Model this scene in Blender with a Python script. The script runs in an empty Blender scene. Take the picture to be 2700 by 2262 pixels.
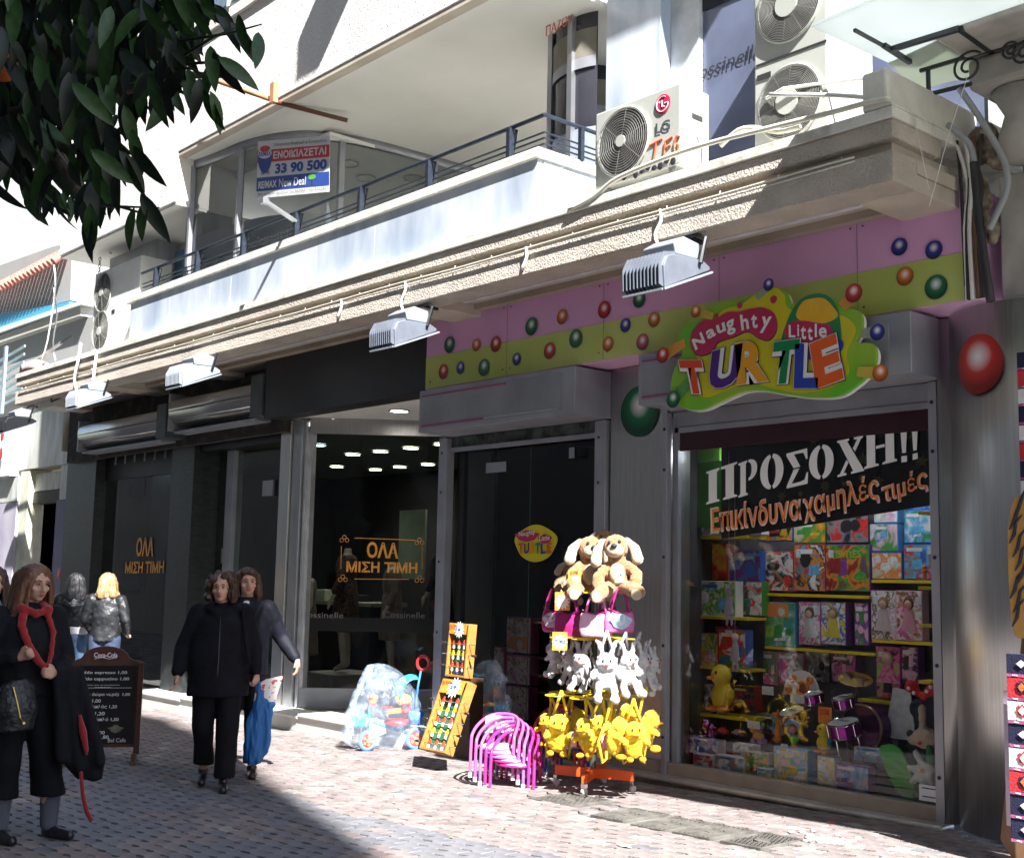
import bpy, math, random
from mathutils import Vector, Matrix, noise
random.seed(7)
R=math.radians
S=bpy.context.scene
COL=S.collection
# ---------------------------------------------------------------- camera, sky, sun, exposure
FOC=3228.9; PITCH,YAW,ROLL=R(6.944),R(-48.747),R(1.208); EYE=Vector((0,0,1.6))
_f=Vector((math.sin(YAW)*math.cos(PITCH),math.cos(YAW)*math.cos(PITCH),math.sin(PITCH)))
_r=Vector((math.cos(YAW),-math.sin(YAW),0)); _u=_r.cross(_f)
RT=_r*math.cos(ROLL)+_u*math.sin(ROLL); UP=-_r*math.sin(ROLL)+_u*math.cos(ROLL)
cd=bpy.data.cameras.new('camera'); cam=bpy.data.objects.new('camera',cd); COL.objects.link(cam)
cd.sensor_width=36; cd.lens=36*FOC/2700; cd.clip_start=.05; cd.clip_end=400
m=Matrix((RT,UP,-_f)).transposed().to_4x4(); m.translation=EYE; cam.matrix_world=m
S.camera=cam
SUN=Vector((.92,-.31,1)).normalized()
w=bpy.data.worlds.new('World'); S.world=w; w.use_nodes=True; nt=w.node_tree
sky=nt.nodes.new('ShaderNodeTexSky'); sky.sky_type='NISHITA'; sky.sun_disc=False
sky.sun_elevation=math.asin(SUN.z); sky.sun_rotation=math.atan2(SUN.x,SUN.y)
bg=nt.nodes['Background']; bg.inputs[1].default_value=.078; nt.links.new(sky.outputs[0],bg.inputs[0])
sd=bpy.data.lights.new('sun','SUN'); sd.energy=5.0; sd.angle=R(.5); sd.color=(1,.98,.95)
so=bpy.data.objects.new('sun',sd); COL.objects.link(so); so.rotation_euler=SUN.to_track_quat('Z','Y').to_euler(); so.location=(10,-5,30)
S.view_settings.view_transform='Standard'; S.view_settings.look='None'; S.view_settings.gamma=1; S.view_settings.use_curve_mapping=False
S.view_settings.exposure=2.0
S.render.engine='CYCLES'
try:
    S.cycles.use_denoising=True; S.cycles.max_bounces=10; S.cycles.transparent_max_bounces=24; S.cycles.sample_clamp_indirect=6
except Exception: pass
# a surveyor's sight line from the photographer's standpoint to a wall, floor or depth
def sight(x,y): return RT*((x-1350)/FOC)+UP*((1131-y)/FOC)+_f
def at(x,y,Y=None,Z=None,X=None,D=None):
    d=sight(x,y)
    t=D if D else (Y/d.y if Y is not None else ((Z-1.6)/d.z if Z is not None else X/d.x))
    return EYE+d*t
def zg(x): return .02*(max(-24,x)+6)
def gnd(x,y):
    z=0
    for _ in range(6): p=at(x,y,Z=z); z=zg(p.x)
    return p
def ppm(p): return FOC/((Vector(p)-EYE).dot(_f))
# ---------------------------------------------------------------- materials
MC={}
def N(t,k): return t.nodes.new('ShaderNode'+k)
def mat(name,col,rough=.6,metal=0,var=.12,vs=6,bump=0,bs=40,col2=None,spec=.5,emit=0,stretch=None,coat=0,sheen=0,fac=(.35,.65),bd=.01,det=3,trans=0,sub=0):
    if name in MC: return MC[name]
    mt=bpy.data.materials.new(name); mt.use_nodes=True; t=mt.node_tree; b=t.nodes['Principled BSDF']; L=t.links
    c=tuple(col)+(1,)
    b.inputs['Roughness'].default_value=rough; b.inputs['Metallic'].default_value=metal
    b.inputs['Specular IOR Level'].default_value=spec
    b.inputs['Coat Weight'].default_value=coat; b.inputs['Sheen Weight'].default_value=sheen
    b.inputs['Transmission Weight'].default_value=trans
    tc=N(t,'TexCoord'); mp=N(t,'Mapping'); L.new(tc.outputs['Object'],mp.inputs[0])
    if stretch: mp.inputs['Scale'].default_value=stretch
    if var or col2:
        n=N(t,'TexNoise'); n.inputs['Scale'].default_value=vs; n.inputs['Detail'].default_value=det; L.new(mp.outputs[0],n.inputs[0])
        r=N(t,'ValToRGB'); L.new(n.outputs[0],r.inputs[0])
        r.color_ramp.elements[0].position=fac[0]; r.color_ramp.elements[1].position=fac[1]
        if col2: r.color_ramp.elements[0].color=c; r.color_ramp.elements[1].color=tuple(col2)+(1,)
        else:
            r.color_ramp.elements[0].color=tuple(max(0,v*(1-var)) for v in col)+(1,)
            r.color_ramp.elements[1].color=tuple(min(1,v*(1+var)) for v in col)+(1,)
        L.new(r.outputs[0],b.inputs['Base Color'])
    else: b.inputs['Base Color'].default_value=c
    if bump:
        n2=N(t,'TexNoise'); n2.inputs['Scale'].default_value=bs; n2.inputs['Detail'].default_value=4; L.new(mp.outputs[0],n2.inputs[0])
        bp=N(t,'Bump'); bp.inputs['Strength'].default_value=bump; bp.inputs['Distance'].default_value=bd
        L.new(n2.outputs[0],bp.inputs['Height']); L.new(bp.outputs[0],b.inputs['Normal'])
    if emit: b.inputs['Emission Color'].default_value=c; b.inputs['Emission Strength'].default_value=emit
    MC[name]=mt; return mt
def glass(name,tint=(.9,.95,.95),refl=1.0,rough=.01,min_=.04):
    if name in MC: return MC[name]
    mt=bpy.data.materials.new(name); mt.use_nodes=True; t=mt.node_tree; L=t.links
    t.nodes.remove(t.nodes['Principled BSDF']); o=t.nodes['Material Output']
    tr=N(t,'BsdfTransparent'); tr.inputs[0].default_value=tuple(tint)+(1,)
    gl=N(t,'BsdfGlossy'); gl.inputs['Roughness'].default_value=rough; gl.inputs[0].default_value=(refl,refl,refl,1)
    fr=N(t,'Fresnel'); fr.inputs[0].default_value=1.5
    mx=N(t,'MixShader'); ad=N(t,'Math'); ad.operation='ADD'; ad.inputs[1].default_value=min_-.04; ad.use_clamp=True
    L.new(fr.outputs[0],ad.inputs[0]); L.new(ad.outputs[0],mx.inputs[0]); L.new(tr.outputs[0],mx.inputs[1]); L.new(gl.outputs[0],mx.inputs[2]); L.new(mx.outputs[0],o.inputs[0])
    MC[name]=mt; return mt
def film(name,col,alpha,rough=.15,wr=14,bd=.02):   # thin plastic film, mostly see-through, crinkled
    if name in MC: return MC[name]
    mt=bpy.data.materials.new(name); mt.use_nodes=True; t=mt.node_tree; L=t.links; b=t.nodes['Principled BSDF']
    b.inputs['Base Color'].default_value=tuple(col)+(1,); b.inputs['Roughness'].default_value=rough
    b.inputs['Specular IOR Level'].default_value=.8
    n=N(t,'TexNoise'); n.inputs['Scale'].default_value=wr; n.inputs['Detail'].default_value=4; n.inputs['Distortion'].default_value=1.2
    r=N(t,'ValToRGB'); r.color_ramp.elements[0].position=.42; r.color_ramp.elements[1].position=.62
    r.color_ramp.elements[0].color=(alpha,)*3+(1,); r.color_ramp.elements[1].color=(min(1,alpha*2.2),)*3+(1,)
    tc=N(t,'TexCoord'); L.new(tc.outputs['Object'],n.inputs[0]); L.new(n.outputs[0],r.inputs[0]); L.new(r.outputs[0],b.inputs['Alpha'])
    bp=N(t,'Bump'); bp.inputs['Distance'].default_value=bd; bp.inputs['Strength'].default_value=.9; L.new(n.outputs[0],bp.inputs['Height']); L.new(bp.outputs[0],b.inputs['Normal'])
    MC[name]=mt; return mt
def ballmat(name,col,hi=(.85,.85,.85)):   # flat print of a shaded ball: radial two-tone print
    if name in MC: return MC[name]
    mt=bpy.data.materials.new(name); mt.use_nodes=True; t=mt.node_tree; L=t.links; b=t.nodes['Principled BSDF']; b.inputs['Roughness'].default_value=.35
    tc=N(t,'TexCoord'); mp=N(t,'Mapping'); mp.inputs['Location'].default_value=(.0,0,-.25); L.new(tc.outputs['Object'],mp.inputs[0])
    g=N(t,'TexGradient'); g.gradient_type='SPHERICAL'; L.new(mp.outputs[0],g.inputs[0])
    r=N(t,'ValToRGB'); e=r.color_ramp.elements; e[0].position=0; e[0].color=tuple(v*.35 for v in col)+(1,); e[1].position=.92; e[1].color=hi+(1,)
    k=e.new(.45); k.color=tuple(col)+(1,)
    L.new(g.outputs[0],r.inputs[0]); L.new(r.outputs[0],b.inputs['Base Color'])
    MC[name]=mt; return mt
def art(name,cols,scale=9,rough=.3,seed=0):   # printed packaging picture: patches of colour
    if name in MC: return MC[name]
    mt=bpy.data.materials.new(name); mt.use_nodes=True; t=mt.node_tree; L=t.links; b=t.nodes['Principled BSDF']; b.inputs['Roughness'].default_value=rough
    tc=N(t,'TexCoord'); mp=N(t,'Mapping'); mp.inputs['Location'].default_value=(seed*1.7,seed*.9,seed*2.3); L.new(tc.outputs['Object'],mp.inputs[0])
    n=N(t,'TexNoise'); n.inputs['Scale'].default_value=scale; n.inputs['Detail'].default_value=2.5; n.inputs['Distortion'].default_value=1.5; L.new(mp.outputs[0],n.inputs[0])
    v=N(t,'TexVoronoi'); v.inputs['Scale'].default_value=scale*2.2; L.new(mp.outputs[0],v.inputs[0])
    ad=N(t,'Math'); ad.operation='MULTIPLY_ADD'; ad.inputs[1].default_value=.28; L.new(v.outputs['Distance'],ad.inputs[0]); L.new(n.outputs[0],ad.inputs[2])
    r=N(t,'ValToRGB'); r.color_ramp.interpolation='EASE'; k=len(cols)
    for i,c in enumerate(cols):
        p=.38+.42*i/max(1,k-1)
        e=r.color_ramp.elements[i] if i<2 else r.color_ramp.elements.new(p)
        e.position=p; e.color=tuple(c)+(1,)
    L.new(ad.outputs[0],r.inputs[0]); L.new(r.outputs[0],b.inputs['Base Color'])
    MC[name]=mt; return mt
# ---------------------------------------------------------------- mesh builder
class B:
    def __init__(s): s.v=[]; s.f=[]; s.m=[]; s.M=None
    def add(s,vs,fs,mi=0):
        o=len(s.v)
        s.v+= [tuple(s.M@Vector(p)) for p in vs] if s.M else [tuple(p) for p in vs]
        s.f+= [tuple(i+o for i in f) for f in fs]; s.m+=[mi]*len(fs); return s
    def box(s,x0,x1,y0,y1,z0,z1,mi=0):
        return s.add([(x0,y0,z0),(x1,y0,z0),(x1,y1,z0),(x0,y1,z0),(x0,y0,z1),(x1,y0,z1),(x1,y1,z1),(x0,y1,z1)],
            [(0,3,2,1),(4,5,6,7),(0,1,5,4),(1,2,6,5),(2,3,7,6),(3,0,4,7)],mi)
    def bar(s,a,b,wd,th,up=(0,0,1),mi=0):   # rectangular bar from a to b
        a=Vector(a);b=Vector(b);d=(b-a).normalized();u=Vector(up)
        if abs(d.dot(u))>.99:u=Vector((0,1,0))
        sx=d.cross(u).normalized()*wd/2;u=sx.cross(d).normalized()*th/2
        return s.add([a-sx-u,a+sx-u,a+sx+u,a-sx+u,b-sx-u,b+sx-u,b+sx+u,b-sx+u],[(0,3,2,1),(4,5,6,7),(0,1,5,4),(1,2,6,5),(2,3,7,6),(3,0,4,7)],mi)
    def tube(s,pts,r,n=8,mi=0,closed=False):
        P=[Vector(p) for p in pts]; k=len(P); rr=r if isinstance(r,(list,tuple)) else [r]*k; vs=[];fs=[]
        u=None
        for i,p in enumerate(P):
            if closed: d=(P[(i+1)%k]-P[i-1])
            else: d=(P[min(i+1,k-1)]-P[max(i-1,0)])
            d=d.normalized() if d.length>1e-9 else Vector((0,0,1))
            if u is None:
                u=d.orthogonal().normalized()
            else:
                u=(u-d*u.dot(d)); u=u.normalized() if u.length>1e-6 else d.orthogonal().normalized()
            w_=d.cross(u)
            for j in range(n):
                a=2*math.pi*j/n; vs.append(p+(u*math.cos(a)+w_*math.sin(a))*rr[i])
        for i in range(k if closed else k-1):
            q=(i+1)%k
            for j in range(n): fs.append((i*n+j,i*n+(j+1)%n,q*n+(j+1)%n,q*n+j))
        if not closed: fs+= [tuple(range(n-1,-1,-1)),tuple((k-1)*n+j for j in range(n))]
        return s.add(vs,fs,mi)
    def cyl(s,c,r,h,ax='z',n=24,r2=None,mi=0):
        c=Vector(c);d={'x':Vector((1,0,0)),'y':Vector((0,1,0)),'z':Vector((0,0,1))}[ax] if isinstance(ax,str) else Vector(ax).normalized()
        return s.tube([c,c+d*h],[r,r if r2 is None else r2],n,mi)
    def ring(s,c,r,t,ax=(0,0,1),n=28,k=6,mi=0):
        c=Vector(c);d=Vector(ax).normalized();u=d.orthogonal().normalized();w_=d.cross(u)
        return s.tube([c+(u*math.cos(2*math.pi*i/n)+w_*math.sin(2*math.pi*i/n))*r for i in range(n)],t,k,mi,closed=True)
    def ell(s,c,r,n=14,k=9,rot=None,mi=0):
        c=Vector(c); r=(r,r,r) if isinstance(r,(int,float)) else r; vs=[];fs=[]
        for i in range(1,k):
            a=math.pi*i/k
            for j in range(n):
                b=2*math.pi*j/n; p=Vector((r[0]*math.sin(a)*math.cos(b),r[1]*math.sin(a)*math.sin(b),r[2]*math.cos(a)))
                vs.append(c+(rot@p if rot else p))
        t=Vector((0,0,r[2])); vs+=[c+(rot@t if rot else t),c-(rot@t if rot else t)]; T=len(vs)-2
        for i in range(k-2):
            for j in range(n): fs.append((i*n+j,(i+1)*n+j,(i+1)*n+(j+1)%n,i*n+(j+1)%n))
        for j in range(n): fs.append((T,j,(j+1)%n)); fs.append((T+1,(k-2)*n+(j+1)%n,(k-2)*n+j))
        return s.add(vs,fs,mi)
    def cap(s,a,b,ra,rb,n=12,mi=0):   # tapered limb with round ends
        a=Vector(a);b=Vector(b);d=(b-a); L_=d.length; d=d.normalized() if L_>1e-6 else Vector((0,0,1))
        P=[];rr=[]
        for i in range(4): t=math.pi/2*i/4; P.append(a-d*ra*math.cos(t)); rr.append(max(1e-4,ra*math.sin(t)))
        P+=[a,b]; rr+=[ra,rb]
        for i in range(1,5): t=math.pi/2*i/4; P.append(b+d*rb*math.sin(t)); rr.append(max(1e-4,rb*math.cos(t)))
        return s.tube(P,rr,n,mi)
    def chain(s,pts,rs,n=12,mi=0):
        for i in range(len(pts)-1): s.cap(pts[i],pts[i+1],rs[i],rs[i+1],n,mi)
        return s
    def loft(s,rings,n=20,mi=0):   # rings: (x,y,z,rx,ry)
        vs=[];fs=[];k=len(rings)
        for (x,y,z,rx,ry) in rings:
            for j in range(n): a=2*math.pi*j/n; vs.append((x+rx*math.cos(a),y+ry*math.sin(a),z))
        for i in range(k-1):
            for j in range(n): fs.append((i*n+j,i*n+(j+1)%n,(i+1)*n+(j+1)%n,(i+1)*n+j))
        fs+= [tuple(range(n-1,-1,-1)),tuple((k-1)*n+j for j in range(n))]
        return s.add(vs,fs,mi)
    def prism(s,poly,d,fr=None,mi=0,side=None):   # poly in (u,v) -> origin+u*U+v*V, thickness d against the normal
        O,U,V=fr if fr else (Vector((0,0,0)),Vector((1,0,0)),Vector((0,0,1)))
        Nn=U.cross(V).normalized()
        k=len(poly); a=[O+U*p[0]+V*p[1] for p in poly]; b=[p-Nn*d for p in a]
        ar=sum(poly[i][0]*poly[(i+1)%k][1]-poly[(i+1)%k][0]*poly[i][1] for i in range(k))
        if ar<0: a.reverse(); b.reverse()
        s.add(a+b,[tuple(range(k))],mi); o=len(s.v)-2*k; sm=mi if side is None else side
        for i in range(k): j=(i+1)%k; s.f.append((o+i,o+k+i,o+k+j,o+j)); s.m.append(sm)
        s.f.append(tuple(o+k+i for i in range(k-1,-1,-1))); s.m.append(sm)
        return s
    def mesh(s,name,mats,smooth=False):
        me=bpy.data.meshes.new(name); me.from_pydata(s.v,[],s.f)
        for m_ in (mats if isinstance(mats,(list,tuple)) else [mats]): me.materials.append(m_)
        me.polygons.foreach_set('material_index',s.m)
        if smooth: me.polygons.foreach_set('use_smooth',[True]*len(s.f))
        me.update(); return me
    def obj(s,name,mats,parent=None,smooth=False,bevel=0,at_=None):
        o=bpy.data.objects.new(name,s.mesh(name,mats,smooth)); COL.objects.link(o)
        if parent: o.parent=parent
        if at_ is not None: o.location=at_
        if smooth=='auto' or bevel:
            pass
        if bevel:
            b=o.modifiers.new('bevel','BEVEL'); b.width=bevel; b.segments=2; b.limit_method='ANGLE'; b.angle_limit=R(40)
        return o
def remeshed(bb,voxel,mats,name,smooth=4,dis=0,ds=8,parent=None,at_=None,dz=1,seed=0):
    me=bb.mesh(name,mats); o=bpy.data.objects.new(name,me); COL.objects.link(o)
    r=o.modifiers.new('r','REMESH'); r.mode='VOXEL'; r.voxel_size=voxel
    if smooth: sm=o.modifiers.new('s','SMOOTH'); sm.factor=.5; sm.iterations=smooth
    dg=bpy.context.evaluated_depsgraph_get(); me2=bpy.data.meshes.new_from_object(o.evaluated_get(dg)); o.modifiers.clear(); o.data=me2; bpy.data.meshes.remove(me)
    me2.name=name
    if dis:
        nn=[v.normal.copy() for v in me2.vertices]
        for v,n_ in zip(me2.vertices,nn):
            q=Vector((v.co.x*ds,v.co.y*ds,v.co.z*ds*dz))+Vector((seed,seed,0)); v.co+=n_*(noise.noise(q)*dis+noise.noise(q*2.3)*dis*.5)
    me2.polygons.foreach_set('use_smooth',[True]*len(me2.polygons)); me2.update()
    if not me2.materials:
        for m_ in (mats if isinstance(mats,(list,tuple)) else [mats]): me2.materials.append(m_)
    if parent: o.parent=parent
    if at_ is not None: o.location=at_
    return o
def setp(o,label=None,cat=None,group=None,kind=None):
    if label: o['label']=label
    if cat: o['category']=cat
    if group: o['group']=group
    if kind: o['kind']=kind
    return o
def thing(name,label,cat,loc=(0,0,0),rz=0,group=None):
    o=bpy.data.objects.new(name,None); COL.objects.link(o); o.location=loc; o.rotation_euler=(0,0,rz); o.empty_display_size=.1
    return setp(o,label,cat,group)
def struct(o): return setp(o,kind='structure')
def copy_tree(o,parent=None):
    c=o.copy(); COL.objects.link(c)
    if parent: c.parent=parent
    for ch in [x for x in o.children]: copy_tree(ch,c)
    return c
_bk={}
def text(name,s,P0,P1,h,mt,parent,bold=0,up=(0,0,1),ext=.001,lift=.003,res=3,anchor='box'):
    """lettering laid on a surface: left-bottom P0, right-bottom P1, cap height h"""
    key=(s,bold,res)
    if key not in _bk:
        c=bpy.data.curves.new('t','FONT'); c.body=s; c.size=1; c.offset=bold; c.resolution_u=res; c.fill_mode='FRONT'
        o=bpy.data.objects.new('t',c); COL.objects.link(o); dg=bpy.context.evaluated_depsgraph_get()
        me=bpy.data.meshes.new_from_object(o.evaluated_get(dg)); bpy.data.objects.remove(o); _bk[key]=me
    me=_bk[key]; xs=[v.co.x for v in me.vertices]; ys=[v.co.y for v in me.vertices]
    if not xs: return None
    x0,x1,y0,y1=min(xs),max(xs),min(ys),max(ys)
    P0=Vector(P0);P1=Vector(P1);U=P1-P0;V=Vector(up).normalized()*h;Nn=U.cross(V).normalized()
    me2=me.copy()
    for v in me2.vertices:
        a=(v.co.x-x0)/(x1-x0); b=(v.co.y-y0)/(y1-y0); v.co=U*a+V*b+Nn*lift
    me2.materials.clear(); me2.materials.append(mt); me2.update()
    o=bpy.data.objects.new(name,me2); COL.objects.link(o); o.location=P0
    if parent: o.parent=parent
    return o
def facing(Y): return (Vector((0,Y,0)),Vector((1,0,0)),Vector((0,0,1)))

def translucent(name,col,amt=.6):
    if name in MC: return MC[name]
    mt=bpy.data.materials.new(name); mt.use_nodes=True; t=mt.node_tree; Ls=t.links; b=t.nodes['Principled BSDF']; b.inputs['Base Color'].default_value=tuple(col)+(1,); b.inputs['Roughness'].default_value=.5
    tr=N(t,'BsdfTranslucent'); n=N(t,'TexNoise'); n.inputs['Scale'].default_value=2; r=N(t,'ValToRGB'); r.color_ramp.elements[0].color=tuple(v*.85 for v in col)+(1,); r.color_ramp.elements[1].color=tuple(min(1,v*1.1) for v in col)+(1,)
    tc=N(t,'TexCoord'); Ls.new(tc.outputs['Object'],n.inputs[0]); Ls.new(n.outputs[0],r.inputs[0]); Ls.new(r.outputs[0],tr.inputs[0]); Ls.new(r.outputs[0],b.inputs['Base Color'])
    mx=N(t,'MixShader'); mx.inputs[0].default_value=amt; Ls.new(b.outputs[0],mx.inputs[1]); Ls.new(tr.outputs[0],mx.inputs[2]); Ls.new(mx.outputs[0],t.nodes['Material Output'].inputs[0])
    MC[name]=mt; return mt
def base(root,loc):   # move a thing's origin to its base, parts stay where they are
    loc=Vector(loc); d=root.location-loc; root.location=loc
    for c in root.children: c.location=c.location+d
    return root
# ---------------------------------------------------------------- colours
stucco=mat('stucco_white',(.84,.82,.78),.9,bump=1,bs=55,bd=.02,vs=.7,stretch=(1.6,1,.5),det=8,col2=(.68,.65,.59),fac=(.48,.78))
stuccob=mat('stucco_tan',(.62,.55,.47),.9,bump=1,bs=70,bd=.03,var=.1,vs=3)
tan=mat('painted_tan',(.56,.50,.42),.8,vs=1.6,col2=(.42,.35,.28),bump=.25,bs=30,det=7,fac=(.42,.78))
tan2=mat('painted_tan_deep',(.44,.37,.30),.8,vs=1.8,col2=(.30,.24,.19),bump=.2,det=7,fac=(.42,.78))
cream=mat('cream_ceiling',(.84,.82,.78),.8,vs=.8,col2=(.72,.70,.65),det=8,fac=(.45,.8),bump=.05)
marble=mat('grey_marble',(.34,.41,.52),.3,vs=2.2,col2=(.62,.66,.72),stretch=(1,1,.35),fac=(.36,.6),det=8)
capst=mat('cap_stone',(.74,.73,.66),.7,vs=7,col2=(.50,.47,.40),det=8,fac=(.5,.72),bump=.3)
white=mat('white_paint',(.78,.78,.75),.5,var=.03)
plaster=mat('old_white_plaster',(.66,.64,.58),.85,var=.14,vs=4,bump=.5,bs=14)
steel=mat('brushed_steel',(.50,.49,.48),.34,1,var=.1,vs=3,stretch=(30,30,.6),bump=.08,bs=30)
alu=mat('aluminium',(.42,.43,.45),.38,.85,var=.06,vs=5,bump=.05)
alud=mat('grey_painted_metal',(.34,.35,.39),.45,.4,var=.1,vs=3)
dark=mat('black_panel',(.006,.006,.008),.45,var=.3)
darkst=mat('dark_slate',(.012,.014,.015),.4,vs=9,col2=(.026,.029,.031),stretch=(1,1,3),det=8)
black=mat('black_metal',(.015,.016,.02),.4,.3,var=.1)
railm=mat('rail_paint',(.03,.04,.06),.45,.5,var=.25,vs=20)
pink=mat('pink_print',(.78,.42,.70),.5,var=.05,vs=1.2)
green=mat('green_print',(.47,.56,.12),.5,vs=1.3,det=7,col2=(.57,.66,.20))
pinkl=mat('pink_print_return',(.84,.50,.74),.5,var=.03)
wglass=glass('window_glass',(.90,.93,.92))
dglass=glass('tinted_glass',(.55,.6,.62),min_=.07)
frost=mat('frosted_film',(.30,.33,.42),.35,var=.06,vs=2)
letter=mat('white_vinyl',(.90,.90,.90),.5,var=0)
orange=mat('orange_vinyl',(.80,.24,.05),.5,var=.05)
gold=mat('amber_vinyl',(.75,.33,.05),.5,var=.08)
redp=mat('red_plastic',(.62,.03,.03),.35,var=.05)
bluep=mat('blue_plastic',(.05,.20,.62),.3,var=.05)
lblue=mat('light_blue_plastic',(.04,.42,.72),.3,var=.05)
yel=mat('yellow_plastic',(.80,.55,.02),.35,var=.05)
rubber=mat('black_rubber',(.02,.02,.02),.7,var=.1)
chrome=mat('chrome',(.75,.75,.75),.12,1,var=0)
ink=mat('black_ink',(.02,.02,.03),.6,var=0)
skin=mat('skin',(.48,.27,.19),.5,var=.06,vs=14,sub=.1)
sign_w=mat('sign_white',(.8,.8,.8),.45,var=0)
orangesale=mat('orange_card',(.85,.27,.03),.6,var=.04)
# ---------------------------------------------------------------- ground: bed, then every paver a stone of its own
SL=.02
def tilt(bb):   # drape onto the gently falling street
    bb.v=[(x,y,z+zg(x)) for x,y,z in bb.v]; return bb
g=B(); nx=20
for i in range(nx):
    xa=-60+i*5
    g.add([(xa,-3,-.012+zg(xa)),(xa+5,-3,-.012+zg(xa+5)),(xa+5,60,-.012+zg(xa+5)),(xa,60,-.012+zg(xa))],[(0,1,2,3)])
bed=mat('joint_sand',(.24,.225,.21),.95,vs=3,col2=(.07,.07,.07),bump=.6,bs=90,fac=(.4,.6))
pavement=struct(g.obj('pavement',bed))
greys=[mat('paver_grey_a',(.150,.150,.165),.75,var=.15,vs=7,bump=.6,bs=120),mat('paver_grey_b',(.160,.160,.172),.75,var=.15,vs=7,bump=.6,bs=120),mat('paver_grey_c',(.139,.140,.156),.75,var=.28,vs=6,bump=.6,bs=120)]
pinks=[mat('paver_rose_a',(.205,.172,.166),.8,var=.2,vs=8,bump=.6,bs=120),mat('paver_rose_b',(.220,.184,.176),.8,var=.22,vs=7,bump=.6,bs=120),mat('paver_rose_c',(.192,.158,.153),.8,var=.22,vs=7,bump=.6,bs=120),mat('paver_pale',(.30,.275,.25),.85,var=.2,vs=9,bump=.6,bs=120)]
PL,PW=.19,.103
def paver_mesh(bb,cx,cy,rz=0,mi=0,lift=0):
    a=.010; L=PL/2-.0035; W=PW/2-.0035; P=[]
    xs=[-L,-L*.6,-L*.2,L*.2,L*.6,L]; wv=[0,a,a,-a,-a,0]
    top=[(x,-W+w_) for x,w_ in zip(xs,wv)]+[(x,W+w_) for x,w_ in reversed(list(zip(xs,wv)))]
    k=len(top); vs=[];c,s_=math.cos(rz),math.sin(rz)
    for (x,y) in top:
        q=.93; vs.append((cx+(x*.965)*c-(y*q)*s_,cy+(x*.965)*s_+(y*q)*c,lift))
    for (x,y) in top: vs.append((cx+x*c-y*s_,cy+x*s_+y*c,lift-.0045))
    for (x,y) in top: vs.append((cx+x*c-y*s_,cy+x*s_+y*c,lift-.03))
    fs=[tuple(range(k))]+[(i+k,(i+1)%k+k,(i+1)%k,i) for i in range(k)]+[(i+2*k,(i+1)%k+2*k,(i+1)%k+k,i+k) for i in range(k)]
    bb.add(vs,fs,mi)
covers=[gnd(1610,2113),gnd(1655,2145),gnd(1770,2172),gnd(1884,2192),gnd(2026,2215)]
COV=[]
for i,(px,py) in enumerate([(1503,2108),(1658,2148),(1767,2173),(1880,2192),(2010,2216)]):
    p=gnd(px,py); COV.append((p.x,p.y,.31,.44) if i else (p.x,p.y,.46,.42))
stones=[]
r0=0; y=1.2
while y<7.6:
    x=-21+(PL/2 if r0%2 else 0)
    while x<-2.0:
        q=Vector((x,y,zg(x)))-EYE; dz=q.dot(_f)
        if dz>1.5:
            u=1350+FOC*q.dot(RT)/dz; v_=1131-FOC*q.dot(UP)/dz
            if -250<u<2950 and v_<2420 and not any(abs(x-c[0])<c[2]/2+.09 and abs(y-c[1])<c[3]/2+.04 for c in COV):
                stones.append((dz,x,y,r0))
        x+=PL
    y+=PW; r0+=1
stones.sort()
random.seed(3)
def stone_kind(x,y):
    n_=noise.noise(Vector((x*.9,y*1.1,3)))
    if y>4.95+.35*n_: 
        return 'p' if random.random()<.975 else 'g'
    if y>4.75: return 'g'
    if n_>.15: return 'p' if random.random()<.85 else 'g'
    return 'g' if random.random()<.98 else 'p'
protos={}
for i,mm in enumerate(greys+pinks):
    bb=B(); paver_mesh(bb,0,0); protos[i]=bb.mesh('paver',mm)
rest=B(); rm=greys+pinks; cnt=0
for (dz,x,y,r_) in stones:
    k=stone_kind(x,y); mi=random.choice([0,0,1,2]) if k=='g' else (6 if k=='l' else random.choice([3,3,4,5,4]))
    if random.random()<.05 and k=='p': mi=6
    li=.004+random.uniform(-.0025,.003)
    vis=(1350+FOC*(Vector((x,y,zg(x)))-EYE).dot(RT)/dz)
    inside=-40<vis<2740 and (1131-FOC*(Vector((x,y,zg(x)))-EYE).dot(UP)/dz)<2290
    if cnt<300 and inside:
        o=bpy.data.objects.new('paver',protos[mi]); COL.objects.link(o); o.parent=pavement
        o.location=(x,y,li+zg(x)); o.rotation_euler=(random.gauss(0,.006),-SL+random.gauss(0,.006),random.gauss(0,.012)); cnt+=1
    else:
        n0=len(rest.v); paver_mesh(rest,x,y,random.gauss(0,.012),mi,li)
        for q in range(n0,len(rest.v)): a=rest.v[q]; rest.v[q]=(a[0],a[1],a[2]+zg(x)+SL*(a[0]-x))
setp(rest.obj('paver_field',rm,pavement),kind='stuff')
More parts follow.
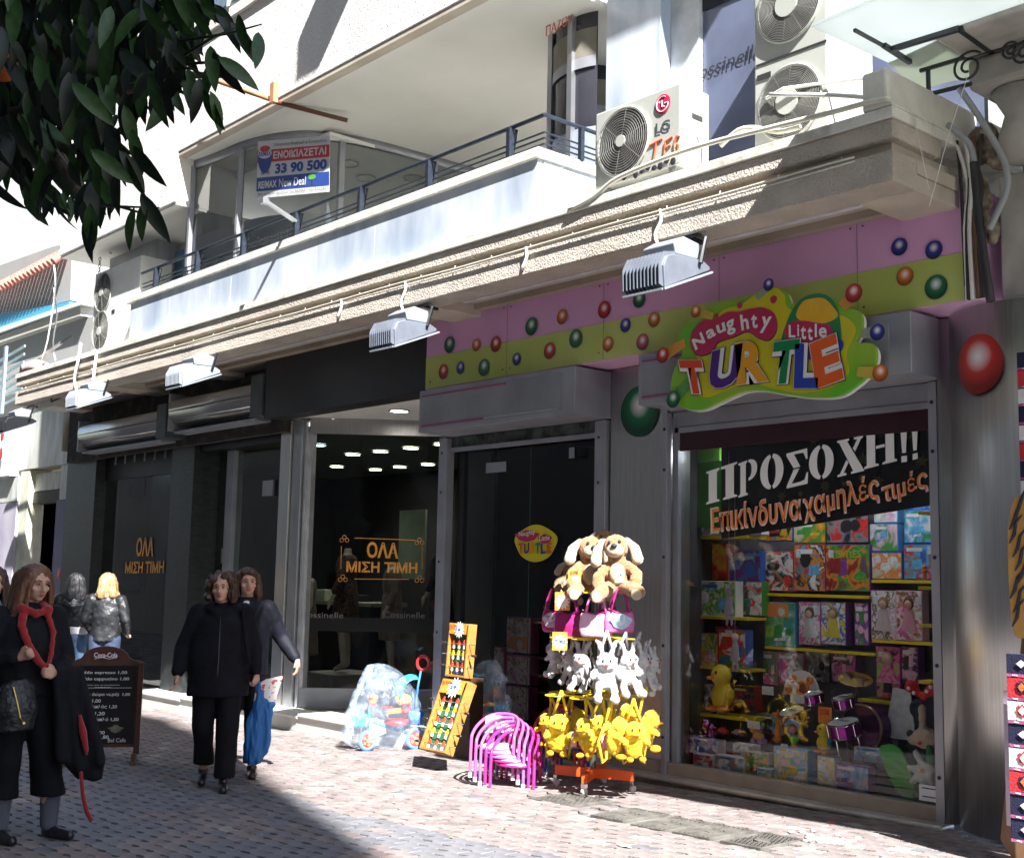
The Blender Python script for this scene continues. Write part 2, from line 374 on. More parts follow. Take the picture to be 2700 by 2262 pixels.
# crumbled mortar patch beside the last cover
bb=B(); p=gnd(2150,2210)
for i in range(70):
    a=random.uniform(0,6.28); r_=abs(random.gauss(0,.12)); bb.ell((p.x+.12+r_*math.cos(a)*1.6,p.y+r_*math.sin(a)*.8,zg(p.x)+.006),(random.uniform(.01,.035),random.uniform(.01,.03),random.uniform(.004,.012)),7,5)
setp(bb.obj('crumbled_mortar',mat('mortar',(.5,.47,.42),.95,bump=1,bs=80),smooth=True),'pale crumbled mortar patch in the pavers past the last drain cover','mortar patch',kind='stuff')
for i,(px,py,cl_,w_,lb) in enumerate([(1575,2187,(.45,.25,.10),.05,'dry brown leaf lying on the sunlit pavers below the drain covers'),(2192,2173,(.60,.05,.06),.05,'red scrap of paper by the toy window kerb'),(1645,2235,(.7,.68,.62),.10,'pale flattened paper scrap near the bottom of the sunlit paving'),(1190,2212,(.55,.35,.12),.035,'tiny orange scrap on the pavers at the shadow edge'),(690,2205,(.6,.6,.6),.02,'small white cigarette end in the shaded paving'),(1040,2120,(.5,.5,.48),.03,'crumpled receipt on the pavers near the chairs'),(1330,2190,(.4,.28,.12),.04,'curled leaf on the pavers in the sun')]):
    p=gnd(px,py); bb=B(); vs=[(w_*(.5+.2*math.sin(k*2.3+i))*math.cos(k*1.047),w_*.6*(.5+.2*math.cos(k*1.7+i))*math.sin(k*1.047),.004+.006*(k%2)) for k in range(6)]; bb.add(vs+[(0,0,.002)],[(k,(k+1)%6,6) for k in range(6)])
    setp(bb.obj('litter',mat('litter_%d'%i,cl_,.8),at_=(p.x,p.y,zg(p.x)+.008)),lb,'litter')
# drain / manhole covers
iron=mat('cast_iron',(.085,.08,.072),.7,.0,vs=8,col2=(.15,.14,.125),spec=.2,bump=.4)
lab=['large square iron cover under the front of the toy rack','ribbed iron drain cover nearest the toy rack, first of the row','second ribbed drain cover in the row, counted from the rack','third drain cover in the row, its ribs crossing a round centre','worn studded cover at the end of the row by the mortar patch']
for i,(cx,cy,w_,d_) in enumerate(COV):
    t=thing('drain_cover',lab[i],'drain cover',(cx,cy,zg(cx)),0,'iron covers set in the pavement'); t.rotation_euler=(0,-SL,0)
    b_=B()
    for (a0,a1,c0,c1) in ((-w_/2,w_/2,-d_/2,-d_/2+.018),(-w_/2,w_/2,d_/2-.018,d_/2),(-w_/2,-w_/2+.018,-d_/2+.018,d_/2-.018),(w_/2-.018,w_/2,-d_/2+.018,d_/2-.018)): b_.box(a0,a1,c0,c1,-.02,.008)
    b_.obj('frame',iron,t,bevel=.002)
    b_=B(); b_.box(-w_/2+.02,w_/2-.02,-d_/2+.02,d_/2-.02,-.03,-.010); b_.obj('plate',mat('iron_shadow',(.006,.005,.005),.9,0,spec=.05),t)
    b_=B(); b_.cyl((0,0,-.010),.05,.018,n=24); b_.obj('centre_boss',iron,t)
    if i in (1,2,3):
        n_=7
        for k in range(n_):
            xx=-w_/2+.04+(w_-.08)*k/(n_-1)
            b_=B()
            for (ya,yb) in (((-d_/2+.03,-.06),(.06,d_/2-.03)) if abs(xx)<.055 else ((-d_/2+.03,d_/2-.03),)): B().box(xx-.0075,xx+.0075,ya,yb,-.010,.008).obj('rib',iron,t)
    else:
        b_=B()
        for a in range(17):
            for c in range(12):
                xx=-w_/2+.04+(w_-.08)*a/16; yy=-d_/2+.035+(d_-.07)*c/11
                if xx*xx+yy*yy>.0036: b_.bar((xx-.008,yy-.005*(-1)**(a+c),-.001),(xx+.008,yy+.005*(-1)**(a+c),-.001),.006,.016)
        setp(b_.obj('tread_studs',iron,t),kind='stuff')
# ---------------------------------------------------------------- opposite side of the street (behind the photographer)
o=B(); o.box(-60,12.7,-14,-2,-.5,27.4); ob=o.obj('wall',mat('opposite_plaster',(.22,.21,.20),.9,var=.1,vs=.6))
opp=thing('building','plastered block across the street behind the photographer','building',(-20,-8,0)); ob.parent=opp; ob.location=(20,8,0)
bb=B()
for i in range(9):
    for j in range(24): bb.box(-58+j*3,-58+j*3+1.3,-1.998,-1.96,3.2*i+.9,3.2*i+2.5)
wo=bb.obj('window_row',mat('opposite_window',(.16,.16,.17),.6),opp); wo.location=(20,8,0)
# ---------------------------------------------------------------- the main building
bld=thing('building','tan two-storey-fronted block holding the toy shop and the dark clothes shop','building',(0,0,0))
def P(name,bb,mt,parent=bld,**k): return bb.obj(name,mt,parent,**k)
XL,XR=-18.98,-4.05
# cornice and slab
XR=-3.94
P('cornice_slab',B().box(XL,-3.925,6.50,12,4.47,4.54),capst,bevel=.004)
P('upper_fascia',B().box(XL,XR,6.52,7.1,4.35,4.468),stuccob,bevel=.008)
P('ledge_recess',B().box(XL+.05,-4.0,6.61,7.3,4.27,4.349),tan)
P('lower_fascia',B().box(XL,XR,6.52,6.80,4.068,4.269),stuccob,bevel=.008)
P('soffit',B().box(XL,XR,6.80,7.8,4.18,4.268),tan)
for i,x in enumerate([-18.9,-16.2,-14.1,-9.05,-4.16]):
    P('soffit_beam',B().box(x-.21,x+.21,6.80,7.7,4.07,4.179),tan,bevel=.01)
P('soffit_strip',B().box(XL+.2,XR-.2,7.24,7.7,4.125,4.178),tan2)
lam=mat('bleached_tube',(.62,.62,.66),.5)
for (a,b_) in ((-17.8,-16.5),(-15.9,-14.4),(-13.8,-9.3),(-8.8,-4.5)):
    P('soffit_batten',B().box(a,b_,7.05,7.11,4.155,4.179),lam)
# ground floor wall planes
P('wall',B().box(-7.46,-6.81,7.7,8.0,-.3,3.5),steel)                     # pilaster between door and window
P('upper_wall',B().box(-19.8,-3.9,7.75,8.0,3.55,4.17),dark)
# pink and green fascia board
fp=thing('shop_fascia','pink and green fascia board printed with coloured balls above the toy shop','fascia board',(0,0,0))
B().box(-9.68,-3.82,7.33,7.68,3.4525,4.178).obj('board',pink,fp)
B().box(-9.68,-3.82,7.325,7.3285,3.455,3.772).obj('green_band',green,fp)
B().box(-9.675,-3.825,7.332,7.68,3.446,3.452).obj('pink_return',pinkl,fp)
BC={'g':ballmat('ball_green',(.01,.17,.07)),'r':ballmat('ball_red',(.55,.03,.02)),'o':ballmat('ball_orange',(.72,.19,.02)),'b':ballmat('ball_blue',(.03,.04,.33)),'k':ballmat('ball_rose',(.60,.10,.16)),'d':ballmat('ball_deep_green',(.03,.20,.08))}
def disc(name,c,r,mt,parent,rx=None,n=40,Nn=None):
    rx=rx or r; bb=B(); bb.add([(math.cos(2*math.pi*i/n),0,math.sin(2*math.pi*i/n)) for i in range(n)],[tuple(range(n))]); bb.v.reverse()
    bb.f=[tuple(range(n))]; o=bb.obj(name,mt,parent); o.location=c; o.scale=(rx,1,r); return o
for (px,py,rp,k) in [(1185,909,22,'g'),(1256,910,17,'o'),(1307,908,21,'r'),(1401,861,24,'g'),(1482,836,20,'o'),(1593,817,23,'r'),(1649,858,19,'b'),(1724,843,20,'o'),(1518,893,25,'g'),(1449,925,22,'r'),(1603,907,20,'o'),(1694,902,22,'k'),(1362,947,17,'b'),(1276,969,23,'d'),(1214,970,17,'b'),(1169,980,20,'r'),(2371,651,24,'b'),(2462,659,25,'b'),(2386,729,25,'o'),(2468,757,33,'g'),(1685,790,22,'g')]:
    c=at(px,py,Y=7.318); disc('printed_ball',c,rp/ppm(c),BC[k],fp)
for x in (-8.45,-7.2,-5.95,-4.72): B().box(x,x+.004,7.3235,7.3245,3.456,4.17).obj('panel_joint',mat('joint_dirt',(.25,.18,.2),.8),fp)
for x in (-9.6,-8.5,-8.4,-7.25,-7.15,-6.0,-5.9,-4.77,-4.67,-3.9):
    for z in (3.52,4.1): B().cyl((x,7.322,z),.008,.003,ax='y',n=8).obj('screw',iron,fp)
base(fp,(-6.7,7.5,3.45))
c=at(1686,1084,Y=7.69); t=disc('wall_sticker',c,68/ppm(c),BC['g'],None); setp(t,'big dark green ball sticker on the steel pilaster between door and window','sticker')
P('wall_head',B().box(-9.9,-4.2,7.705,7.749,3.02,3.56),alud)
# black fascia over the clothes shop, porch ceiling with two lit downlights
P('black_fascia',B().box(-12.86,-9.69,7.34,7.6,3.43,4.178),dark)
P('black_fascia',B().box(-19.6,-12.87,7.62,7.7,3.3,4.165),mat('sooty_wall',(.035,.03,.025),.9,vs=5,col2=(.11,.09,.075),fac=(.5,.75)))
P('porch_ceiling',B().box(-12.86,-9.7,7.6,13.2,3.46,3.5),cream)
lamp=mat('lamp_glow',(1,.96,.86),emit=9,var=0); lampc=mat('lamp_glow_cool',(.55,.95,1),emit=6,var=0)
# shutter boxes
def shutter_box(x0,x1,label,z0=3.01,z1=3.425):
    t=thing('shutter_box',label,'shutter box',(0,0,0))
    B().box(x0,x1,7.25,7.699,z0,z1).obj('casing',alud,t,bevel=.006)
    fz=[(x0+.03,x1-.13,z0+.035,z1-.035)]
    B().box(x0+.04,x1-.16,7.243,7.2485,z0+.04,z1-.04).obj('front_panel',mat('box_face',(.30,.31,.335),.45,.4,var=.12,vs=2.5),t,bevel=.002)
    st=mat('pink_trim',(.33,.05,.17),.5); al=mat('trim_edge',(.5,.5,.52),.4,.6)
    B().box(x0+.05,x1-.9,7.236,7.2425,z1-.066,z1-.053).obj('trim_strip',st,t)
    B().box(x0+.05,x1-1.2,7.236,7.2425,z0+.053,z0+.068).obj('trim_strip',st,t)
    B().box(x1-1.2,x1-.2,7.236,7.2425,z0+.055,z0+.066).obj('trim_strip',al,t)
    return base(t,((x0+x1)/2,7.5,z0))
shutter_box(-9.67,-7.46,'grey metal shutter box with pink trim above the toy shop door')
shutter_box(-6.72,-4.27,'grey metal shutter box behind the toy shop name sign')
def roll_box(x0,x1,z0,z1,label):
    t=thing('roller_shutter',label,'roller shutter',(0,0,0)); zc=(z0+z1)/2+.02; r=.23
    B().box(x0,x0+.05,7.33,7.69,z0-.03,z1).obj('end_plate',alud,t,bevel=.004)
    B().box(x1-.28,x1,7.32,7.69,z0-.03,z1).obj('end_plate',mat('box_side_dark',(.07,.085,.09),.5,.3),t,bevel=.004)
    for k,(a0,a1) in enumerate(((150,185),(187,222),(224,258),(260,290))):
        pts=[];vs=[];fs=[]
        for q in range(7):
            a=R(a0+(a1-a0)*q/6); y_=7.55+math.cos(a)*r*1.0; z_=zc+math.sin(a)*r
            vs+=[(x0+.05,y_,z_),(x1-.28,y_,z_)]
        fs=[(2*q,2*q+1,2*q+3,2*q+2) for q in range(6)]
        bb=B().add(vs,fs); o=bb.obj('rolled_slat',steel,t,smooth=True); sm=o.modifiers.new('s','SOLIDIFY'); sm.thickness=.006
    B().box(x0+.05,x1-.28,7.4,7.69,z0-.06,z0-.03).obj('guide_rail',alud,t)
    return base(t,((x0+x1)/2,7.55,z0))
roll_box(-15.42,-12.9,3.5,3.98,'rolled steel shutter over the clothes shop side door, right of two')
roll_box(-18.5,-15.46,3.42,3.86,'rolled steel shutter over the far dark window, left of two')
# dark slate piers and clothes-shop front
P('pier',B().box(-19.75,-18.6,7.7,8.1,-.35,3.5),darkst)
P('pier',B().box(-15.94,-15.28,7.68,8.3,-.35,3.47),darkst)
P('wall_end',B().box(-19.8,-19.77,7.6,7.8,3.5,4.2),tan2)
for (a,b_) in ((-13.06,-12.83),):
    P('post',B().box(a,b_,7.7,7.93,-.25,3.44),steel,bevel=.004)
P('post',B().box(-12.82,-12.62,7.73,7.9,-.2,3.44),alu,bevel=.003)
P('post',B().box(-12.60,-12.55,7.76,7.82,.05,3.35),mat('light_alu',(.62,.63,.64),.35,.8),bevel=.002)
P('door_lintel',B().box(-15.27,-13.07,7.75,7.95,3.22,3.49),dark)
P('door_jamb',B().box(-14.86,-14.68,7.95,8.1,-.2,3.22),alud)
# marble step with shadows falling on it
P('door_step',B().box(-19.0,-9.9,7.33,7.72,-.32,.045-.13),mat('step_marble_face',(.56,.57,.53),.5,var=.12,vs=2),bevel=.005)
stp=B(); 
for i,x in enumerate([-19,-17.6,-16.2,-14.6,-13.2,-11.8,-10.6,-9.9]):
    if i: stp=B().box(xp,x-.004,7.31,7.76,zg((xp+x)/2)+.155,zg((xp+x)/2)+.185); P('tread_slab',stp,mat('step_marble',(.66,.66,.62),.4,var=.1,vs=2),bevel=.004); \
      P('riser_slab',B().box(xp,x-.004,7.335,7.5,zg((xp+x)/2)-.04,zg((xp+x)/2)+.154),mat('step_marble_face',(.56,.57,.53),.5),bevel=.003)
    xp=x
P('porch_floor',B().box(-12.9,-9.9,7.76,11,-.3,.04),mat('porch_terrazzo',(.30,.28,.26),.4,var=.2,vs=30))
# room shell of the clothes shop
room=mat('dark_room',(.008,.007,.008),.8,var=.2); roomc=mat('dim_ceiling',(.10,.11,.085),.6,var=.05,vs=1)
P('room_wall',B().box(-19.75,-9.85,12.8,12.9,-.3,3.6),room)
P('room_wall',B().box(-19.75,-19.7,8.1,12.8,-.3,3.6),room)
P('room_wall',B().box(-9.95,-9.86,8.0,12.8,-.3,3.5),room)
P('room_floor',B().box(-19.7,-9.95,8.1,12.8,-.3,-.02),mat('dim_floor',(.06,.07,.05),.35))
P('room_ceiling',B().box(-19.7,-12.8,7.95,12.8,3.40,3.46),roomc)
# slanted glass of the entrance
GA=Vector((-12.56,7.80,0)); GB=Vector((-10.62,10.25,0)); gd=(GB-GA).normalized(); gn=Vector((gd.y,-gd.x,0))
gz0,gz1=.17,3.42
fr=thing('entrance_glazing','slanted steel-framed glass front of the dark clothes shop with amber half-price lettering','shop window',(GA.x,GA.y,.04))
def gp(s_,z): return GA+gd*s_+Vector((0,0,z))
LG=(GB-GA).length
B().bar(gp(0,gz1-.09)-GA,gp(LG,gz1-.09)-GA,.09,.2).obj('top_rail',steel,fr)
B().bar(gp(0,gz0-.04)-GA,gp(LG,gz0-.04)-GA,.09,.22).obj('bottom_rail',alud,fr)
B().bar(gp(.04,gz0)-GA,gp(.04,gz1)-GA,.06,.06,up=(0,1,0)).obj('side_rail',mat('light_alu',(.62,.63,.64),.35,.8),fr)
gb=B().add([gp(.05,gz0)-GA,gp(LG,gz0)-GA,gp(LG,gz1)-GA,gp(.05,gz1)-GA],[(0,1,2,3)]); gb.obj('pane',glass('entrance_pane',(.55,.58,.56),min_=.02),fr)
def onglass(px,py):
    d=sight(px,py); t=(GA-EYE).dot(gn)/d.dot(gn); return EYE+d*t
def gtext(name,s,p0,p1,top,mt,parent=fr,bold=0):
    a=onglass(*p0);b_=onglass(*p1);c=onglass(*top); o=text(name,s,a,b_,(c-a).length,mt,None,bold,lift=.006); o.parent=parent; o.location=o.location-fr.location; return o
gtext('lettering','ΟΛΑ',(967,1470),(1050,1473),(967,1428),gold,bold=.03)
gtext('lettering','ΜΙΣΗ ΤΙΜΗ',(913,1508),(1100,1512),(913,1479),gold,bold=.03)
def gline(a,b_,r=.004):
    A=onglass(*a)-fr.location+gn*.006;B_=onglass(*b_)-fr.location+gn*.006; B().tube([A,B_],r,5).obj('frame_line',gold,fr)
gline((935,1418),(1095,1424));gline((900,1440),(899,1500));gline((935,1526),(1078,1527));gline((1113,1440),(1113,1500))
for cx,cy in ((908,1420),(1106,1427),(904,1524),(1106,1526)):
    for k in range(3):
        c=onglass(cx+(k-1)*7,cy+(-1)**k*4)-fr.location+gn*.006; B().ring(c,.022,.0035,gn,14,4).obj('curl',gold,fr)
bb=B().bar(gp(0,.98)-GA,gp(LG,.98)-GA,.004,.16); bb.obj('black_band',mat('band_black',(.008,.008,.008),.3),fr)
dimw=mat('dim_silver',(.16,.15,.16),.5)
gtext('lettering','Cossinelle',(791,1628),(905,1630),(791,1612),dimw)
gtext('lettering','Cossinelle',(1010,1628),(1120,1630),(1010,1612),dimw)
# far dark window and side door of the clothes shop
dw=thing('shop_window','dark tinted shop window with amber half-price lettering between two slate piers','shop window',(-17.2,7.85,0))
def L(o,t): o.parent=t; o.location=o.location-t.location; return o
L(B().box(-18.6,-15.94,7.85,7.9,2.98,3.4).obj('head_panel',dark),dw)
gh=B(); 
for i in range(7): gh.box(-18.1+i*.34,-18.08+i*.34,7.78,7.80,3.2,3.4)
gh.box(-18.3,-15.95,7.78,7.8,3.37,3.40)
L(gh.obj('security_grille',alu),dw)
L(B().add([(-18.6,7.88,.0),(-15.94,7.88,.0),(-15.94,7.88,3.1),(-18.6,7.88,3.1)],[(0,1,2,3)]).obj('pane',glass('side_pane',(.35,.4,.42),min_=.03)),dw)
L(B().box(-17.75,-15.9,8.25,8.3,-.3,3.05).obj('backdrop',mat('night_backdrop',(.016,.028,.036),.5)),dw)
def wtext(name,s,x0,y0,x1,y1,top,Y,mt,t,bold=0,lift=.004,up=(0,0,1)):
    a=at(x0,y0,Y=Y);b_=at(x1,y1,Y=Y);c=at(x0,top,Y=Y); return L(text(name,s,a,b_,abs(c.z-a.z),mt,None,bold,up,lift=lift),t)
wtext('lettering','ΟΛΑ',359,1467,404,1467,1417,7.87,gold,dw,.03)
wtext('lettering','ΜΙΣΗ ΤΙΜΗ',330,1512,432,1511,1481,7.87,gold,dw,.03)
sd_=thing('glass_door','tall glass door with square steel fittings at the side of the clothes shop','door',(-14,8.0,-.1))
L(B().add([(-15.2,8.02,-.05),(-13.1,8.02,-.05),(-13.1,8.02,3.2),(-15.2,8.02,3.2)],[(0,1,2,3)]).obj('pane',glass('door_pane',(.5,.58,.56),min_=.03)),sd_)
for (px,py,w_,h_) in ((610,1172,.09,.10),(604,1273,.1,.10),(706,1287,.26,.2),(590,1465,.14,.2)):
    c=at(px,py,Y=7.99); L(B().box(c.x-w_/2,c.x+w_/2,7.985,8.015,c.z-h_/2,c.z+h_/2).obj('patch_fitting',alu,bevel=.003),sd_)
# downlights: two in the porch, a dozen beyond the glass
def dlight(c,r,mt,label,Zc):
    t=thing('downlight',label,'ceiling light',c,0,'round downlights in the clothes shop')
    B().ring((0,0,0),r,.012,n=24).obj('bezel',chrome,t); B().cyl((0,0,-.004),r*.9,.01,n=24).obj('diffuser',mt,t)
    ld=bpy.data.lights.new('lamp_light','SPOT'); ld.energy=9; ld.spot_size=R(120); ld.spot_blend=.6; ld.shadow_soft_size=.06; ld.color=(1,.93,.8); lo=bpy.data.objects.new('lamp_light',ld); COL.objects.link(lo); lo.parent=t; lo.location=(0,0,-.03)
    return t
for i,(px,py) in enumerate([(880,1107),(1052,1084)]):
    c=at(px,py,Z=3.45); dlight((c.x,c.y,3.452),.11,lamp,['lit downlight in the white porch ceiling, nearer the steel post','lit downlight in the white porch ceiling, nearer the toy shop box'][i],3.45)
for i,(px,py) in enumerate([(838,1173),(1003,1190),(1083,1181),(930,1198),(990,1238),(1128,1224),(888,1230),(1054,1231),(1165,1171)]):
    c=at(px,py,Z=3.39)
    if c.y<12.7: dlight((c.x,c.y,3.385),.12,lampc if i==0 else lamp,['cool blue-white downlight inside the dark shop nearest its slanted glass','warm downlight inside the dark shop, seen through the slanted glass'][min(i,1)],3.39)
c=at(428,1192,Z=3.38); dlight((c.x,min(c.y,12.5),3.37),.12,lamp,'dim downlight glimpsed at the top of the far dark window',3.38)
# mannequins and counters in the dark shop
mann=mat('mannequin_skin',(.42,.36,.29),.4); 
def mannequin(loc,rz,dress,label,h=1.0,hem=.62,arms=True):
    t=thing('mannequin',label,'mannequin',loc,rz)
    b=B(); 
    for s_ in (-1,1):
        b.chain([(s_*.085,0,.93),(s_*.09,-.01,.50),(s_*.075,.02,.10),(s_*.08,-.08,.04)],[.085,.055,.036,.03])
        b.chain([(s_*.17,0,1.40),(s_*.24,.0,1.12),(s_*.26,-.10,.90)],[.045,.036,.024]); b.ell((s_*.265,-.13,.85),(.022,.03,.055))
        for k in range(4): b.cap((s_*.262-.02+.013*k,-.135,.83),(s_*.262-.024+.015*k,-.15,.765),.009,.007,8)
    b.loft([(0,0,.85,.16,.11),(0,0,1.05,.13,.09),(0,-.01,1.25,.16,.11),(0,0,1.40,.17,.09),(0,0,1.46,.06,.05),(0,0,1.53,.045,.045)])
    remeshed(b,.012,mann,'body',3,parent=t)
    d=B(); d.loft([(0,0,hem-.12,.26,.17),(0,0,hem+.15,.215,.155),(0,0,.98,.185,.14),(0,0,1.12,.155,.12),(0,-.01,1.28,.185,.135),(0,0,1.41,.19,.11),(0,0,1.45,.10,.08)])
    if arms:
        for s_ in (-1,1): d.chain([(s_*.17,0,1.38),(s_*.25,0,1.13),(s_*.26,-.06,1.0)],[.07,.055,.05])
    remeshed(d,.018,dress,'dress',3,dis=.008,ds=14,parent=t); return t
d1=mat('dress_brown_speckled',(.09,.05,.03),.8,vs=40,col2=(.015,.012,.012),fac=(.42,.58))
d2=mat('coat_taupe',(.13,.10,.08),.8); d3=mat('dress_black_orange',(.008,.007,.010),.7,vs=3,col2=(.30,.06,.02),fac=(.62,.70))
def mplace(px,py,D,z): 
    p=at(px,py,D=D); return (p.x,p.y,z)
def podium(c,w_,h_,label):
    t=thing('podium',label,'podium',c); B().box(-w_,w_,-w_,w_,0,h_).obj('block',mat('grey_podium',(.20,.19,.18),.6),t,bevel=.006)
D_=15.2; p=at(905,1790,D=D_); podium((p.x,p.y,-.02),.36,.42,'low grey podium under the mannequin in the speckled dress')
mannequin((p.x,p.y,.40),R(-52),d1,'barefoot mannequin in a speckled brown dress behind the slanted glass')
p=at(1030,1700,D=16.4); mannequin((p.x,p.y,.25),R(-30),d2,'mannequin in a taupe coat behind the amber lettering')
p=at(1160,1650,D=15.6); mannequin((p.x,p.y,.45),R(-60),d3,'mannequin in a dark dress with orange sleeves at the right of the slanted glass')
p=at(1185,1760,D=16.4); podium((p.x-.4,p.y-.2,-.02),.3,.9,'tall dim podium at the right end of the clothes display')
p=at(806,1620,D=15.4); mannequin((p.x,p.y,.1),R(-20),d2,'headless mannequin in a long taupe coat beside the steel post',arms=False)
t=thing('counter','pale shop counter with folded goods deep in the clothes shop','counter',at(900,1500,D=17.5)*1.0)
B().box(-1.2,1.2,-.3,.3,-.5,-.45).obj('top',mat('counter_top',(.22,.24,.18),.4),t); B().box(-1.1,1.1,-.25,.25,-1.5,-.5).obj('base',room,t)
B().box(-.6,-.1,-.2,.2,-.449,-.30).obj('folded_goods',mat('folded_green',(.30,.34,.25),.7),t); B().box(.2,.5,-.2,.2,-.449,-.36).obj('folded_goods',dark,t)
t=thing('wall_panel','pale green lit panel hanging behind the mannequins','wall panel',at(1085,1430,D=17)*1.0); B().box(-.3,.3,0,.03,-.5,.45).obj('board',mat('pale_green_board',(.22,.27,.19),.6),t)
p=at(550,1700,D=16.5)
# ---------------------------------------------------------------- toy shop door
td=thing('shop_door','glass door of the toy shop framed in drilled aluminium with a small printed logo','door',(-8.7,7.7,0))
for x in (-9.86,-7.62):
    L(B().box(x,x+.13,7.66,7.76,zg(x),3.0).obj('frame_post',alud,bevel=.004),td)
    for z in (.35,1.05,1.75,2.45,2.85): L(B().cyl((x+.05,7.657,z),.014,.004,ax='y',n=12).obj('rivet',ink),td)
L(B().box(-9.73,-7.62,7.70,7.75,2.86,2.90).obj('head_rail',alud),td)
L(B().box(-9.73,-7.62,7.72,7.9,2.905,3.01).obj('roller_cover',mat('old_banner_roll',(.10,.13,.12),.7,vs=9,col2=(.02,.02,.02))),td)
L(B().box(-9.62,-9.2,7.86,7.9,zg(-9)+.1,2.9).obj('inner_jamb',mat('jamb_brown',(.07,.06,.05),.6)),td)
L(B().add([(-9.73,7.80,.02),(-7.62,7.80,.02),(-7.62,7.80,2.9),(-9.73,7.80,2.9)],[(0,1,2,3)]).obj('pane',glass('toy_door_pane',(.62,.66,.66),min_=.03)),td)
for (px,py,w_,h_) in ((1308,1232,.3,.1),(1508,1194,.07,.1)):
    c=at(px,py,Y=7.79); L(B().box(c.x-w_/2,c.x+w_/2,7.785,7.795,c.z-h_/2,c.z+h_/2).obj('patch_fitting',alu,bevel=.002),td)
L(B().box(-8.612,-8.606,7.797,7.803,.1,2.85).obj('pane_edge',mat('glass_edge',(.05,.09,.08),.2)),td)
# little logo on the door glass
def blob(cx,cz,rx,rz,Y,n=30,amp=.1,seed=0,k=5): 
    return [(cx+rx*(1+amp*math.sin(k*a+seed)+.05*math.sin(3*a+seed*2))*math.cos(a),cz+rz*(1+amp*math.cos(4*a+seed))*math.sin(a)) for a in [2*math.pi*i/n for i in range(n)]]
yg=mat('sign_yellow_green',(.42,.46,.02),.4,vs=2.2,col2=(.22,.45,.02)); 
lm=mat('sign_yellow',(.60,.55,.01),.4,var=.05); lg2=mat('sign_grass_green',(.13,.48,.02),.4,vs=1.8,col2=(.32,.50,.03)); magenta=mat('sign_magenta',(.48,.02,.09),.4,var=.04); outl=mat('sign_outline',(.07,.02,.07),.5)
LC={'T':mat('letter_red',(.72,.06,.01),.35,var=.03),'U':mat('letter_violet',(.07,.01,.20),.35,var=.03),'R':mat('letter_amber',(.78,.34,.01),.35,var=.03),'t':mat('letter_green',(.0,.22,.06),.35,var=.03),'L':mat('letter_blue',(.02,.05,.36),.35,var=.03),'E':mat('letter_orange_red',(.75,.11,.01),.35,var=.03)}
c=at(1412,1432,Y=7.785)
L(B().prism(blob(c.x,c.z,.29,.17,0,amp=.03,n=40),.002,facing(7.785)).obj('logo_ground',lm),td)
L(B().prism(blob(c.x-.12,c.z+.07,.16,.05,0,amp=.1),.002,facing(7.782)).obj('logo_ground',magenta),td)
L(B().prism(blob(c.x+.13,c.z+.04,.09,.04,0,amp=.1),.002,facing(7.782)).obj('logo_ground',magenta),td)
L(text('lettering','Naughty',(c.x-.23,7.78,c.z+.05),(c.x,7.78,c.z+.07),.06,sign_w,None,.01),td)
L(text('lettering','Little',(c.x+.06,7.78,c.z+.02),(c.x+.2,7.78,c.z+.03),.045,sign_w,None,.01),td)
for i,(ch,k) in enumerate(zip('TURTLE',['T','U','R','t','L','E'])):
    x=c.x-.23+i*.078; L(text('letter',ch,(x,7.779,c.z-.10),(x+.07,7.779,c.z-.095),.10,LC[k],None,.03),td)
# toy shop ground sill, kerb
P('sill',B().box(-7.48,-4.3,7.66,7.75,.05,.155),mat('sill_brown',(.28,.23,.19),.45,var=.12),bevel=.01)
P('kerb_cap',B().box(-7.7,-4.28,7.53,7.70,.02,.06),mat('worn_steel_kerb',(.60,.58,.55),.35,.5,vs=5,col2=(.42,.40,.38),bump=.2),bevel=.015)
P('kerb_face',B().box(-7.7,-4.28,7.58,7.9,-.12,.02),mat('kerb_concrete',(.33,.30,.27),.9,vs=6,col2=(.20,.19,.17),bump=.8,bs=25))
P('door_threshold',B().box(-9.9,-7.7,7.62,8.0,-.2,.0),mat('kerb_concrete',(.3,.3,.3)),bevel=.01)
tw=thing('shop_window','big toy shop window framed in drilled aluminium with a white and orange price warning','shop window',(-5.6,7.7,.05))
for x,wd in ((-6.81,.05),(-4.385,.065)):
    L(B().box(x,x+wd,7.645,7.70,.04,3.0).obj('frame_post',alud,bevel=.003),tw)
    for z in (.35,1.08,1.8,2.52,2.86): L(B().cyl((x+wd*.45,7.642,z),.014,.004,ax='y',n=12).obj('rivet',ink),tw)
L(B().box(-6.76,-6.70,7.72,7.78,.1,3.0).obj('inner_post',alud),tw)
L(B().box(-6.74,-4.385,7.72,7.76,2.83,2.875).obj('head_rail',alud),tw)
L(B().box(-6.74,-4.385,7.73,7.75,2.88,3.01).obj('head_band',alud),tw)
L(B().box(-6.74,-4.385,7.74,7.76,2.68,2.828).obj('maroon_band',mat('maroon_film',(.035,.008,.015),.3)),tw)
L(B().add([(-6.74,7.76,.1),(-4.385,7.76,.1),(-4.385,7.76,2.9),(-6.74,7.76,2.9)],[(0,1,2,3)]).obj('pane',glass('toy_window_pane',(.93,.95,.94),min_=.035)),tw)
tl_=thing('strip_light','lit fluorescent tube high inside the toy window behind the black star board','strip light',(-5.5,8.12,2.72)); L(B().cyl((-6.5,8.12,2.70),.018,1.9,ax='x',n=12).obj('tube',mat('tube_glow',(.88,.95,1.0),emit=9,var=0)),tl_); L(B().box(-6.55,-4.55,8.09,8.15,2.72,2.78).obj('fitting',white),tl_)
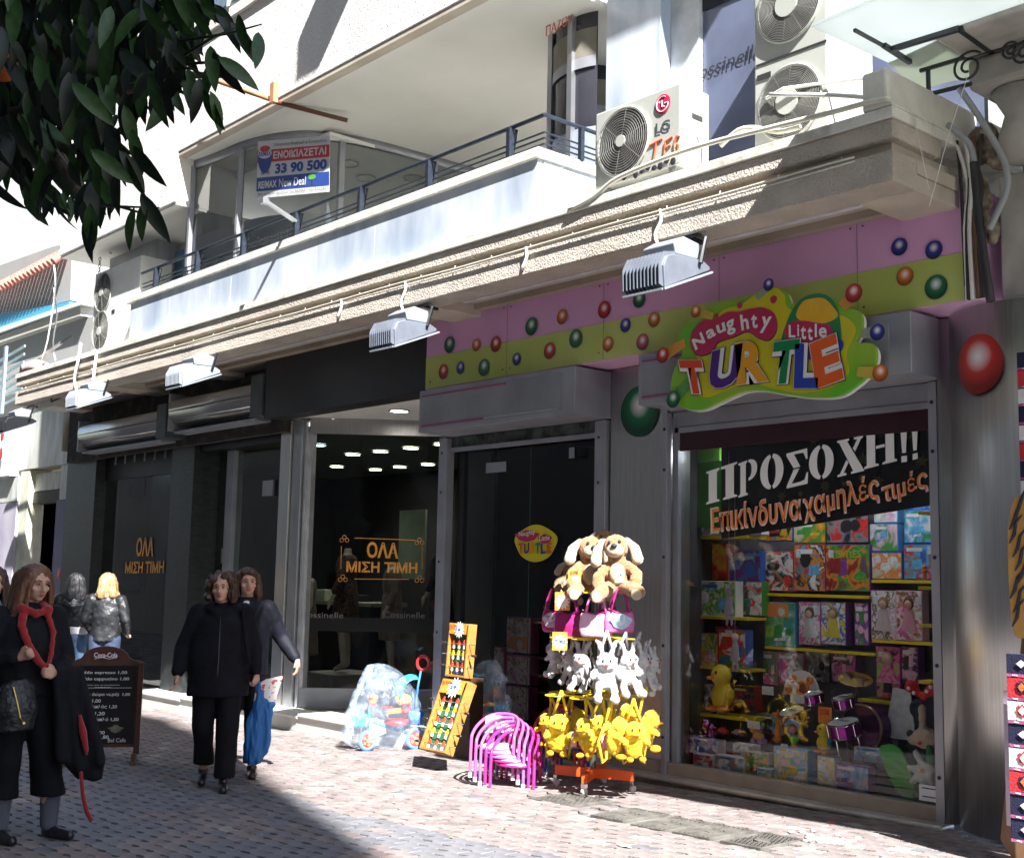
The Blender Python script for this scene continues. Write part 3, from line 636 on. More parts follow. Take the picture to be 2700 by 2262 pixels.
# dark star board and green boards inside the top of the window
sb_=thing('display_board','black board sprinkled with dull gold stars inside the top of the toy window','board',(-5.4,7.95,1.9))
P0=[at(1902,1110,Y=7.95),at(2460,1060,Y=7.95),at(2465,1330,Y=7.95),at(1902,1420,Y=7.95)]
L(B().prism([(p.x,p.z) for p in P0],.02,facing(7.95)).obj('board',mat('star_board',(.012,.010,.014),.5)),sb_)
st=mat('dull_gold',(.16,.13,.02),.5)
def star(cx,cz,r,n=8,ri=.55,ph=0): return [(cx+(r if i%2==0 else r*ri)*math.cos(math.pi*i/n+ph),cz+(r if i%2==0 else r*ri)*math.sin(math.pi*i/n+ph)) for i in range(2*n)]
for (px,py,r) in [(2047,1152,16),(2145,1158,16),(2175,1280,18),(2062,1308,16),(2110,1302,9),(2275,1210,18),(2315,1268,18),(2430,1215,20),(2300,1130,12),(2270,1258,10),(2395,1150,12),(2225,1275,9),(1985,1130,9)]:
    c=at(px,py,Y=7.94); L(B().prism(star(c.x,c.z,r/ppm(c),random.choice((6,7,8)),.5,random.random()),.002,facing(7.94)).obj('star',st),sb_)
gbm=mat('lime_board',(.13,.42,.04),.6,vs=1.5,col2=(.22,.55,.08)); gb2=mat('deep_green_board',(.04,.22,.02),.6)
t=thing('green_board','lime green back board in the upper left of the toy window','board',(-6.6,8.15,1.8))
a=at(1816,1112,Y=8.15);b_=at(1897,1215,Y=8.15); L(B().box(a.x-.1,b_.x,8.15,8.18,b_.z,a.z).obj('upper_board',gbm),t)
c=at(1902,1295,Y=8.15); L(B().box(a.x-.1,c.x,8.15,8.18,c.z-.3,b_.z-.01).obj('lower_board',gb2),t)
# stencil lettering, cut letter by letter
def stencil(poly_list,px0,py0,px1,py1,hpx0,hpx1,name='letter'):
    Y=7.742; a=at(px0,py0,Y=Y); b_=at(px1,py1,Y=Y); h0=hpx0/ppm(a); h1=hpx1/ppm(b_)
    bb=B()
    for poly in poly_list:
        q=[(a.x+(b_.x-a.x)*u, a.z+(b_.z-a.z)*u+(h0+(h1-h0)*u)*v) for u,v in poly]; bb.prism(q,.002,facing(Y))
    L(bb.obj(name,letter),tw)
def arcp(cx,cy,rx,ry,a0,a1,n=10): return [(cx+rx*math.cos(R(a0+(a1-a0)*i/n)),cy+ry*math.sin(R(a0+(a1-a0)*i/n))) for i in range(n+1)]
def halfO(side):
    a0,a1=(98,262) if side<0 else (-82,82)
    o_=arcp(.5,.5,.48,.5,a0,a1,14); i_=arcp(.5,.5,.17,.40,a1,a0,14); return o_+i_
serifI=lambda x0,x1,s=.08:[(x0-s,0),(x1+s,0),(x1+s,.05),(x1,.08),(x1,.92),(x1+s,.95),(x1+s,1),(x0-s,1),(x0-s,.95),(x0,.92),(x0,.08),(x0-s,.05)]
G={}
G['Π']=[[(.0,0),(.42,0),(.42,.05),(.34,.08),(.34,.90),(.42,.94),(.42,1),(0,1),(0,.95),(.08,.92),(.08,.08),(0,.05)],[(.47,1),(.47,.93),(.62,.9),(.62,.08),(.54,.05),(.54,0),(.98,0),(.98,.05),(.88,.08),(.88,.92),(.98,.95),(.98,1)]]
G['Ρ']=[[(0,0),(.48,0),(.48,.05),(.38,.08),(.38,.92),(.46,.95),(.46,1),(0,1),(0,.95),(.10,.92),(.10,.08),(0,.05)],[(.52,1)]+arcp(.55,.70,.42,.30,90,-90,10)+[(.52,.40),(.52,.47)]+arcp(.54,.70,.15,.22,-90,90,8)+[(.52,.93)]]
G['Ο']=[halfO(-1),halfO(1)]
G['Σ']=[[(.02,1),(.94,1),(.96,.70),(.90,.70),(.78,.90),(.50,.92),(.36,.92),(.64,.53),(.34,.53),(.02,.93)],[(.34,.49),(.60,.49),(.24,.10),(.62,.10),(.82,.13),(.92,.32),(.98,.32),(.95,0),(.02,0),(.02,.06)]]
G['Χ']=[[(0,1),(.46,1),(.46,.95),(.38,.93),(.98,.05),(1,.05),(1,0),(.52,0),(.52,.05),(.6,.07),(.08,.93),(0,.95)],[(.62,1),(.96,1),(.96,.95),(.88,.92),(.66,.62),(.60,.70),(.74,.92),(.62,.95)],[(.0,0),(.34,0),(.34,.05),(.24,.08),(.42,.33),(.35,.42),(.10,.07),(0,.05)]]
G['Χ'][1]=[(.64,1),(.98,1),(.98,.95),(.90,.92),(.68,.60),(.60,.70),(.76,.92),(.64,.95)]
G['Η']=[[(0,0),(.44,0),(.44,.05),(.34,.08),(.34,.92),(.44,.95),(.44,1),(0,1),(0,.95),(.08,.92),(.08,.08),(0,.05)],[(.56,0),(1,0),(1,.05),(.92,.08),(.92,.92),(1,.95),(1,1),(.56,1),(.56,.95),(.66,.92),(.66,.08),(.56,.05)],[(.37,.46),(.63,.46),(.63,.54),(.37,.54)]]
G['!']=[[(.1,1),(.9,1),(.7,.24),(.3,.24)],[(.2,0),(.8,0),(.8,.16),(.2,.16)]]
def row(px0,py0,px1,py1,h0,h1,ch): stencil(G[ch],px0,py0,px1,py1,h0,h1)
for (ch,x0,y0,x1,y1,h0,h1) in [('Π',1862,1330,1945,1308,86,92),('Ρ',1947,1312,1998,1296,90,94),('Ο',2003,1297,2067,1282,92,95),('Σ',2073,1288,2132,1274,92,94),('Ο',2132,1269,2200,1258,90,94),('Χ',2208,1258,2278,1241,96,94),('Η',2279,1237,2365,1215,100,98),('!',2372,1220,2396,1216,102,100),('!',2402,1214,2424,1208,100,98)]:
    row(x0,y0,x1,y1,h0,h1,ch)
def tilted(s,x0,y0,x1,y1,h,mt,bold,name,lift):
    Y=7.742; a=at(x0,y0,Y=Y);b_=at(x1,y1,Y=Y); k=((b_-a).normalized()); up=Vector((-k.z*.35,0,1)); return L(text(name,s,a,b_,h/ppm(a),mt,None,bold,up,lift=lift),tw)
pale=mat('pale_pink_outline',(.80,.62,.55),.5)
for s,x0,y0,x1,y1,h,d in [('Επικίνδυνα',1880,1403,2110,1366,62,0),('χαμηλές',2126,1376,2318,1326,74,0),('τιμές',2334,1334,2446,1292,60,0)]:
    tilted(s,x0-5,y0+5,x1+5,y1+5,h+9,pale,.03,'lettering_outline',.003); tilted(s,x0,y0,x1,y1,h,orange,.008,'lettering',.007)
# ---------------------------------------------------------------- toy shop name sign
sg=thing('shop_sign','cut-out green and yellow name sign of the toy shop hung over its window','shop sign',(-5.45,7.15,2.95))
SY=7.14
def sp(px,py,Y=SY): p=at(px,py,Y=Y); return (p.x,p.z)
def spl(pts,n=6):   # smooth closed outline
    k=len(pts);o_=[]
    for i in range(k):
        p0,p1,p2,p3=[Vector((pts[(i+j-1)%k][0],pts[(i+j-1)%k][1])) for j in range(4)]
        for q in range(n):
            t=q/n; o_.append(tuple(.5*((2*p1)+(-p0+p2)*t+(2*p0-5*p1+4*p2-p3)*t*t+(-p0+3*p1-3*p2+p3)*t*t*t)))
    return o_
def s8(x,y): return (1650+x*.40476,700+y*.40476)   # reading of the enlarged survey of this sign
out=[(340,900),(295,830),(300,740),(330,640),(370,560),(330,500),(400,380),(490,350),(580,260),(700,235),(790,215),(880,150),(960,135),(1040,180),(1080,250),(1200,200),(1340,210),(1400,270),(1500,290),(1535,340),(1530,430),(1500,500),(1600,510),(1630,580),(1600,680),(1500,780),(1380,850),(1200,858),(1020,835),(880,812),(760,820),(640,870),(500,935),(400,935)]
L(B().prism(spl([sp(*s8(*p)) for p in out]),.03,facing(SY),0).obj('board',[lg2]),sg)
L(B().prism(spl([sp(*s8(*p),SY+.001) for p in [(x+ (6 if x<900 else -2),y+9) for x,y in out]]),.03,facing(SY+.033),0).obj('board_edge',sign_w),sg)
inn=[(450,620),(560,440),(620,300),(760,250),(860,170),(960,140),(1030,190),(1060,280),(1250,330),(1420,330),(1500,420),(1440,560),(1450,700),(1340,790),(1150,830),(960,800),(800,760),(640,820),(520,860),(430,800)]
L(B().prism(spl([sp(*s8(*p),SY-.004) for p in inn]),.002,facing(SY-.004)).obj('yellow_ground',lm),sg)
band1=[(430,440),(500,360),(580,350),(660,305),(740,300),(820,280),(900,275),(970,320),(980,420),(930,485),(860,470),(790,430),(700,465),(600,500),(560,560),(480,585),(425,540)]
L(B().prism(spl([sp(*s8(x+4,y+7),SY-.006) for x,y in band1]),.002,facing(SY-.006)).obj('name_plate_shade',outl),sg)
L(B().prism(spl([sp(*s8(*p),SY-.009) for p in band1]),.002,facing(SY-.009)).obj('name_plate',magenta),sg)
band2=[(1035,420),(1070,370),(1160,360),(1250,375),(1320,385),(1345,430),(1320,490),(1230,500),(1130,505),(1050,490)]
L(B().prism(spl([sp(*s8(*p),SY-.009) for p in band2]),.002,facing(SY-.009)).obj('name_plate',magenta),sg)
# plain rounded green hill stands where the printed figure is
hill=[(1050,560),(1010,500),(1060,340),(1120,240),(1200,190),(1300,190),(1370,260),(1400,400),(1390,540),(1250,600)]
L(B().prism(spl([sp(*s8(*p),SY-.0065) for p in hill]),.002,facing(SY-.0065)).obj('green_patch',mat('sign_deep_green',(.01,.20,.06),.4,var=.05)),sg)
hill2=[(1110,330),(1150,240),(1220,215),(1290,215),(1350,270),(1380,330),(1300,375),(1180,375)]
L(B().prism(spl([sp(*s8(*p),SY-.0085) for p in hill2]),.001,facing(SY-.0085)).obj('amber_patch',mat('sign_amber',(.75,.42,.01),.4,var=.05)),sg)
hill3=[(1060,560),(1050,500),(1140,505),(1250,500),(1400,480),(1400,560),(1240,620)]
L(B().prism(spl([sp(*s8(*p),SY-.0085) for p in hill3]),.001,facing(SY-.0085)).obj('blue_patch',LC['L']),sg)
for (x,y,r) in ((590,328,16),(742,260,20),(962,222,24)): L(B().prism(blob(*sp(*s8(x,y),SY-.008),r*.405/330,r*.405/330,0,n=16,amp=.02),.002,facing(SY-.008)).obj('red_spot',magenta),sg)
def sl(ch,x0,y0,x1,y1,h,mt,o1=.115,o2=.045,tilt=0,nm='letter',wm=sign_w):
    for (k,b_,mm,lf) in ((9,o1+.02,outl,.0),(5,o1,wm,.003),(0,o2,mt,.006)):
        q=k*.9+10; a=sp(*s8(x0-q,y0+q),SY-.012); c=sp(*s8(x1+q,y1+q),SY-.012)
        up=Vector((math.sin(R(tilt)),0,math.cos(R(tilt)))); hh=(h+2*q-8)*.40476/335
        o=text(nm if k==0 else nm+'_edge',ch,(a[0],SY-.012,a[1]),(c[0],SY-.012,c[1]),hh,mm,None,b_,up,lift=lf+(.003 if k<9 else 0)); L(o,sg)
for (ch,x0,y0,x1,y1,h,k,tl) in [('T',400,825,530,828,215,'T',-14),('U',548,812,728,762,240,'U',8),('R',742,770,925,742,250,'R',-4),('T',950,770,1100,752,245,'t',8),('L',1108,792,1245,790,250,'L',3),('E',1258,795,1415,728,260,'E',-10)]:
    sl(ch,x0,y0,x1,y1,h,LC[k],tilt=tl)
for ch,x0,y0,x1,y1,h,tl in [('N',455,555,520,500,80,-25),('a',535,485,590,455,60,-20),('u',600,450,655,425,60,-15),('g',665,460,720,440,95,-12),('h',755,425,805,412,100,-8),('t',820,412,860,408,90,-4),('y',870,440,935,440,100,12)]:
    a=sp(*s8(x0,y0),SY-.013);c=sp(*s8(x1,y1),SY-.013); L(text('letter',ch,(a[0],SY-.013,a[1]),(c[0],SY-.013,c[1]),h*.40476/335,sign_w,None,.03,Vector((math.sin(R(tl)),0,math.cos(R(tl)))),lift=.001),sg)
for i,(ch,x0,x1,y0,h) in enumerate([('L',1062,1105,470,75),('i',1118,1130,462,70),('t',1140,1175,482,80),('t',1185,1218,488,80),('l',1232,1246,468,80),('e',1258,1310,470,60)]):
    a=sp(*s8(x0,y0),SY-.013);c=sp(*s8(x1,y0),SY-.013); L(text('letter',ch,(a[0],SY-.013,a[1]),(c[0],SY-.013,c[1]),h*.40476/335,sign_w,None,.025,lift=.001),sg)
for (x,y,r,k,tx,ty) in [(930,125,42,'b',845,210),(1485,180,64,'r',1400,270),(455,300,42,'o',560,330),(240,585,52,'r',380,500),(308,872,56,'g',400,760),(1638,435,55,'b',1530,440),(1658,700,58,'o',1500,690)]:
    c=at(*s8(x,y),Y=SY-.02); r_=r*.405/ppm(c); q=at(*s8(tx,ty),Y=SY-.02); dx,dz=(q.x-c.x),(q.z-c.z); l_=math.hypot(dx,dz); nx_,nz_=-dz/l_*r_*.8,dx/l_*r_*.8
    L(B().prism([(c.x+nx_,c.z+nz_),(c.x-nx_,c.z-nz_),(q.x-nx_*.7,q.z-nz_*.7),(q.x+nx_*.7,q.z+nz_*.7)],.002,facing(SY-.008)).obj('ball_trail',{'b':mat('trail_blue',(.30,.34,.25),.5),'r':mat('trail_red',(.62,.28,.04),.5),'o':mat('trail_orange',(.55,.42,.05),.5),'g':mat('trail_green',(.10,.30,.06),.5)}[k]),sg)
    L(disc('printed_ball',c,r_,BC[k],None),sg)
# ---------------------------------------------------------------- round steel column and the red ball sticker
cl=thing('steel_column','wide rounded column clad in brushed stainless steel at the right of the toy window','column',(-3.9,7.7,.05))
pr=[]
for i in range(25):
    a=R(200-i*6.5); pr.append((-3.62+.62*math.cos(a)*-1 if 0 else 0,0))
bb=B(); vs=[];fs=[]
path=[(-4.30,7.70),(-4.28,7.60)]+[(-3.72+.56*math.cos(R(a)),7.92+.56*math.sin(R(a))) for a in range(208,300,6)]+[(-3.2,7.42),(-2.9,7.42)]
for (x,y) in path: vs+=[(x,y,.07),(x,y,1.62),(x,y,3.42)]
for i in range(len(path)-1): fs+=[(3*i,3*i+3,3*i+4,3*i+1),(3*i+1,3*i+4,3*i+5,3*i+2)]
bb.add(vs,fs); o=L(bb.obj('cladding',mat('column_steel',(.48,.48,.48),.33,.95,var=.08,vs=3,stretch=(25,25,.5),bump=.10,bs=9),smooth=True),cl); m_=o.modifiers.new('s','SOLIDIFY'); m_.thickness=.01; m_.offset=1
def col_y(x):
    for (xa,ya),(xb,yb) in zip(path,path[1:]):
        if xb>xa and xa<=x<=xb: return ya+(yb-ya)*(x-xa)/(xb-xa)
    return 7.42
dcol=at(2597,964,Y=7.45); r_=80/ppm(dcol); bb=B(); rings_=8; nn=40; vs=[(dcol.x,col_y(dcol.x)-.018,dcol.z)]
for q in range(1,rings_+1):
    for k in range(nn): x=dcol.x+r_*.92*q/rings_*math.cos(2*math.pi*k/nn); vs.append((x,col_y(x)-.018,dcol.z+r_*q/rings_*math.sin(2*math.pi*k/nn)))
fs=[(0,1+(k+1)%nn,1+k) for k in range(nn)]
for q in range(rings_-1): fs+=[(1+q*nn+k,1+q*nn+(k+1)%nn,1+(q+1)*nn+(k+1)%nn,1+(q+1)*nn+k) for k in range(nn)]
bb.add([((x-dcol.x)/r_,(y-dcol.y),(z-dcol.z)/r_) for x,y,z in vs],fs)
t=bb.obj('wall_sticker',BC['r'],None,smooth=True); t.location=dcol; t.scale=(r_,1,r_); setp(t,'big red ball sticker high on the round steel column','sticker')
P('dark_gap',B().box(-4.312,-4.30,7.64,7.9,.05,3.45),dark)
# ---------------------------------------------------------------- first floor: parapet, railing, recess
xs=[-15.15,-14.0,-12.95,-12.45,-11.3,-10.65,-9.6,-8.35,-7.27]
for a,b_ in zip(xs,xs[1:]): P('marble_slab',B().box(a+.003,b_-.003,6.60,6.66,4.545,5.06),marble,bevel=.002)
P('marble_slab',B().box(-7.33,-7.265,6.665,7.6,4.545,5.06),marble,bevel=.002)
P('parapet_core',B().box(-15.1,-7.34,6.661,6.80,4.541,5.06),plaster)
for a,b_ in zip([-15.22,-13.9,-12.7,-11.4,-10.1,-8.6],[-13.9,-12.7,-11.4,-10.1,-8.6,-7.235]): P('coping_stone',B().box(a+.003,b_-.003,6.57,6.86,5.062,5.15),capst,bevel=.006)
P('coping_stone',B().box(-7.4,-7.235,6.863,7.6,5.062,5.15),capst,bevel=.006)
rl=thing('railing','thin dark blue steel railing along the marble parapet','railing',(-11,6.64,5.15))
def LB(bb,name,mt,**k): return L(bb.obj(name,mt,**k),rl)
LB(B().tube([(-14.95,6.64,5.44),(-7.24,6.64,5.44),(-7.24,7.6,5.44)],.019,8),'handrail',railm)
for z in (5.30,5.25,5.20): LB(B().tube([(-14.95,6.66,z),(-7.26,6.66,z),(-7.26,7.6,z)],.009,6),'rail_bar',railm)
for x in (-14.5,-13.37,-12.26,-11.12,-9.91,-8.8,-7.66): LB(B().box(x-.022,x+.022,6.60,6.66,5.15,5.43).add([(x-.02,6.66,5.43),(x+.02,6.66,5.43),(x+.02,6.70,5.43),(x-.02,6.70,5.43),(x-.02,6.66,5.2),(x+.02,6.66,5.2)],[(0,1,2,3),(0,4,5,1),(2,5,4,3)]),'post',railm)
LB(B().box(-7.26,-7.22,7.05,7.09,5.15,5.43),'post',railm)
bk=thing('lamp_bracket','bare steel arm poking out from the railing over the marble parapet','bracket',(-11.1,6.62,5.3))
L(B().bar((-11.12,6.62,5.33),(-11.12,6.25,5.47),.045,.03).obj('arm',alu),bk); L(B().box(-11.15,-11.09,6.2,6.27,5.44,5.5).obj('end_lug',alu),bk)
# overhanging upper storey
P('upper_storey',B().box(-13.8,-7.35,6.5,6.9,6.75,9.6),stucco,bevel=.01)
P('upper_storey',B().box(-7.35,-3.7,8.0,8.3,6.7,12),stucco)
P('second_floor_slab',B().box(-7.3,-3.4,6.5,8,9.3,9.5),cream)
P('upper_storey',B().box(-17.5,-13.802,6.5,6.9,6.12,9.6),stucco,bevel=.01)
P('soffit_edge',B().box(-13.8,-7.35,6.51,6.62,6.70,6.748),tan)
P('soffit',B().box(-13.8,-7.35,6.622,12,6.70,6.74),cream)
P('soffit',B().box(-17.5,-13.803,6.52,12,6.09,6.118),cream)
P('beam_end',B().box(-13.83,-13.80,6.52,7.4,6.12,6.72),cream)
a=at(540,70,Y=6.45)
wn=thing('window','white-framed upper window above a thin projecting ledge behind the leaves','window',(a.x,6.5,a.z))
P('window_ledge',B().box(-13.9,-8.9,6.46,6.498,8.05,8.13),capst,bevel=.01)
for i in range(3):
    x=-13.2+i*1.35
    L(B().box(x,x+1.25,6.47,6.499,8.14,9.5).obj('frame',white,bevel=.01),wn); L(B().box(x+.1,x+1.15,6.455,6.469,8.24,9.5).obj('pane',mat('pane_blue',(.16,.22,.30),.1)),wn); L(B().box(x+.6,x+.66,6.44,6.454,8.2,9.5).obj('mullion',white),wn)
# unseen slab added out of frame to throw the shadow on the upper wall
bc=thing('shadow_slab','unseen slab added above the frame to throw a shadow on the upper storey','shadow_slab',(-7.4,6.4,8.2))
L(B().box(-9.0,-8.55,5.80,6.499,9.05,9.52).obj('slab',stucco,bevel=.03),bc)
# curved glass of the recess
arc=[(-13.8,6.74),(-13.37,6.80),(-12.77,6.84),(-12.29,6.96),(-11.90,7.2),(-11.70,7.55),(-11.60,7.95),(-11.56,8.5),(-11.54,9.1),(-11.5,9.8),(-11.4,11)]
def spline2(pts,n=5):
    o_=[]
    for i in range(len(pts)-1):
        P_=[Vector(pts[max(0,min(len(pts)-1,i+j-1))]) for j in range(4)]
        for q in range(n):
            t=q/n; o_.append(.5*((2*P_[1])+(-P_[0]+P_[2])*t+(2*P_[0]-5*P_[1]+4*P_[2]-P_[3])*t*t+(-P_[0]+3*P_[1]-3*P_[2]+P_[3])*t*t*t))
    return o_+[Vector(pts[-1])]
ar=spline2(arc,4)
cg=thing('curved_window','curved first-floor shop glass with frosted lower band beside the rent notice','shop window',(-12.4,7,4.55))
def curtain(path,z0,z1,mt,name,par,off=0):
    bb=B();vs=[];fs=[]
    for p in path: vs+=[(p.x,p.y-off,z0),(p.x,p.y-off,z1)]
    for i in range(len(path)-1): fs.append((2*i,2*i+2,2*i+3,2*i+1))
    bb.add(vs,fs); return L(bb.obj(name,mt,smooth=True),par)
curtain(ar,4.6,6.62,glass('recess_glass',(.78,.80,.79),min_=.08),'pane',cg)
curtain(ar,4.6,5.72,mat('frosted_grey',(.66,.68,.69),.5,var=.03),'frosted_band',cg,-.012)
o=curtain(ar,6.60,6.70,alud,'head_rail',cg,.02); o.modifiers.new('s','SOLIDIFY').thickness=.05
for i in (0,8,20,30): p=ar[i]; L(B().box(p.x-.025,p.x+.025,p.y-.05,p.y+.02,4.6,6.62).obj('mullion',alud),cg)
for x_,z_ in ((-13.95,0),): pass
P('back_wall',B().box(-16,-3.6,11.2,11.3,4.5,6.7),mat('recess_wall',(.62,.63,.60),.8,var=.06,vs=1))
P('inner_ceiling',B().box(-15.6,-11.6,7.3,11.1,6.60,6.64),mat('inner_ceiling_grey',(.75,.75,.72),.6,var=.03))
for (px,py) in ((918,432),(965,470),(1090,470)):
    c=at(px,py,Z=6.59); t=thing('ceiling_spot','round grey recessed lamp in the first-floor ceiling','ceiling light',c,0,'unlit round lamps in the first-floor ceiling'); B().ring((0,0,0),.12,.015,n=20).obj('bezel',alud,t); B().cyl((0,0,-.006),.11,.012,n=20).obj('diffuser',mat('lamp_off',(.5,.5,.46),.4),t)
bk1=mat('pier_marble',(.20,.21,.215),.4,vs=3,col2=(.33,.34,.34),stretch=(1,1,.3),det=8,fac=(.4,.62))
P('marble_pier',B().box(-14.3,-13.82,6.9,7.3,4.54,6.11),bk1,bevel=.004)
P('marble_pier',B().box(-14.75,-14.33,7.2,7.5,4.54,6.09),marble,bevel=.004)
P('marble_pier',B().box(at(292,650,Y=7.05).x,at(412,650,Y=7.05).x,7.05,7.5,4.54,6.089),mat('pier_marble_pale',(.30,.31,.33),.4,vs=2.4,col2=(.52,.52,.53),stretch=(1,1,.3),det=8,fac=(.4,.62)),bevel=.004)
P('side_window',B().box(at(416,650,Y=7.35).x,-14.8,7.35,7.4,4.6,6.05),mat('side_window_grey',(.30,.33,.34),.15,vs=1,col2=(.42,.45,.46)))
P('side_window_pane',B().box(-15.9,-15.1,7.33,7.345,5.5,5.95),mat('side_window_sky',(.12,.24,.42),.1))
def ftext(name,s,x0,y0,x1,y1,h,Y,mt,par,bold=0,lift=.004,up=(0,0,1)):
    a=at(x0,y0,Y=Y);b_=at(x1,y1,Y=Y); o=text(name,s,a,b_,h/ppm(a),mt,None,bold,up,lift=lift); o.parent=par
    if par is not None: o.location=o.location-par.location
    return o
ftext('lettering','Cossinelle',652,650,790,618,26,6.80,ink,cg)
# rounded glass corner on the right
cc=Vector((-7.72,8.02)); 
ry=[cc+Vector((math.cos(R(a)),math.sin(R(a))))*.62 for a in range(120,302,8)]
rg=thing('rounded_glass_corner','rounded dark glass bay with mullions beside the marble pier','shop window',(-7.72,7.5,4.55))
curtain(ry,4.6,6.7,mat('bay_glass_dark',(.035,.035,.045),.06,var=.3,vs=1.5),'pane',rg)
curtain(ry,4.6,5.62,frost,'frosted_band',rg,.012)
o=curtain(ry,6.18,6.28,alud,'ring_rail',rg,.02)
o=curtain(ry,6.28,6.55,mat('bay_poster',(.22,.20,.16),.6),'poster_band',rg,.014)
for i in (12,14,19): p=ry[i]; L(B().box(p.x-.03,p.x+.03,p.y-.05,p.y+.03,4.55,6.7).obj('mullion',alu),rg)
ftext('lettering','ΡΕΩΜΕ',1440,68,1512,30,26,7.34,mat('red_ink',(.6,.08,.04),.5),rg,.02); ftext('lettering','ΠΑΖΟΥ',1440,98,1512,60,30,7.34,mat('red_ink',(.6,.08,.04),.5),rg,.02)
ftext('lettering','elle',1465,372,1500,350,22,7.36,ink,rg)
P('marble_pier',B().box(-7.3,-6.66,7.42,7.9,4.54,9.29),marble,bevel=.004)
P('window_reveal',B().box(-6.658,-6.35,7.55,7.9,4.54,9.29),mat('reveal_white',(.62,.64,.66),.5),bevel=.004)
bw=thing('upper_shop_window','dark blue first-floor window with a shop name behind the air conditioners','shop window',(-5.8,7.7,4.6))
L(B().box(-6.34,-3.9,7.602,7.66,4.55,9.2).obj('pane',mat('blue_film',(.13,.15,.23),.25,var=.15,vs=2)),bw)
L(B().box(-6.34,-3.9,7.590,7.600,6.35,9.2).obj('upper_pane',mat('dark_pane',(.02,.02,.03),.08)),bw)
ftext('lettering','Cossinelle',1808,226,2010,146,38,7.597,ink,bw,0,up=(.15,0,1))
# rent notice
rn=thing('rent_notice','white, red and blue rent notice pasted on the curved first-floor glass','notice',(0,0,0))
NY=6.77
def npt(u,v):   # u along, v up on the notice
    tl,tr,bl,br=at(680,374,Y=NY),at(870,358,Y=NY),at(676,524,Y=NY),at(868,506,Y=NY)
    return (bl*(1-u)+br*u)*(1-v)+(tl*(1-u)+tr*u)*v
def nquad(u0,u1,v0,v1,mt,name,lift=0):
    q=[npt(u0,v0),npt(u1,v0),npt(u1,v1),npt(u0,v1)]; q=[p-Vector((0,lift,0)) for p in q]; return B().add(q+[p+Vector((0,.002,0)) for p in q],[(0,1,2,3),(7,6,5,4),(0,4,5,1),(1,5,6,2),(2,6,7,3),(3,7,4,0)]).obj(name,mt,rn)
def ntext(s,u0,u1,v,h,mt,bold=0,name='lettering'): 
    return text(name,s,npt(u0,v),npt(u1,v),h*abs(npt(0,1).z-npt(0,0).z),mt,rn,bold,lift=.006)
nb=mat('notice_blue',(.03,.08,.36),.5,var=.03); nr=mat('notice_red',(.68,.04,.05),.5,var=.03)
nquad(0,1,0,1,sign_w,'sheet'); nquad(0,1,.62,.84,nr,'red_band',.002); nquad(0,1,.12,.36,nb,'blue_band',.002)
ntext('ΕΝΟΙΚΙΑΖΕΤΑΙ',.24,.96,.665,.13,sign_w,.03); ntext('33 90 500',.27,.97,.40,.17,nb,.04); ntext('(210)',.07,.19,.40,.07,nb,.02)
ntext('Σταυρούλα Βορβακά & Συνεργάτες',.24,.97,.88,.06,ink); ntext('RE/MAX',.03,.30,.16,.13,sign_w,.04); ntext('New Deal',.33,.70,.16,.14,sign_w,.01)
ntext('Νο1 γραφείο ακινήτων της RE/MAX στην Ελλάδα',.03,.97,.03,.06,ink)
def nblob(u,v,ru,rv,mt,name,lift,sh=None): 
    q=[npt(u+ru*math.cos(t),v+rv*math.sin(t)*(1 if math.sin(t)>0 or not sh else sh))-Vector((0,lift,0)) for t in [2*math.pi*i/24 for i in range(24)]]; B().add(q,[tuple(range(24))]).obj(name,mt,rn)
nblob(.115,.74,.105,.17,nb,'balloon',.004,1.8); nblob(.115,.77,.10,.14,sign_w,'balloon_band',.005,.6); nblob(.115,.86,.075,.055,nr,'balloon_top',.006); ntext('RE/MAX',.025,.205,.73,.08,nb,.03)
nblob(.78,.29,.05,.05,mat('notice_tree',(.12,.45,.08),.5),'tree_mark',.004); nquad(.775,.785,.15,.25,ink,'tree_mark_stem',.004)
base(rn,npt(0,0))
# ---------------------------------------------------------------- air conditioners
acw=mat('ac_white',(.46,.47,.43),.45,var=.04,vs=3,bump=.05); acg=mat('ac_grille',(.24,.24,.22),.5,var=.05); acd=mat('ac_dark',(.03,.03,.03),.6)
def fan(t,c,r,rings=9,spokes=8,hub=.3,hm=None):
    x,y,z=c
    B().cyl((x,y+.001,z),r,.004,ax='y',n=36).obj('fan_opening',acd,t)
    b=B()
    for k in range(5):
        a=k*72; b.bar((x+.05*math.cos(R(a)),y-.004,z+.05*math.sin(R(a))),(x+r*.85*math.cos(R(a)),y-.006,z+r*.85*math.sin(R(a))),.09,.004,up=(0,1,0))
    b.obj('fan_blades',mat('fan_blade',(.05,.05,.05),.5),t)
    g_=B()
    for i in range(rings): g_.ring((x,y-.028-.010*math.sin(math.pi*(i+1)/rings),z),r*(hub+(1-hub)*(i+1)/rings),.0020,(0,1,0),n=40,k=4)
    for i in range(spokes): a=2*math.pi*(i+.3)/spokes; g_.tube([(x+r*hub*math.cos(a),y-.03,z+r*hub*math.sin(a)),(x+r*math.cos(a),y-.028,z+r*math.sin(a))],.0028,4)
    setp(g_.obj('grille',acg,t),kind=None)
    B().ring((x,y-.008,z),r*1.03,.011,(0,1,0),n=40,k=6).obj('shroud_ring',acw,t)
    B().cyl((x,y-.04,z),r*hub,.02,ax='y',n=24).obj('hub_cap',hm or acw,t)
lgp=at(1565,500,Y=6.62)
t=thing('air_conditioner','white single-fan air conditioner with a red round logo and red spray scrawl','air conditioner',(-6.18,6.75,4.545),R(0))
W2=.44; z0=.10
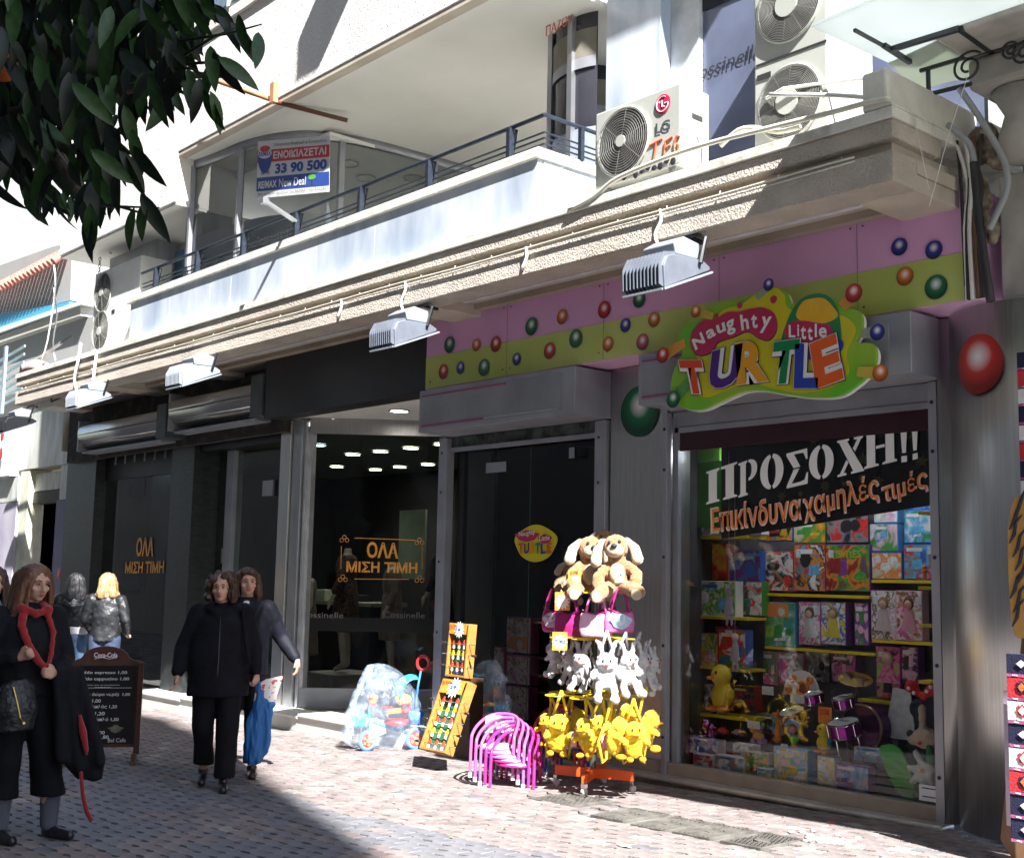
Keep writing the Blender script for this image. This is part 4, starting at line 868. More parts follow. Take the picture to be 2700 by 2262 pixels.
B().box(-W2,W2,-.13,.20,z0,.72).obj('casing',acw,t,bevel=.012); B().box(-W2+.05,-W2+.12,-.12,.19,0,z0).obj('foot',alu,t); B().box(W2-.12,W2-.05,-.12,.19,0,z0).obj('foot',alu,t)
fan(t,(-.13,-.135,.41),.26,rings=11,spokes=6,hub=.18)
lr=mat('logo_red',(.62,.02,.08),.4,var=0)
B().cyl((.27,-.136,.60),.075,.004,ax='y',n=28).obj('logo_disc',lr,t)
b=B(); cx,cz=.27,.60
b.tube([(cx+.058*math.cos(R(a)),-.139,cz+.058*math.sin(R(a))) for a in range(60,361,12)]+[(cx+.022,-.139,cz)],.004,5); b.tube([(cx-.004,-.139,cz+.026),(cx-.004,-.139,cz-.022),(cx+.02,-.139,cz-.022)],.004,5); b.cyl((cx-.03,-.139,cz+.02),.008,.002,ax='y',n=10); b.obj('logo_mark',sign_w,t)
text('lettering','LG',(.20,-.133,.38),(.345,-.133,.38),.085,mat('logo_grey',(.06,.08,.09),.5),t,.03)
sp_=mat('spray_red',(.60,.10,.03),.6)
for pts in ([(.14,.31),(.27,.33)],[(.21,.32),(.18,.18)],[(.30,.30),(.285,.19)],[(.30,.30),(.37,.32)],[(.295,.25),(.35,.26)],[(.44,.30),(.41,.315),(.385,.26),(.39,.20),(.42,.20),(.43,.24),(.41,.25)]):
    B().tube([(x,-.134,z) for x,z in pts],.0085,5).obj('spray_scrawl',sp_,t)
for k in range(9): B().ell((-.12+k*.062,-.136,.135+.018*math.sin(k*2)),(.028,.006,.028+.008*math.cos(k*3)),10,6).obj('black_scrawl',ink,t)
B().box(W2+.0,W2+.004,.0,.12,.48,.52).obj('grip_slot',acd,t); B().tube([(W2+.01,.05,.36),(W2+.02,.1,.30),(W2+.01,.12,.0)],.007,6).obj('drain_tube',acw,t)
t=thing('air_conditioner','tall beige double-fan air conditioner standing on the slab behind the iron canopy','air conditioner',(-4.97,7.05,4.545))
B().box(-.31,.31,-.15,.42,0,1.75).obj('casing',acw,t,bevel=.012)
for z in (.42,1.14): fan(t,(0,-.155,z),.26,rings=15,spokes=10,hub=.36)
B().box(-.29,.31,-.156,-.151,.77,.785).obj('seam',acd,t); B().box(-.28,-.16,-.158,-.152,.66,.70).obj('grip_slot',acd,t); B().tube([(-.16,-.21,.48),(0,-.23,.50),(.7,-.1,.42)],.012,6).obj('pipe_arm',white,t)
t=thing('air_conditioner','double-fan air conditioner at the far left end of the slab, whitened like sun glare','air conditioner',(-16.0,6.95,4.545))
B().box(-.75,.75,-.2,.25,0,1.22).obj('casing',white,t,bevel=.012)  # casing colour whitened to stand for strong sunlight
for z in (.35,.9): fan(t,(-.42,-.205,z),.27,rings=8,spokes=8,hub=.22)
B().box(-.1,.0,-.206,-.201,.55,.60).obj('badge',acd,t)
# ---------------------------------------------------------------- floodlights under the cornice
fl=mat('flood_grey',(.16,.18,.22),.4,.3,var=.1,vs=9); fl2=mat('flood_light_grey',(.27,.30,.34),.4,.2,var=.08)
def flood(p,label,col=fl,s_=1,rz=0,arm=.26):
    t=thing('floodlight',label,'floodlight',p,rz,'floodlights fixed under the cornice'); w_=.17
    prof=[(-.27,-.19),(-.285,-.05),(-.25,.02),(-.17,.045),(.10,.05),(.17,.02),(.17,-.0)]
    b=B(); Ux=Vector((0,1,0)); b.prism([(y_,z_) for y_,z_ in prof],2*w_,(Vector((w_,0,0)),Vector((0,1,0)),Vector((0,0,1)))); b.obj('housing',col,t,bevel=.006)
    for k in range(11):
        x=-w_+.015+k*(2*w_-.03)/10; f=B(); f.prism([(-.27,-.185),(-.31,-.17),(-.315,-.04),(-.27,.045),(-.16,.065),(-.16,.045),(-.25,.02),(-.285,-.05)],.006,(Vector((x,0,0)),Vector((0,1,0)),Vector((0,0,1)))); f.obj('cooling_fin',col,t)
    b=B(); 
    for x in (-w_-.005,w_+.005): b.bar((x,-.29,-.205),(x,.19,-.01),.02,.014)
    b.bar((-w_,-.29,-.205),(w_,-.29,-.205),.02,.014); b.bar((-w_,.19,-.01),(w_,.19,-.01),.02,.014); b.obj('rim',fl2,t)
    B().add([(-w_,-.28,-.20),(w_,-.28,-.20),(w_,.18,-.012),(-w_,.18,-.012)],[(3,2,1,0)]).obj('front_glass',mat('flood_glass',(.03,.03,.03),.08),t)
    B().prism([(-.13,.06),(-.15,.13),(-.05,.19),(.10,.17),(.11,.06)],2*w_*.8,(Vector((w_*.8,0,0)),Vector((0,1,0)),Vector((0,0,1)))).obj('ballast_box',fl2,t,bevel=.008)
    b=B(); b.tube([(-w_-.02,.05,.02),(-w_-.02,.10,.20),(-w_*.5,.14,.25),(w_*.5,.14,.25),(w_+.02,.10,.20),(w_+.02,.05,.02)],.014,6); b.bar((0,.13,.25),(0,.30,arm),.04,.02); b.obj('bracket',black,t)
    t.scale=(s_,s_,s_); return t
lbl=['floodlight at the far left end of the cornice, black-backed','pale floodlight second from the left end under the cornice','pale floodlight under the cornice between the two roller shutters','grey finned floodlight under the cornice left of the pink fascia','nearest grey finned floodlight, hanging over the pink fascia']
for i,(px,py,s_) in enumerate([(55,1112,1.0),(248,1044,1.0),(526,982,1.05),(1080,872,1.02),(1775,712,1.08)]):
    p=at(px,py,Y=6.42); flood(p,lbl[i],[black,fl2,fl2,fl,fl][i],s_,arm=.24)
t=thing('junction_box','beige metal box hanging under the left end of the cornice','box',at(160,1055,Y=6.8)*1.0); B().box(-.55,.1,-.15,.25,-.12,.13).obj('casing',plaster,t,bevel=.01); B().tube([(.0,-.16,.1),(.1,-.17,-.05),(.25,-.1,0),(.35,0,.1)],.01,6).obj('lead',ink,t)
# conduit, clips and loose cables along the fascia
def cable(name,pts,r,mt,label,cat='cable',group=None,sm=3):
    Pn=[Vector(p) for p in pts]; q=[]
    for i in range(len(Pn)-1):
        a=[Pn[max(0,min(len(Pn)-1,i+j-1))] for j in range(4)]
        for k in range(sm):
            t=k/sm; q.append(.5*((2*a[1])+(-a[0]+a[2])*t+(2*a[0]-5*a[1]+4*a[2]-a[3])*t*t+(-a[0]+3*a[1]-3*a[2]+a[3])*t*t*t))
    q.append(Pn[-1]); o0=q[0]; b=B().tube([p-o0 for p in q],r,7); o=b.obj(name,mt,None,smooth=True); o.location=o0; return setp(o,label,cat,group)
cw=mat('cable_cream',(.66,.64,.54),.6,var=.1); cg_=mat('cable_white',(.72,.72,.68),.5,var=.05); cdk=mat('cable_black',(.025,.025,.028),.6)
cable('cable',[(-18.8,6.50,4.275)]+[(-18+i*.9,6.498,4.277+.006*math.sin(i*2.1)) for i in range(16)]+[(-4.2,6.50,4.275)],.0075,cw,'cream cable clipped along the top of the lower fascia')
cable('cable',[(-18.8,6.505,4.25)]+[(-18+i*.7,6.507,4.25+.008*math.sin(i*1.3)) for i in range(19)]+[(-4.2,6.505,4.25)],.0045,cg_,'thin white cable running just below the cream one on the lower fascia')
clips=B()
for i in range(30): clips.cyl((-18.5+i*.49,6.50,4.28),.004,.022,n=5)
cl_=clips.obj('cable_clips',cg_); setp(cl_,'small white nail clips standing up along the fascia cable','cable clip',kind='stuff')
for i,(px,py,Y) in enumerate([(1065,855,6.5),(1740,560,6.5),(1387,660,6.5),(900,790,6.5)]):
    a=at(px,py,Y=Y); cable('cable',[(a.x,6.50,4.285),(a.x+.02,6.49,4.20),(a.x-.03,6.48,4.10),(a.x+.02,6.47,4.0)][:4 if i<2 else 3],.013,cg_,['white lead dropping to the floodlight beside the pink fascia','thick white lead dropping to the nearest floodlight','short white loop of cable in the middle of the fascia','short white lead on the fascia left of the black panel'][i])
for i,(A,lab_) in enumerate([([(213,905,6.5),(206,950,6.45),(196,1000,6.45),(205,1040,6.5)],'thick white hose looping over the cornice at the left'),([(255,930,6.5),(246,1000,6.45),(250,1030,6.45)],'second white hose hanging over the cornice at the left'),([(142,700,6.9),(146,760,6.9),(125,900,6.9),(108,950,6.9)],'long white cable drooping past the blue cornice'),([(142,760,6.9),(150,830,6.9),(140,900,6.9),(146,950,6.9)],'twin white cable drooping past the blue cornice')]):
    cable('hose',[at(x,y,Y=Y) for x,y,Y in A],.02 if i<2 else .012,cg_,lab_)
cable('pipe',[at(x,y,Y=6.5) for x,y in ((1500,555),(1565,520),(1612,480),(1660,455),(1720,430),(1800,400),(1900,370),(2000,345),(2100,320),(2200,295),(2300,268),(2345,262))],.018,mat('pipe_cream',(.70,.68,.58),.6),'cream lagged pipe lying along the slab edge past the air conditioners','pipe')
cable('pipe',[at(x,y,Y=6.6) for x,y in ((1900,385),(1945,345),(1990,338),(2050,348),(2110,335))],.018,mat('pipe_cream',(.70,.68,.58),.6),'cream pipe bowed up in front of the double-fan unit','pipe')
cable('pole',[at(2030,250,Y=6.5),at(2200,252,Y=6.55),at(2330,262,Y=6.6)],.015,white,'white pole propped across the double-fan air conditioner','pole')
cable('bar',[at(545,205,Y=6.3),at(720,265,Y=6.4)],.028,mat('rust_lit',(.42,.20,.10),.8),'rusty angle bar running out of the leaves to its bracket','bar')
cable('bar',[at(722,268,Y=6.45),at(916,318,Y=7.2)],.026,mat('rust_shaded',(.12,.05,.03),.8),'rusty angle bar under the overhang, coloured as in shade','bar')  # same rust as the outer bar, with the overhang's shade put into the colour
a=at(720,245,Y=6.38); setp(B().box(-.02,.06,-.03,.03,-.12,.1).obj('bracket_plate',mat('rust_lit',(.42,.2,.1),.8),at_=a),'small rusty plate joining the two angle bars','bracket')
cable('cable',[at(x,y,Y=6.95) for x,y in ((470,512),(520,515),(533,560),(528,620),(520,680))],.012,cdk,'dark cable dropping down the marble pier by the left window')
for i,(p,q) in enumerate([((336,555),(292,665)),((265,640),(262,720))]):
    A=at(*p,Y=6.9);Bq=at(*q,Y=6.9); t=thing('chain',['hanging chain in front of the left marble pier','thin chain hanging by the far left air conditioner'][i],'chain',A)
    for k in range(14 if i==0 else 10):
        c=(Bq-A)*(k/(13 if i==0 else 9)); B().ring(c,.022,.006,(1,.3,0) if k%2 else (0,1,.2),8,4).obj('link',iron,t)
# ---------------------------------------------------------------- slab-end wall and neighbour on the right
P('stub_wall',B().box(-4.14,-3.96,6.50,8.4,4.541,4.80),plaster,bevel=.02)
P('cornice_cap_side',B().box(-3.975,-3.93,6.5,7.6,4.545,4.56),capst)
nb_=thing('building','weathered stone-trimmed neighbour at the right with console brackets over the steel column','building',(-2,7.6,3.4))
stn=mat('weathered_stone',(.36,.34,.30),.85,vs=4,col2=(.50,.49,.45),bump=.4,bs=20)
def NB(bb,name,mt,**k): return L(bb.obj(name,mt,**k),nb_)
NB(B().box(-3.72,3,7.42,9,3.44,4.25),'lintel',stn,bevel=.01)
NB(B().box(-3.60,3,7.5,9,4.255,9.5),'wall',stn,bevel=.01)
NB(B().box(-3.75,-3.35,7.1,7.49,4.75,4.95),'console',stn,bevel=.03)
NB(B().loft([(-3.5,7.38,4.3,.14,.10),(-3.5,7.36,4.45,.17,.16),(-3.5,7.34,4.6,.12,.10),(-3.5,7.32,4.74,.19,.17)]),'console_scroll',stn,smooth=True)
NB(B().box(-3.75,-.5,6.7,7.49,4.96,5.08),'cornice',stn,bevel=.02)
NB(B().loft([(-3.0,7.35,4.26,.16,.12),(-3.0,7.33,4.5,.2,.18),(-3.0,7.32,4.74,.16,.15)]),'console_scroll',stn,smooth=True)
# canopy of pale sheets on an iron frame
cn=thing('canopy','white sheet canopy on a scrolled black iron frame at the upper right','canopy',(-3.5,6.3,5.2))
sheet=translucent('canopy_sheet',(.66,.70,.70),.55)
CZ=4.97
def cz(px,py,Z=CZ): return at(px,py,Z=Z)
def sheetpoly(pts,Z,name='sheet',mt=sheet,th=.02):
    q=[at(x,y,Z=Z) for x,y in pts]; return L(B().prism([(p.x,p.y) for p in q],th,(Vector((0,0,Z+th)),Vector((1,0,0)),Vector((0,1,0)))).obj(name,mt),cn)
sheetpoly([(2140,72),(2345,168),(2420,175),(2560,95),(2780,30),(2780,-200),(2440,-60)],5.0)
sheetpoly([(2345,170),(2420,240),(2700,165),(2800,120),(2760,40),(2540,80)],4.99,mt=translucent('canopy_sheet_aged',(.50,.54,.47),.45))
iron2=mat('canopy_iron',(.05,.055,.06),.5,.5)
for a,b_,r in [((2253,80),(2348,132),.012),((2348,132),(2530,76),.02),((2530,76),(2670,176),.02),((2426,188),(2760,88),.014),((2330,120),(2400,165),.018)]:
    L(B().bar(cz(*a),cz(*b_),r*1.6,r*1.6).obj('frame_bar',iron2),cn)
A=cz(2447,180);D1=Vector((0,0,-.18)); E_=cz(2562,150)
L(B().bar(A,A+D1,.022,.022).obj('frame_bar',iron2),cn); L(B().bar(A+D1,A+D1+(cz(2562,150)-A),.022,.022).obj('frame_bar',iron2),cn)
def scroll(px,py,Z,r=.10,flip=1):
    c=cz(px,py,Z); pts=[]
    for i in range(34):
        a=R(40+i*18)*flip; rr=r*(1-i/44); pts.append(c+Vector((math.cos(a)*rr,0,math.sin(a)*rr*.95)))
    L(B().tube(pts,.009,5).obj('scroll',iron2,smooth=True),cn)
L(B().box(-3.05,3,5.6,7.45,5.02,5.04).obj('sun_block_board',mat('sun_block_board',(.5,.5,.46),.7)),cn)  # unseen board added to keep the sun off the sign below
scroll(2552,178,4.84,.11); scroll(2665,130,4.86,.065,-1); scroll(2700,140,4.86,.085)
# cables bundled down the party wall
for i in range(9):
    x=-3.86+random.uniform(-.05,.09)
    cable('cable',[(x+random.uniform(-.1,.1),7.25,4.5),(x+random.uniform(-.02,.04),7.27,4.2),(x,7.28,3.9),(x+random.uniform(-.02,.02),7.29,3.44)],random.uniform(.009,.02),[cdk,mat('cable_brown',(.12,.06,.03),.6),cdk,cg_][i%4],['thick black cable in the tangle down the edge of the pink fascia','brown cable in the tangle down the edge of the pink fascia','black cable in the tangle down the edge of the pink fascia','white cable in the tangle down the edge of the pink fascia'][i%4 if i%4!=2 else 0],'cable','cables bundled between the two buildings')
for i,A in enumerate([[(2530,235),(2575,300),(2625,380),(2652,440),(2655,500),(2630,560),(2608,605)],[(2500,330),(2555,380),(2568,430)]]):
    cable('hose',[at(x,y,Y=7.0) for x,y in A],.021,mat('hose_grey',(.30,.32,.32),.5),['thick grey-white hose curving down beside the stone console','short grey hose over the slab-end wall'][i])
cable('cable',[at(x,y,Y=7.0) for x,y in ((2568,430),(2578,540),(2590,650),(2612,795))],.028,cdk,'thick black conduit down the right edge of the fascia')
for i,(a,b_) in enumerate([((2550,205),(2500,360)),((2500,360),(2450,545)),((2410,310),(2450,500))]): cable('wire',[at(*a,Y=6.45),at(*b_,Y=6.5)],.0022,cg_,'thin pale wire hanging in front of the cornice end','wire','loose wires at the cornice corner')
t=thing('rag_bundle','brown and cream tangle of rags and leaves stuffed beside the console','rags',at(2600,470,Y=7.35)*1.0)
b=B()
for i in range(14): b.ell((random.uniform(-.08,.08),random.uniform(-.04,.04),random.uniform(-.35,.35)),(random.uniform(.04,.08),.05,random.uniform(.05,.1)),9,6)
remeshed(b,.016,mat('rag',(.07,.05,.035),.9,vs=12,col2=(.32,.27,.20)),'cloth',2,dis=.02,ds=18,parent=t)
# ---------------------------------------------------------------- neighbour on the left
ln=thing('building','pale neighbour with a red tiled edge, blue band and marble-clad ground floor at the left','building',(-22,8,0))
def LN(bb,name,mt,**k): return L(bb.obj(name,mt,**k),ln)
vein=mat('veined_marble',(.42,.42,.36),.4,vs=2.6,col2=(.60,.62,.60),stretch=(2.6,1,.55),det=8,fac=(.36,.6))
gy=mat('grey_plaster',(.33,.33,.32),.9,var=.05,vs=1,bump=.2)
YL=7.9
def X_(px,py=1200): return at(px,py,Y=YL).x
x1=-19.82; xa=at(50,1200,Y=YL).x; xm=at(160,1300,Y=YL).x
def zz(px,py): return at(px,py,Y=YL).z
zA=zz(100,1090);zB=zz(110,1232)
LN(B().box(xa,x1,YL,8.3,zB,4.35),'marble_slab',vein,bevel=.005)
LN(B().box(at(25,1200,Y=YL).x,xa-.01,YL-.15,8.3,zB-.1,4.3),'light_box_side',sign_w,bevel=.005)
LN(B().box(-30,at(25,1200,Y=YL).x-.01,YL-.3,8.3,zB-.05,4.3),'light_box',mat('light_box_face',(.62,.66,.68),.4),bevel=.01)
c=at(5,1155,Y=YL-.31); LN(B().ell((c.x,c.y,c.z+.05),(.1,.01,.12),12,6),'logo_shield',redp); LN(B().ell((c.x,c.y,c.z-.28),(.09,.01,.12),12,6),'logo_shield',redp)
xg0,xg1=at(66,1400,Y=YL).x,at(147,1400,Y=YL).x; zg0=zz(100,1325)
LN(B().box(at(44,1400,Y=YL).x,xg0,YL+.01,8.6,-.4,zB-.01),'pilaster',mat('cream_pilaster',(.60,.60,.48),.6,var=.15,vs=3),bevel=.01)
LN(B().box(xg0,xg1,YL+.12,8.2,zz(100,1292),zz(100,1245)),'marble_slab',vein,bevel=.004)
LN(B().box(xg0,xg1,YL+.10,8.2,zz(100,1325),zz(100,1294)),'shutter_slot',acd)
LN(B().box(xg1,x1,YL+.02,8.3,zz(150,1318),zB-.01),'marble_slab',vein,bevel=.004)
LN(B().box(xg1,x1,YL-.02,8.3,-.4,zz(150,1320)),'purple_banner',mat('lilac_banner',(.20,.19,.29),.6,var=.1,vs=2))
LN(B().box(-30,at(44,1400,Y=YL).x-.01,YL-.03,8.3,-.4,zz(20,1326)),'lilac_poster',mat('pale_lilac_banner',(.50,.47,.55),.6,vs=1.5,col2=(.35,.33,.42)))
LN(B().box(-30,at(44,1400,Y=YL).x-.01,YL-.03,8.3,zz(20,1324),zB-.12),'marble_slab',vein)
c=at(157,1512,Y=YL-.05); LN(B().ell((c.x,c.y,c.z),(.09,.01,.09),12,6),'red_sticker',redp)
LN(B().box(xg0,xg1,9.6,9.7,-.4,4),'passage_wall',mat('passage_cream',(.52,.44,.34),.8,var=.05))
LN(B().box(xg0-.02,xg0,8.2,9.6,-.4,4),'passage_side',mat('passage_cream',(.52,.44,.34),.8,var=.05))
YU=9.2
def lq(pts,name,mt,Y=YU,th=.3): q=[at(x,y,Y=Y) for x,y in pts]; return LN(B().prism([(p.x,p.z) for p in q],th,facing(Y)),name,mt)
lq([(-200,1120),(260,960),(260,830),(-200,950)],'upper_wall',gy,9.0)
lq([(-200,1000),(-5,905),(212,832),(212,805),(-200,960)],'dentil_cornice',mat('dentil_cream',(.60,.58,.50),.7,vs=30,col2=(.42,.40,.34),stretch=(9,1,1)),8.85)
lq([(-200,945),(215,802),(215,792),(-200,930)],'cornice_lip',white,8.8)
lq([(-200,930),(182,826),(182,795),(-200,870)],'blue_band',mat('sky_blue_paint',(.05,.28,.46),.7,var=.04),8.95)
lq([(-200,880),(186,792),(190,640),(140,650),(-200,770)],'attic_wall',gy,9.05)
tile=mat('red_tile',(.46,.16,.12),.8,var=.2,vs=5)
A=at(-40,782,Y=8.75);Bq=at(140,690,Y=8.75); n_=19
for i in range(n_):
    c=A+(Bq-A)*(i/(n_-1)); rt_=B(); 
    pts=[]
    a0=c; a1=c+Vector((0,.6,.62)); rt_.tube([a0,a0+(a1-a0)*.48],[.075,.065],10); rt_.tube([a0+(a1-a0)*.45,a1],[.075,.065],10)
    LN(rt_,'roof_tile',tile)
wb=thing('building','white sunlit apartment block rising behind the tree at the upper left','building',(-30,16,0))
o=B().box(-48,-23,15,30,-1,30).obj('wall',mat('bright_white_render',(.74,.74,.71),.9,var=.05,vs=.5)); L(o,wb)
L(B().box(-48,-22.6,14.2,14.98,7.6,7.85).obj('balcony_slab',mat('balcony_tan',(.42,.38,.32),.8)),wb)
for k in range(3): L(B().tube([(-48,14.25,8.1+k*.25),(-22.6,14.25,8.1+k*.25)],.03,6).obj('balcony_rail',iron),wb)
# clutter on the left end of the cornice
t=thing('antenna','long white mast lying across the left end of the cornice','mast',at(40,990,Y=7.2)*1.0); e=at(160,905,Y=7.2)-t.location; B().tube([(0,0,0),e],.03,6).obj('tube',white,t); B().tube([e,e*1.2],.012,5).obj('tip',acd,t)
t=thing('metal_frame','grey metal frame of slats beyond the left end of the cornice','frame',at(20,960,Y=8.3)*1.0)
for k in range(7): B().bar((-1.6,0,-.1*k*1.6),(.9,0,.25-.1*k*1.6),.03,.05).obj('slat',mat('frame_grey',(.26,.36,.38),.5,.4),t)
B().bar((0,-.05,.35),(0,-.05,-1.0),.10,.05).obj('upright',mat('frame_blue_grey',(.30,.36,.46),.5,.3),t)
cable('sack',[at(70,975,Y=7.0),at(95,968,Y=7.0),at(120,975,Y=7.0)],.12,mat('pink_sack',(.62,.45,.40),.8,bump=.4,bs=12),'pale pinkish sack left on the cornice end','sack')
# ---------------------------------------------------------------- toy shop interior
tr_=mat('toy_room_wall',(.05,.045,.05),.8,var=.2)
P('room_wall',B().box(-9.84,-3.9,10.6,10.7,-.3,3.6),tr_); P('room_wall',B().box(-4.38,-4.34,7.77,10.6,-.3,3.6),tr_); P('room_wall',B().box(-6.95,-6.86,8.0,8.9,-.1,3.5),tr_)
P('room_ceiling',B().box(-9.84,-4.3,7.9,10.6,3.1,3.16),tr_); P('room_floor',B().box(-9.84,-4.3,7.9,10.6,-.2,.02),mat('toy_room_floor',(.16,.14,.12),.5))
P('display_floor',B().box(-6.85,-4.4,7.78,8.75,.03,.10),mat('display_floor',(.10,.11,.13),.35))
bpnl=thing('shelving','grey back panel and yellow shelves filling the toy window','shelving',(-5.7,8.75,.1))
L(B().box(-6.95,-4.39,8.74,8.78,.05,3.1).obj('back_panel',mat('shelf_back',(.13,.13,.15),.7)),bpnl)
ys=mat('yellow_shelf',(.78,.58,.01),.45,var=.04)
SH=[(1817,1972,1417,8.2),(1817,1972,1624,8.2),(1815,1969,1755,8.2),(1815,1969,1878,8.2),(2016,2291,1566,8.45),(2016,2306,1705,8.45),(2297,2468,1531,8.45),(2299,2466,1688,8.45),(2262,2353,1844,8.45),(2420,2466,1549,8.0),(2421,2467,1648,8.0),(2421,2467,1796,8.0),(2420,2466,1352,8.0)]
for x0,x1,y_,Y in SH:
    a=at(x0,y_,Y=Y);c=at(x1,y_,Y=Y); L(B().box(a.x,min(c.x,-4.40),Y,Y+.25 if Y>8.1 else Y+.15,a.z-.014,a.z+.010).obj('shelf',ys,bevel=.002),bpnl)
price=mat('price_tag',(.72,.74,.78),.5,vs=30,col2=(.55,.58,.66)); 
def tag_(t,x,z,y,w_=.05,h_=.06): B().box(x,x+w_,y-.004,y,z,z+h_).obj('price_tag',price,t)
arts={}
def A_(k,cols,sc=9):
    if k not in arts: arts[k]=art('packaging_'+k,cols,sc,seed=len(arts))
    return arts[k]
K=dict(red=(.70,.03,.03),dred=(.32,.02,.02),blue=(.05,.16,.60),sky=(.14,.46,.78),white=(.82,.82,.84),pink=(.78,.14,.42),lpink=(.82,.48,.62),yellow=(.78,.58,.04),green=(.06,.35,.05),lime=(.30,.55,.05),purple=(.20,.05,.32),orange=(.85,.28,.03),skin=(.70,.42,.28),grey=(.25,.26,.28),black=(.02,.02,.025),teal=(.05,.35,.38),brown=(.18,.09,.04),cream=(.66,.60,.46))
def C_(s): return [K[x] for x in s.split()]
TB=[ # x0,x1,ytop,ybot,Y, body colour, picture colours, label, title, title colour
(1818,2008,1296,1412,8.22,'white','white sky purple white green pink','wide white and purple doll house box on the top left shelf','Home','pink'),
(1830,1916,1434,1529,8.36,'red','dred red orange yellow','red card game box standing on the white board game','UNO','yellow'),
(1918,2005,1452,1546,8.40,'blue','blue blue purple sky','blue magic set box with white Greek lettering','σχολή μάγων','white'),
(1823,1940,1530,1621,8.22,'white','white sky cream green lime white','white board game box with a green picture on the second left shelf','',''),
(1944,2010,1532,1621,8.38,'green','teal lpink white teal red','board game box with a red band beside the white board game','ΜΟΝΟΡΟLΥ','red'),
(2004,2090,1392,1427,8.50,'blue','red sky orange yellow black','low box of toy vehicles above the grey shelf gap','',''),
(2093,2176,1379,1432,8.50,'lime','yellow orange green cream','yellow-green box with an orange kennel on it','',''),
(2018,2092,1453,1557,8.47,'red','white red white black','red and white box of toy trains with clear windows','',''),
(2094,2176,1436,1557,8.47,'red','sky red grey orange black white','red and grey tool set box under a blue band','',''),
(2180,2290,1346,1432,8.48,'black','blue black grey red','dark box with a motorbike picture','',''),
(2178,2293,1436,1557,8.46,'purple','purple brown green orange dred','large purple box with a lime title in the middle of the window','ΤURΤLΕS','lime'),
(2299,2366,1309,1379,8.56,'sky','sky cream white lpink','pale blue playset box, topmost of its stack','',''),
(2292,2367,1382,1454,8.50,'sky','sky white lpink green','pale blue playset box with a pink border, middle of its stack','',''),
(2299,2378,1456,1526,8.47,'blue','sky white orange cream','pale blue playset box on the shelf, lowest of its stack','',''),
(2384,2464,1346,1432,8.50,'blue','blue sky green sky white','blue playset box with a green stripe picture, upper right','',''),
(2384,2465,1435,1527,8.47,'blue','blue sky grey red sky','blue playset box with a ship picture at the right','',''),
(2392,2458,1300,1345,8.56,'blue','blue green sky blue','blue playset box peeping over the right stack','',''),
(1813,1893,1666,1752,8.22,'red','red lpink green yellow sky orange','red game box quartered into bright pictures, front of the pair','',''),
(1895,1966,1657,1752,8.24,'blue','blue green red white','dark blue game box with a yellow round sticker','',''),
(1830,1926,1646,1664,8.40,'red','red yellow red','thin red box lying behind the quartered game box','',''),
(2017,2096,1586,1700,8.46,'sky','white sky lime teal green','toy keyboard box with an orange sale card','',''),
(2107,2163,1586,1698,8.46,'pink','lpink white grey white pink','pink boxed doll in a white gown','',''),
(2165,2230,1586,1698,8.45,'purple','green yellow white blue yellow','boxed doll in a yellow gown','',''),
(2254,2290,1588,1700,8.47,'purple','grey green purple lpink','narrow purple-edged doll box','',''),
(2298,2362,1556,1684,8.46,'lpink','lpink white brown white lpink','pink doll box with a white-frocked baby doll','',''),
(2364,2430,1556,1686,8.46,'lpink','lpink brown skin white pink','pink doll box with a long-haired doll','',''),
(2012,2050,1716,1802,8.50,'pink','white pink green grey','slim white guitar box with pink corners','',''),
(2052,2118,1718,1800,8.52,'pink','lpink white grey pink','pink hearts box behind the white arch','',''),
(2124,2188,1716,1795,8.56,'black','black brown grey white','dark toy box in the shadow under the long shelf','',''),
(2312,2372,1703,1836,8.50,'pink','green lime pink black','tall pink-edged box holding a spotted-dress doll','',''),
(2378,2420,1703,1800,8.52,'purple','pink black lpink','narrow magenta doll box at the right','',''),
(1817,1893,1942,1982,8.00,'white','black grey white blue','white box with a model car behind clear film','',''),
(1828,1880,1984,2022,7.92,'white','sky red white','small white box with a red toy, left of two at the glass','',''),
(1883,1962,1987,2030,7.90,'white','white sky grey white','white blister box with a toy car at the glass','',''),
(1963,2026,1978,2036,7.92,'cream','red cream green orange','cream box with red pictures in front of the toy dog','',''),
(2040,2130,1966,2054,7.88,'sky','sky white yellow sky lpink','pale blue window box holding a steering wheel toy','',''),
(1996,2034,2022,2048,7.86,'white','yellow white sky','tiny white and yellow box low at the glass','',''),
(2156,2200,1992,2066,7.88,'white','sky white yellow white','upright white baby bottle box','',''),
(2252,2348,1966,2002,8.1,'white','white sky grey','long low white box with an oval blue mark','',''),
(2201,2290,2010,2078,7.90,'purple','purple sky lpink purple','lilac bag set lying at the glass','',''),
(1932,1985,1958,1990,8.05,'white','white white grey','plain white carton behind the blister box','',''),
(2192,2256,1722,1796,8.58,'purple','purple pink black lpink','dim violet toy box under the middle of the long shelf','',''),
(1976,2010,1556,1600,8.60,'sky','sky white yellow','small pale box tucked behind the board games','',''),
(1828,1892,1800,1876,8.26,'white','black grey white brown','white-framed box of pewter figures on the lowest left shelf','',''),
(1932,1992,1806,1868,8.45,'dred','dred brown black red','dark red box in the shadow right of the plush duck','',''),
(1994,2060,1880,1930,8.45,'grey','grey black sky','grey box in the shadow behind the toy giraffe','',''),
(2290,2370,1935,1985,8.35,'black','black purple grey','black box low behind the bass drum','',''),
(2100,2176,1308,1376,8.60,'green','green lime brown','dark green box high behind the orange lettering','',''),

]
random.seed(11)
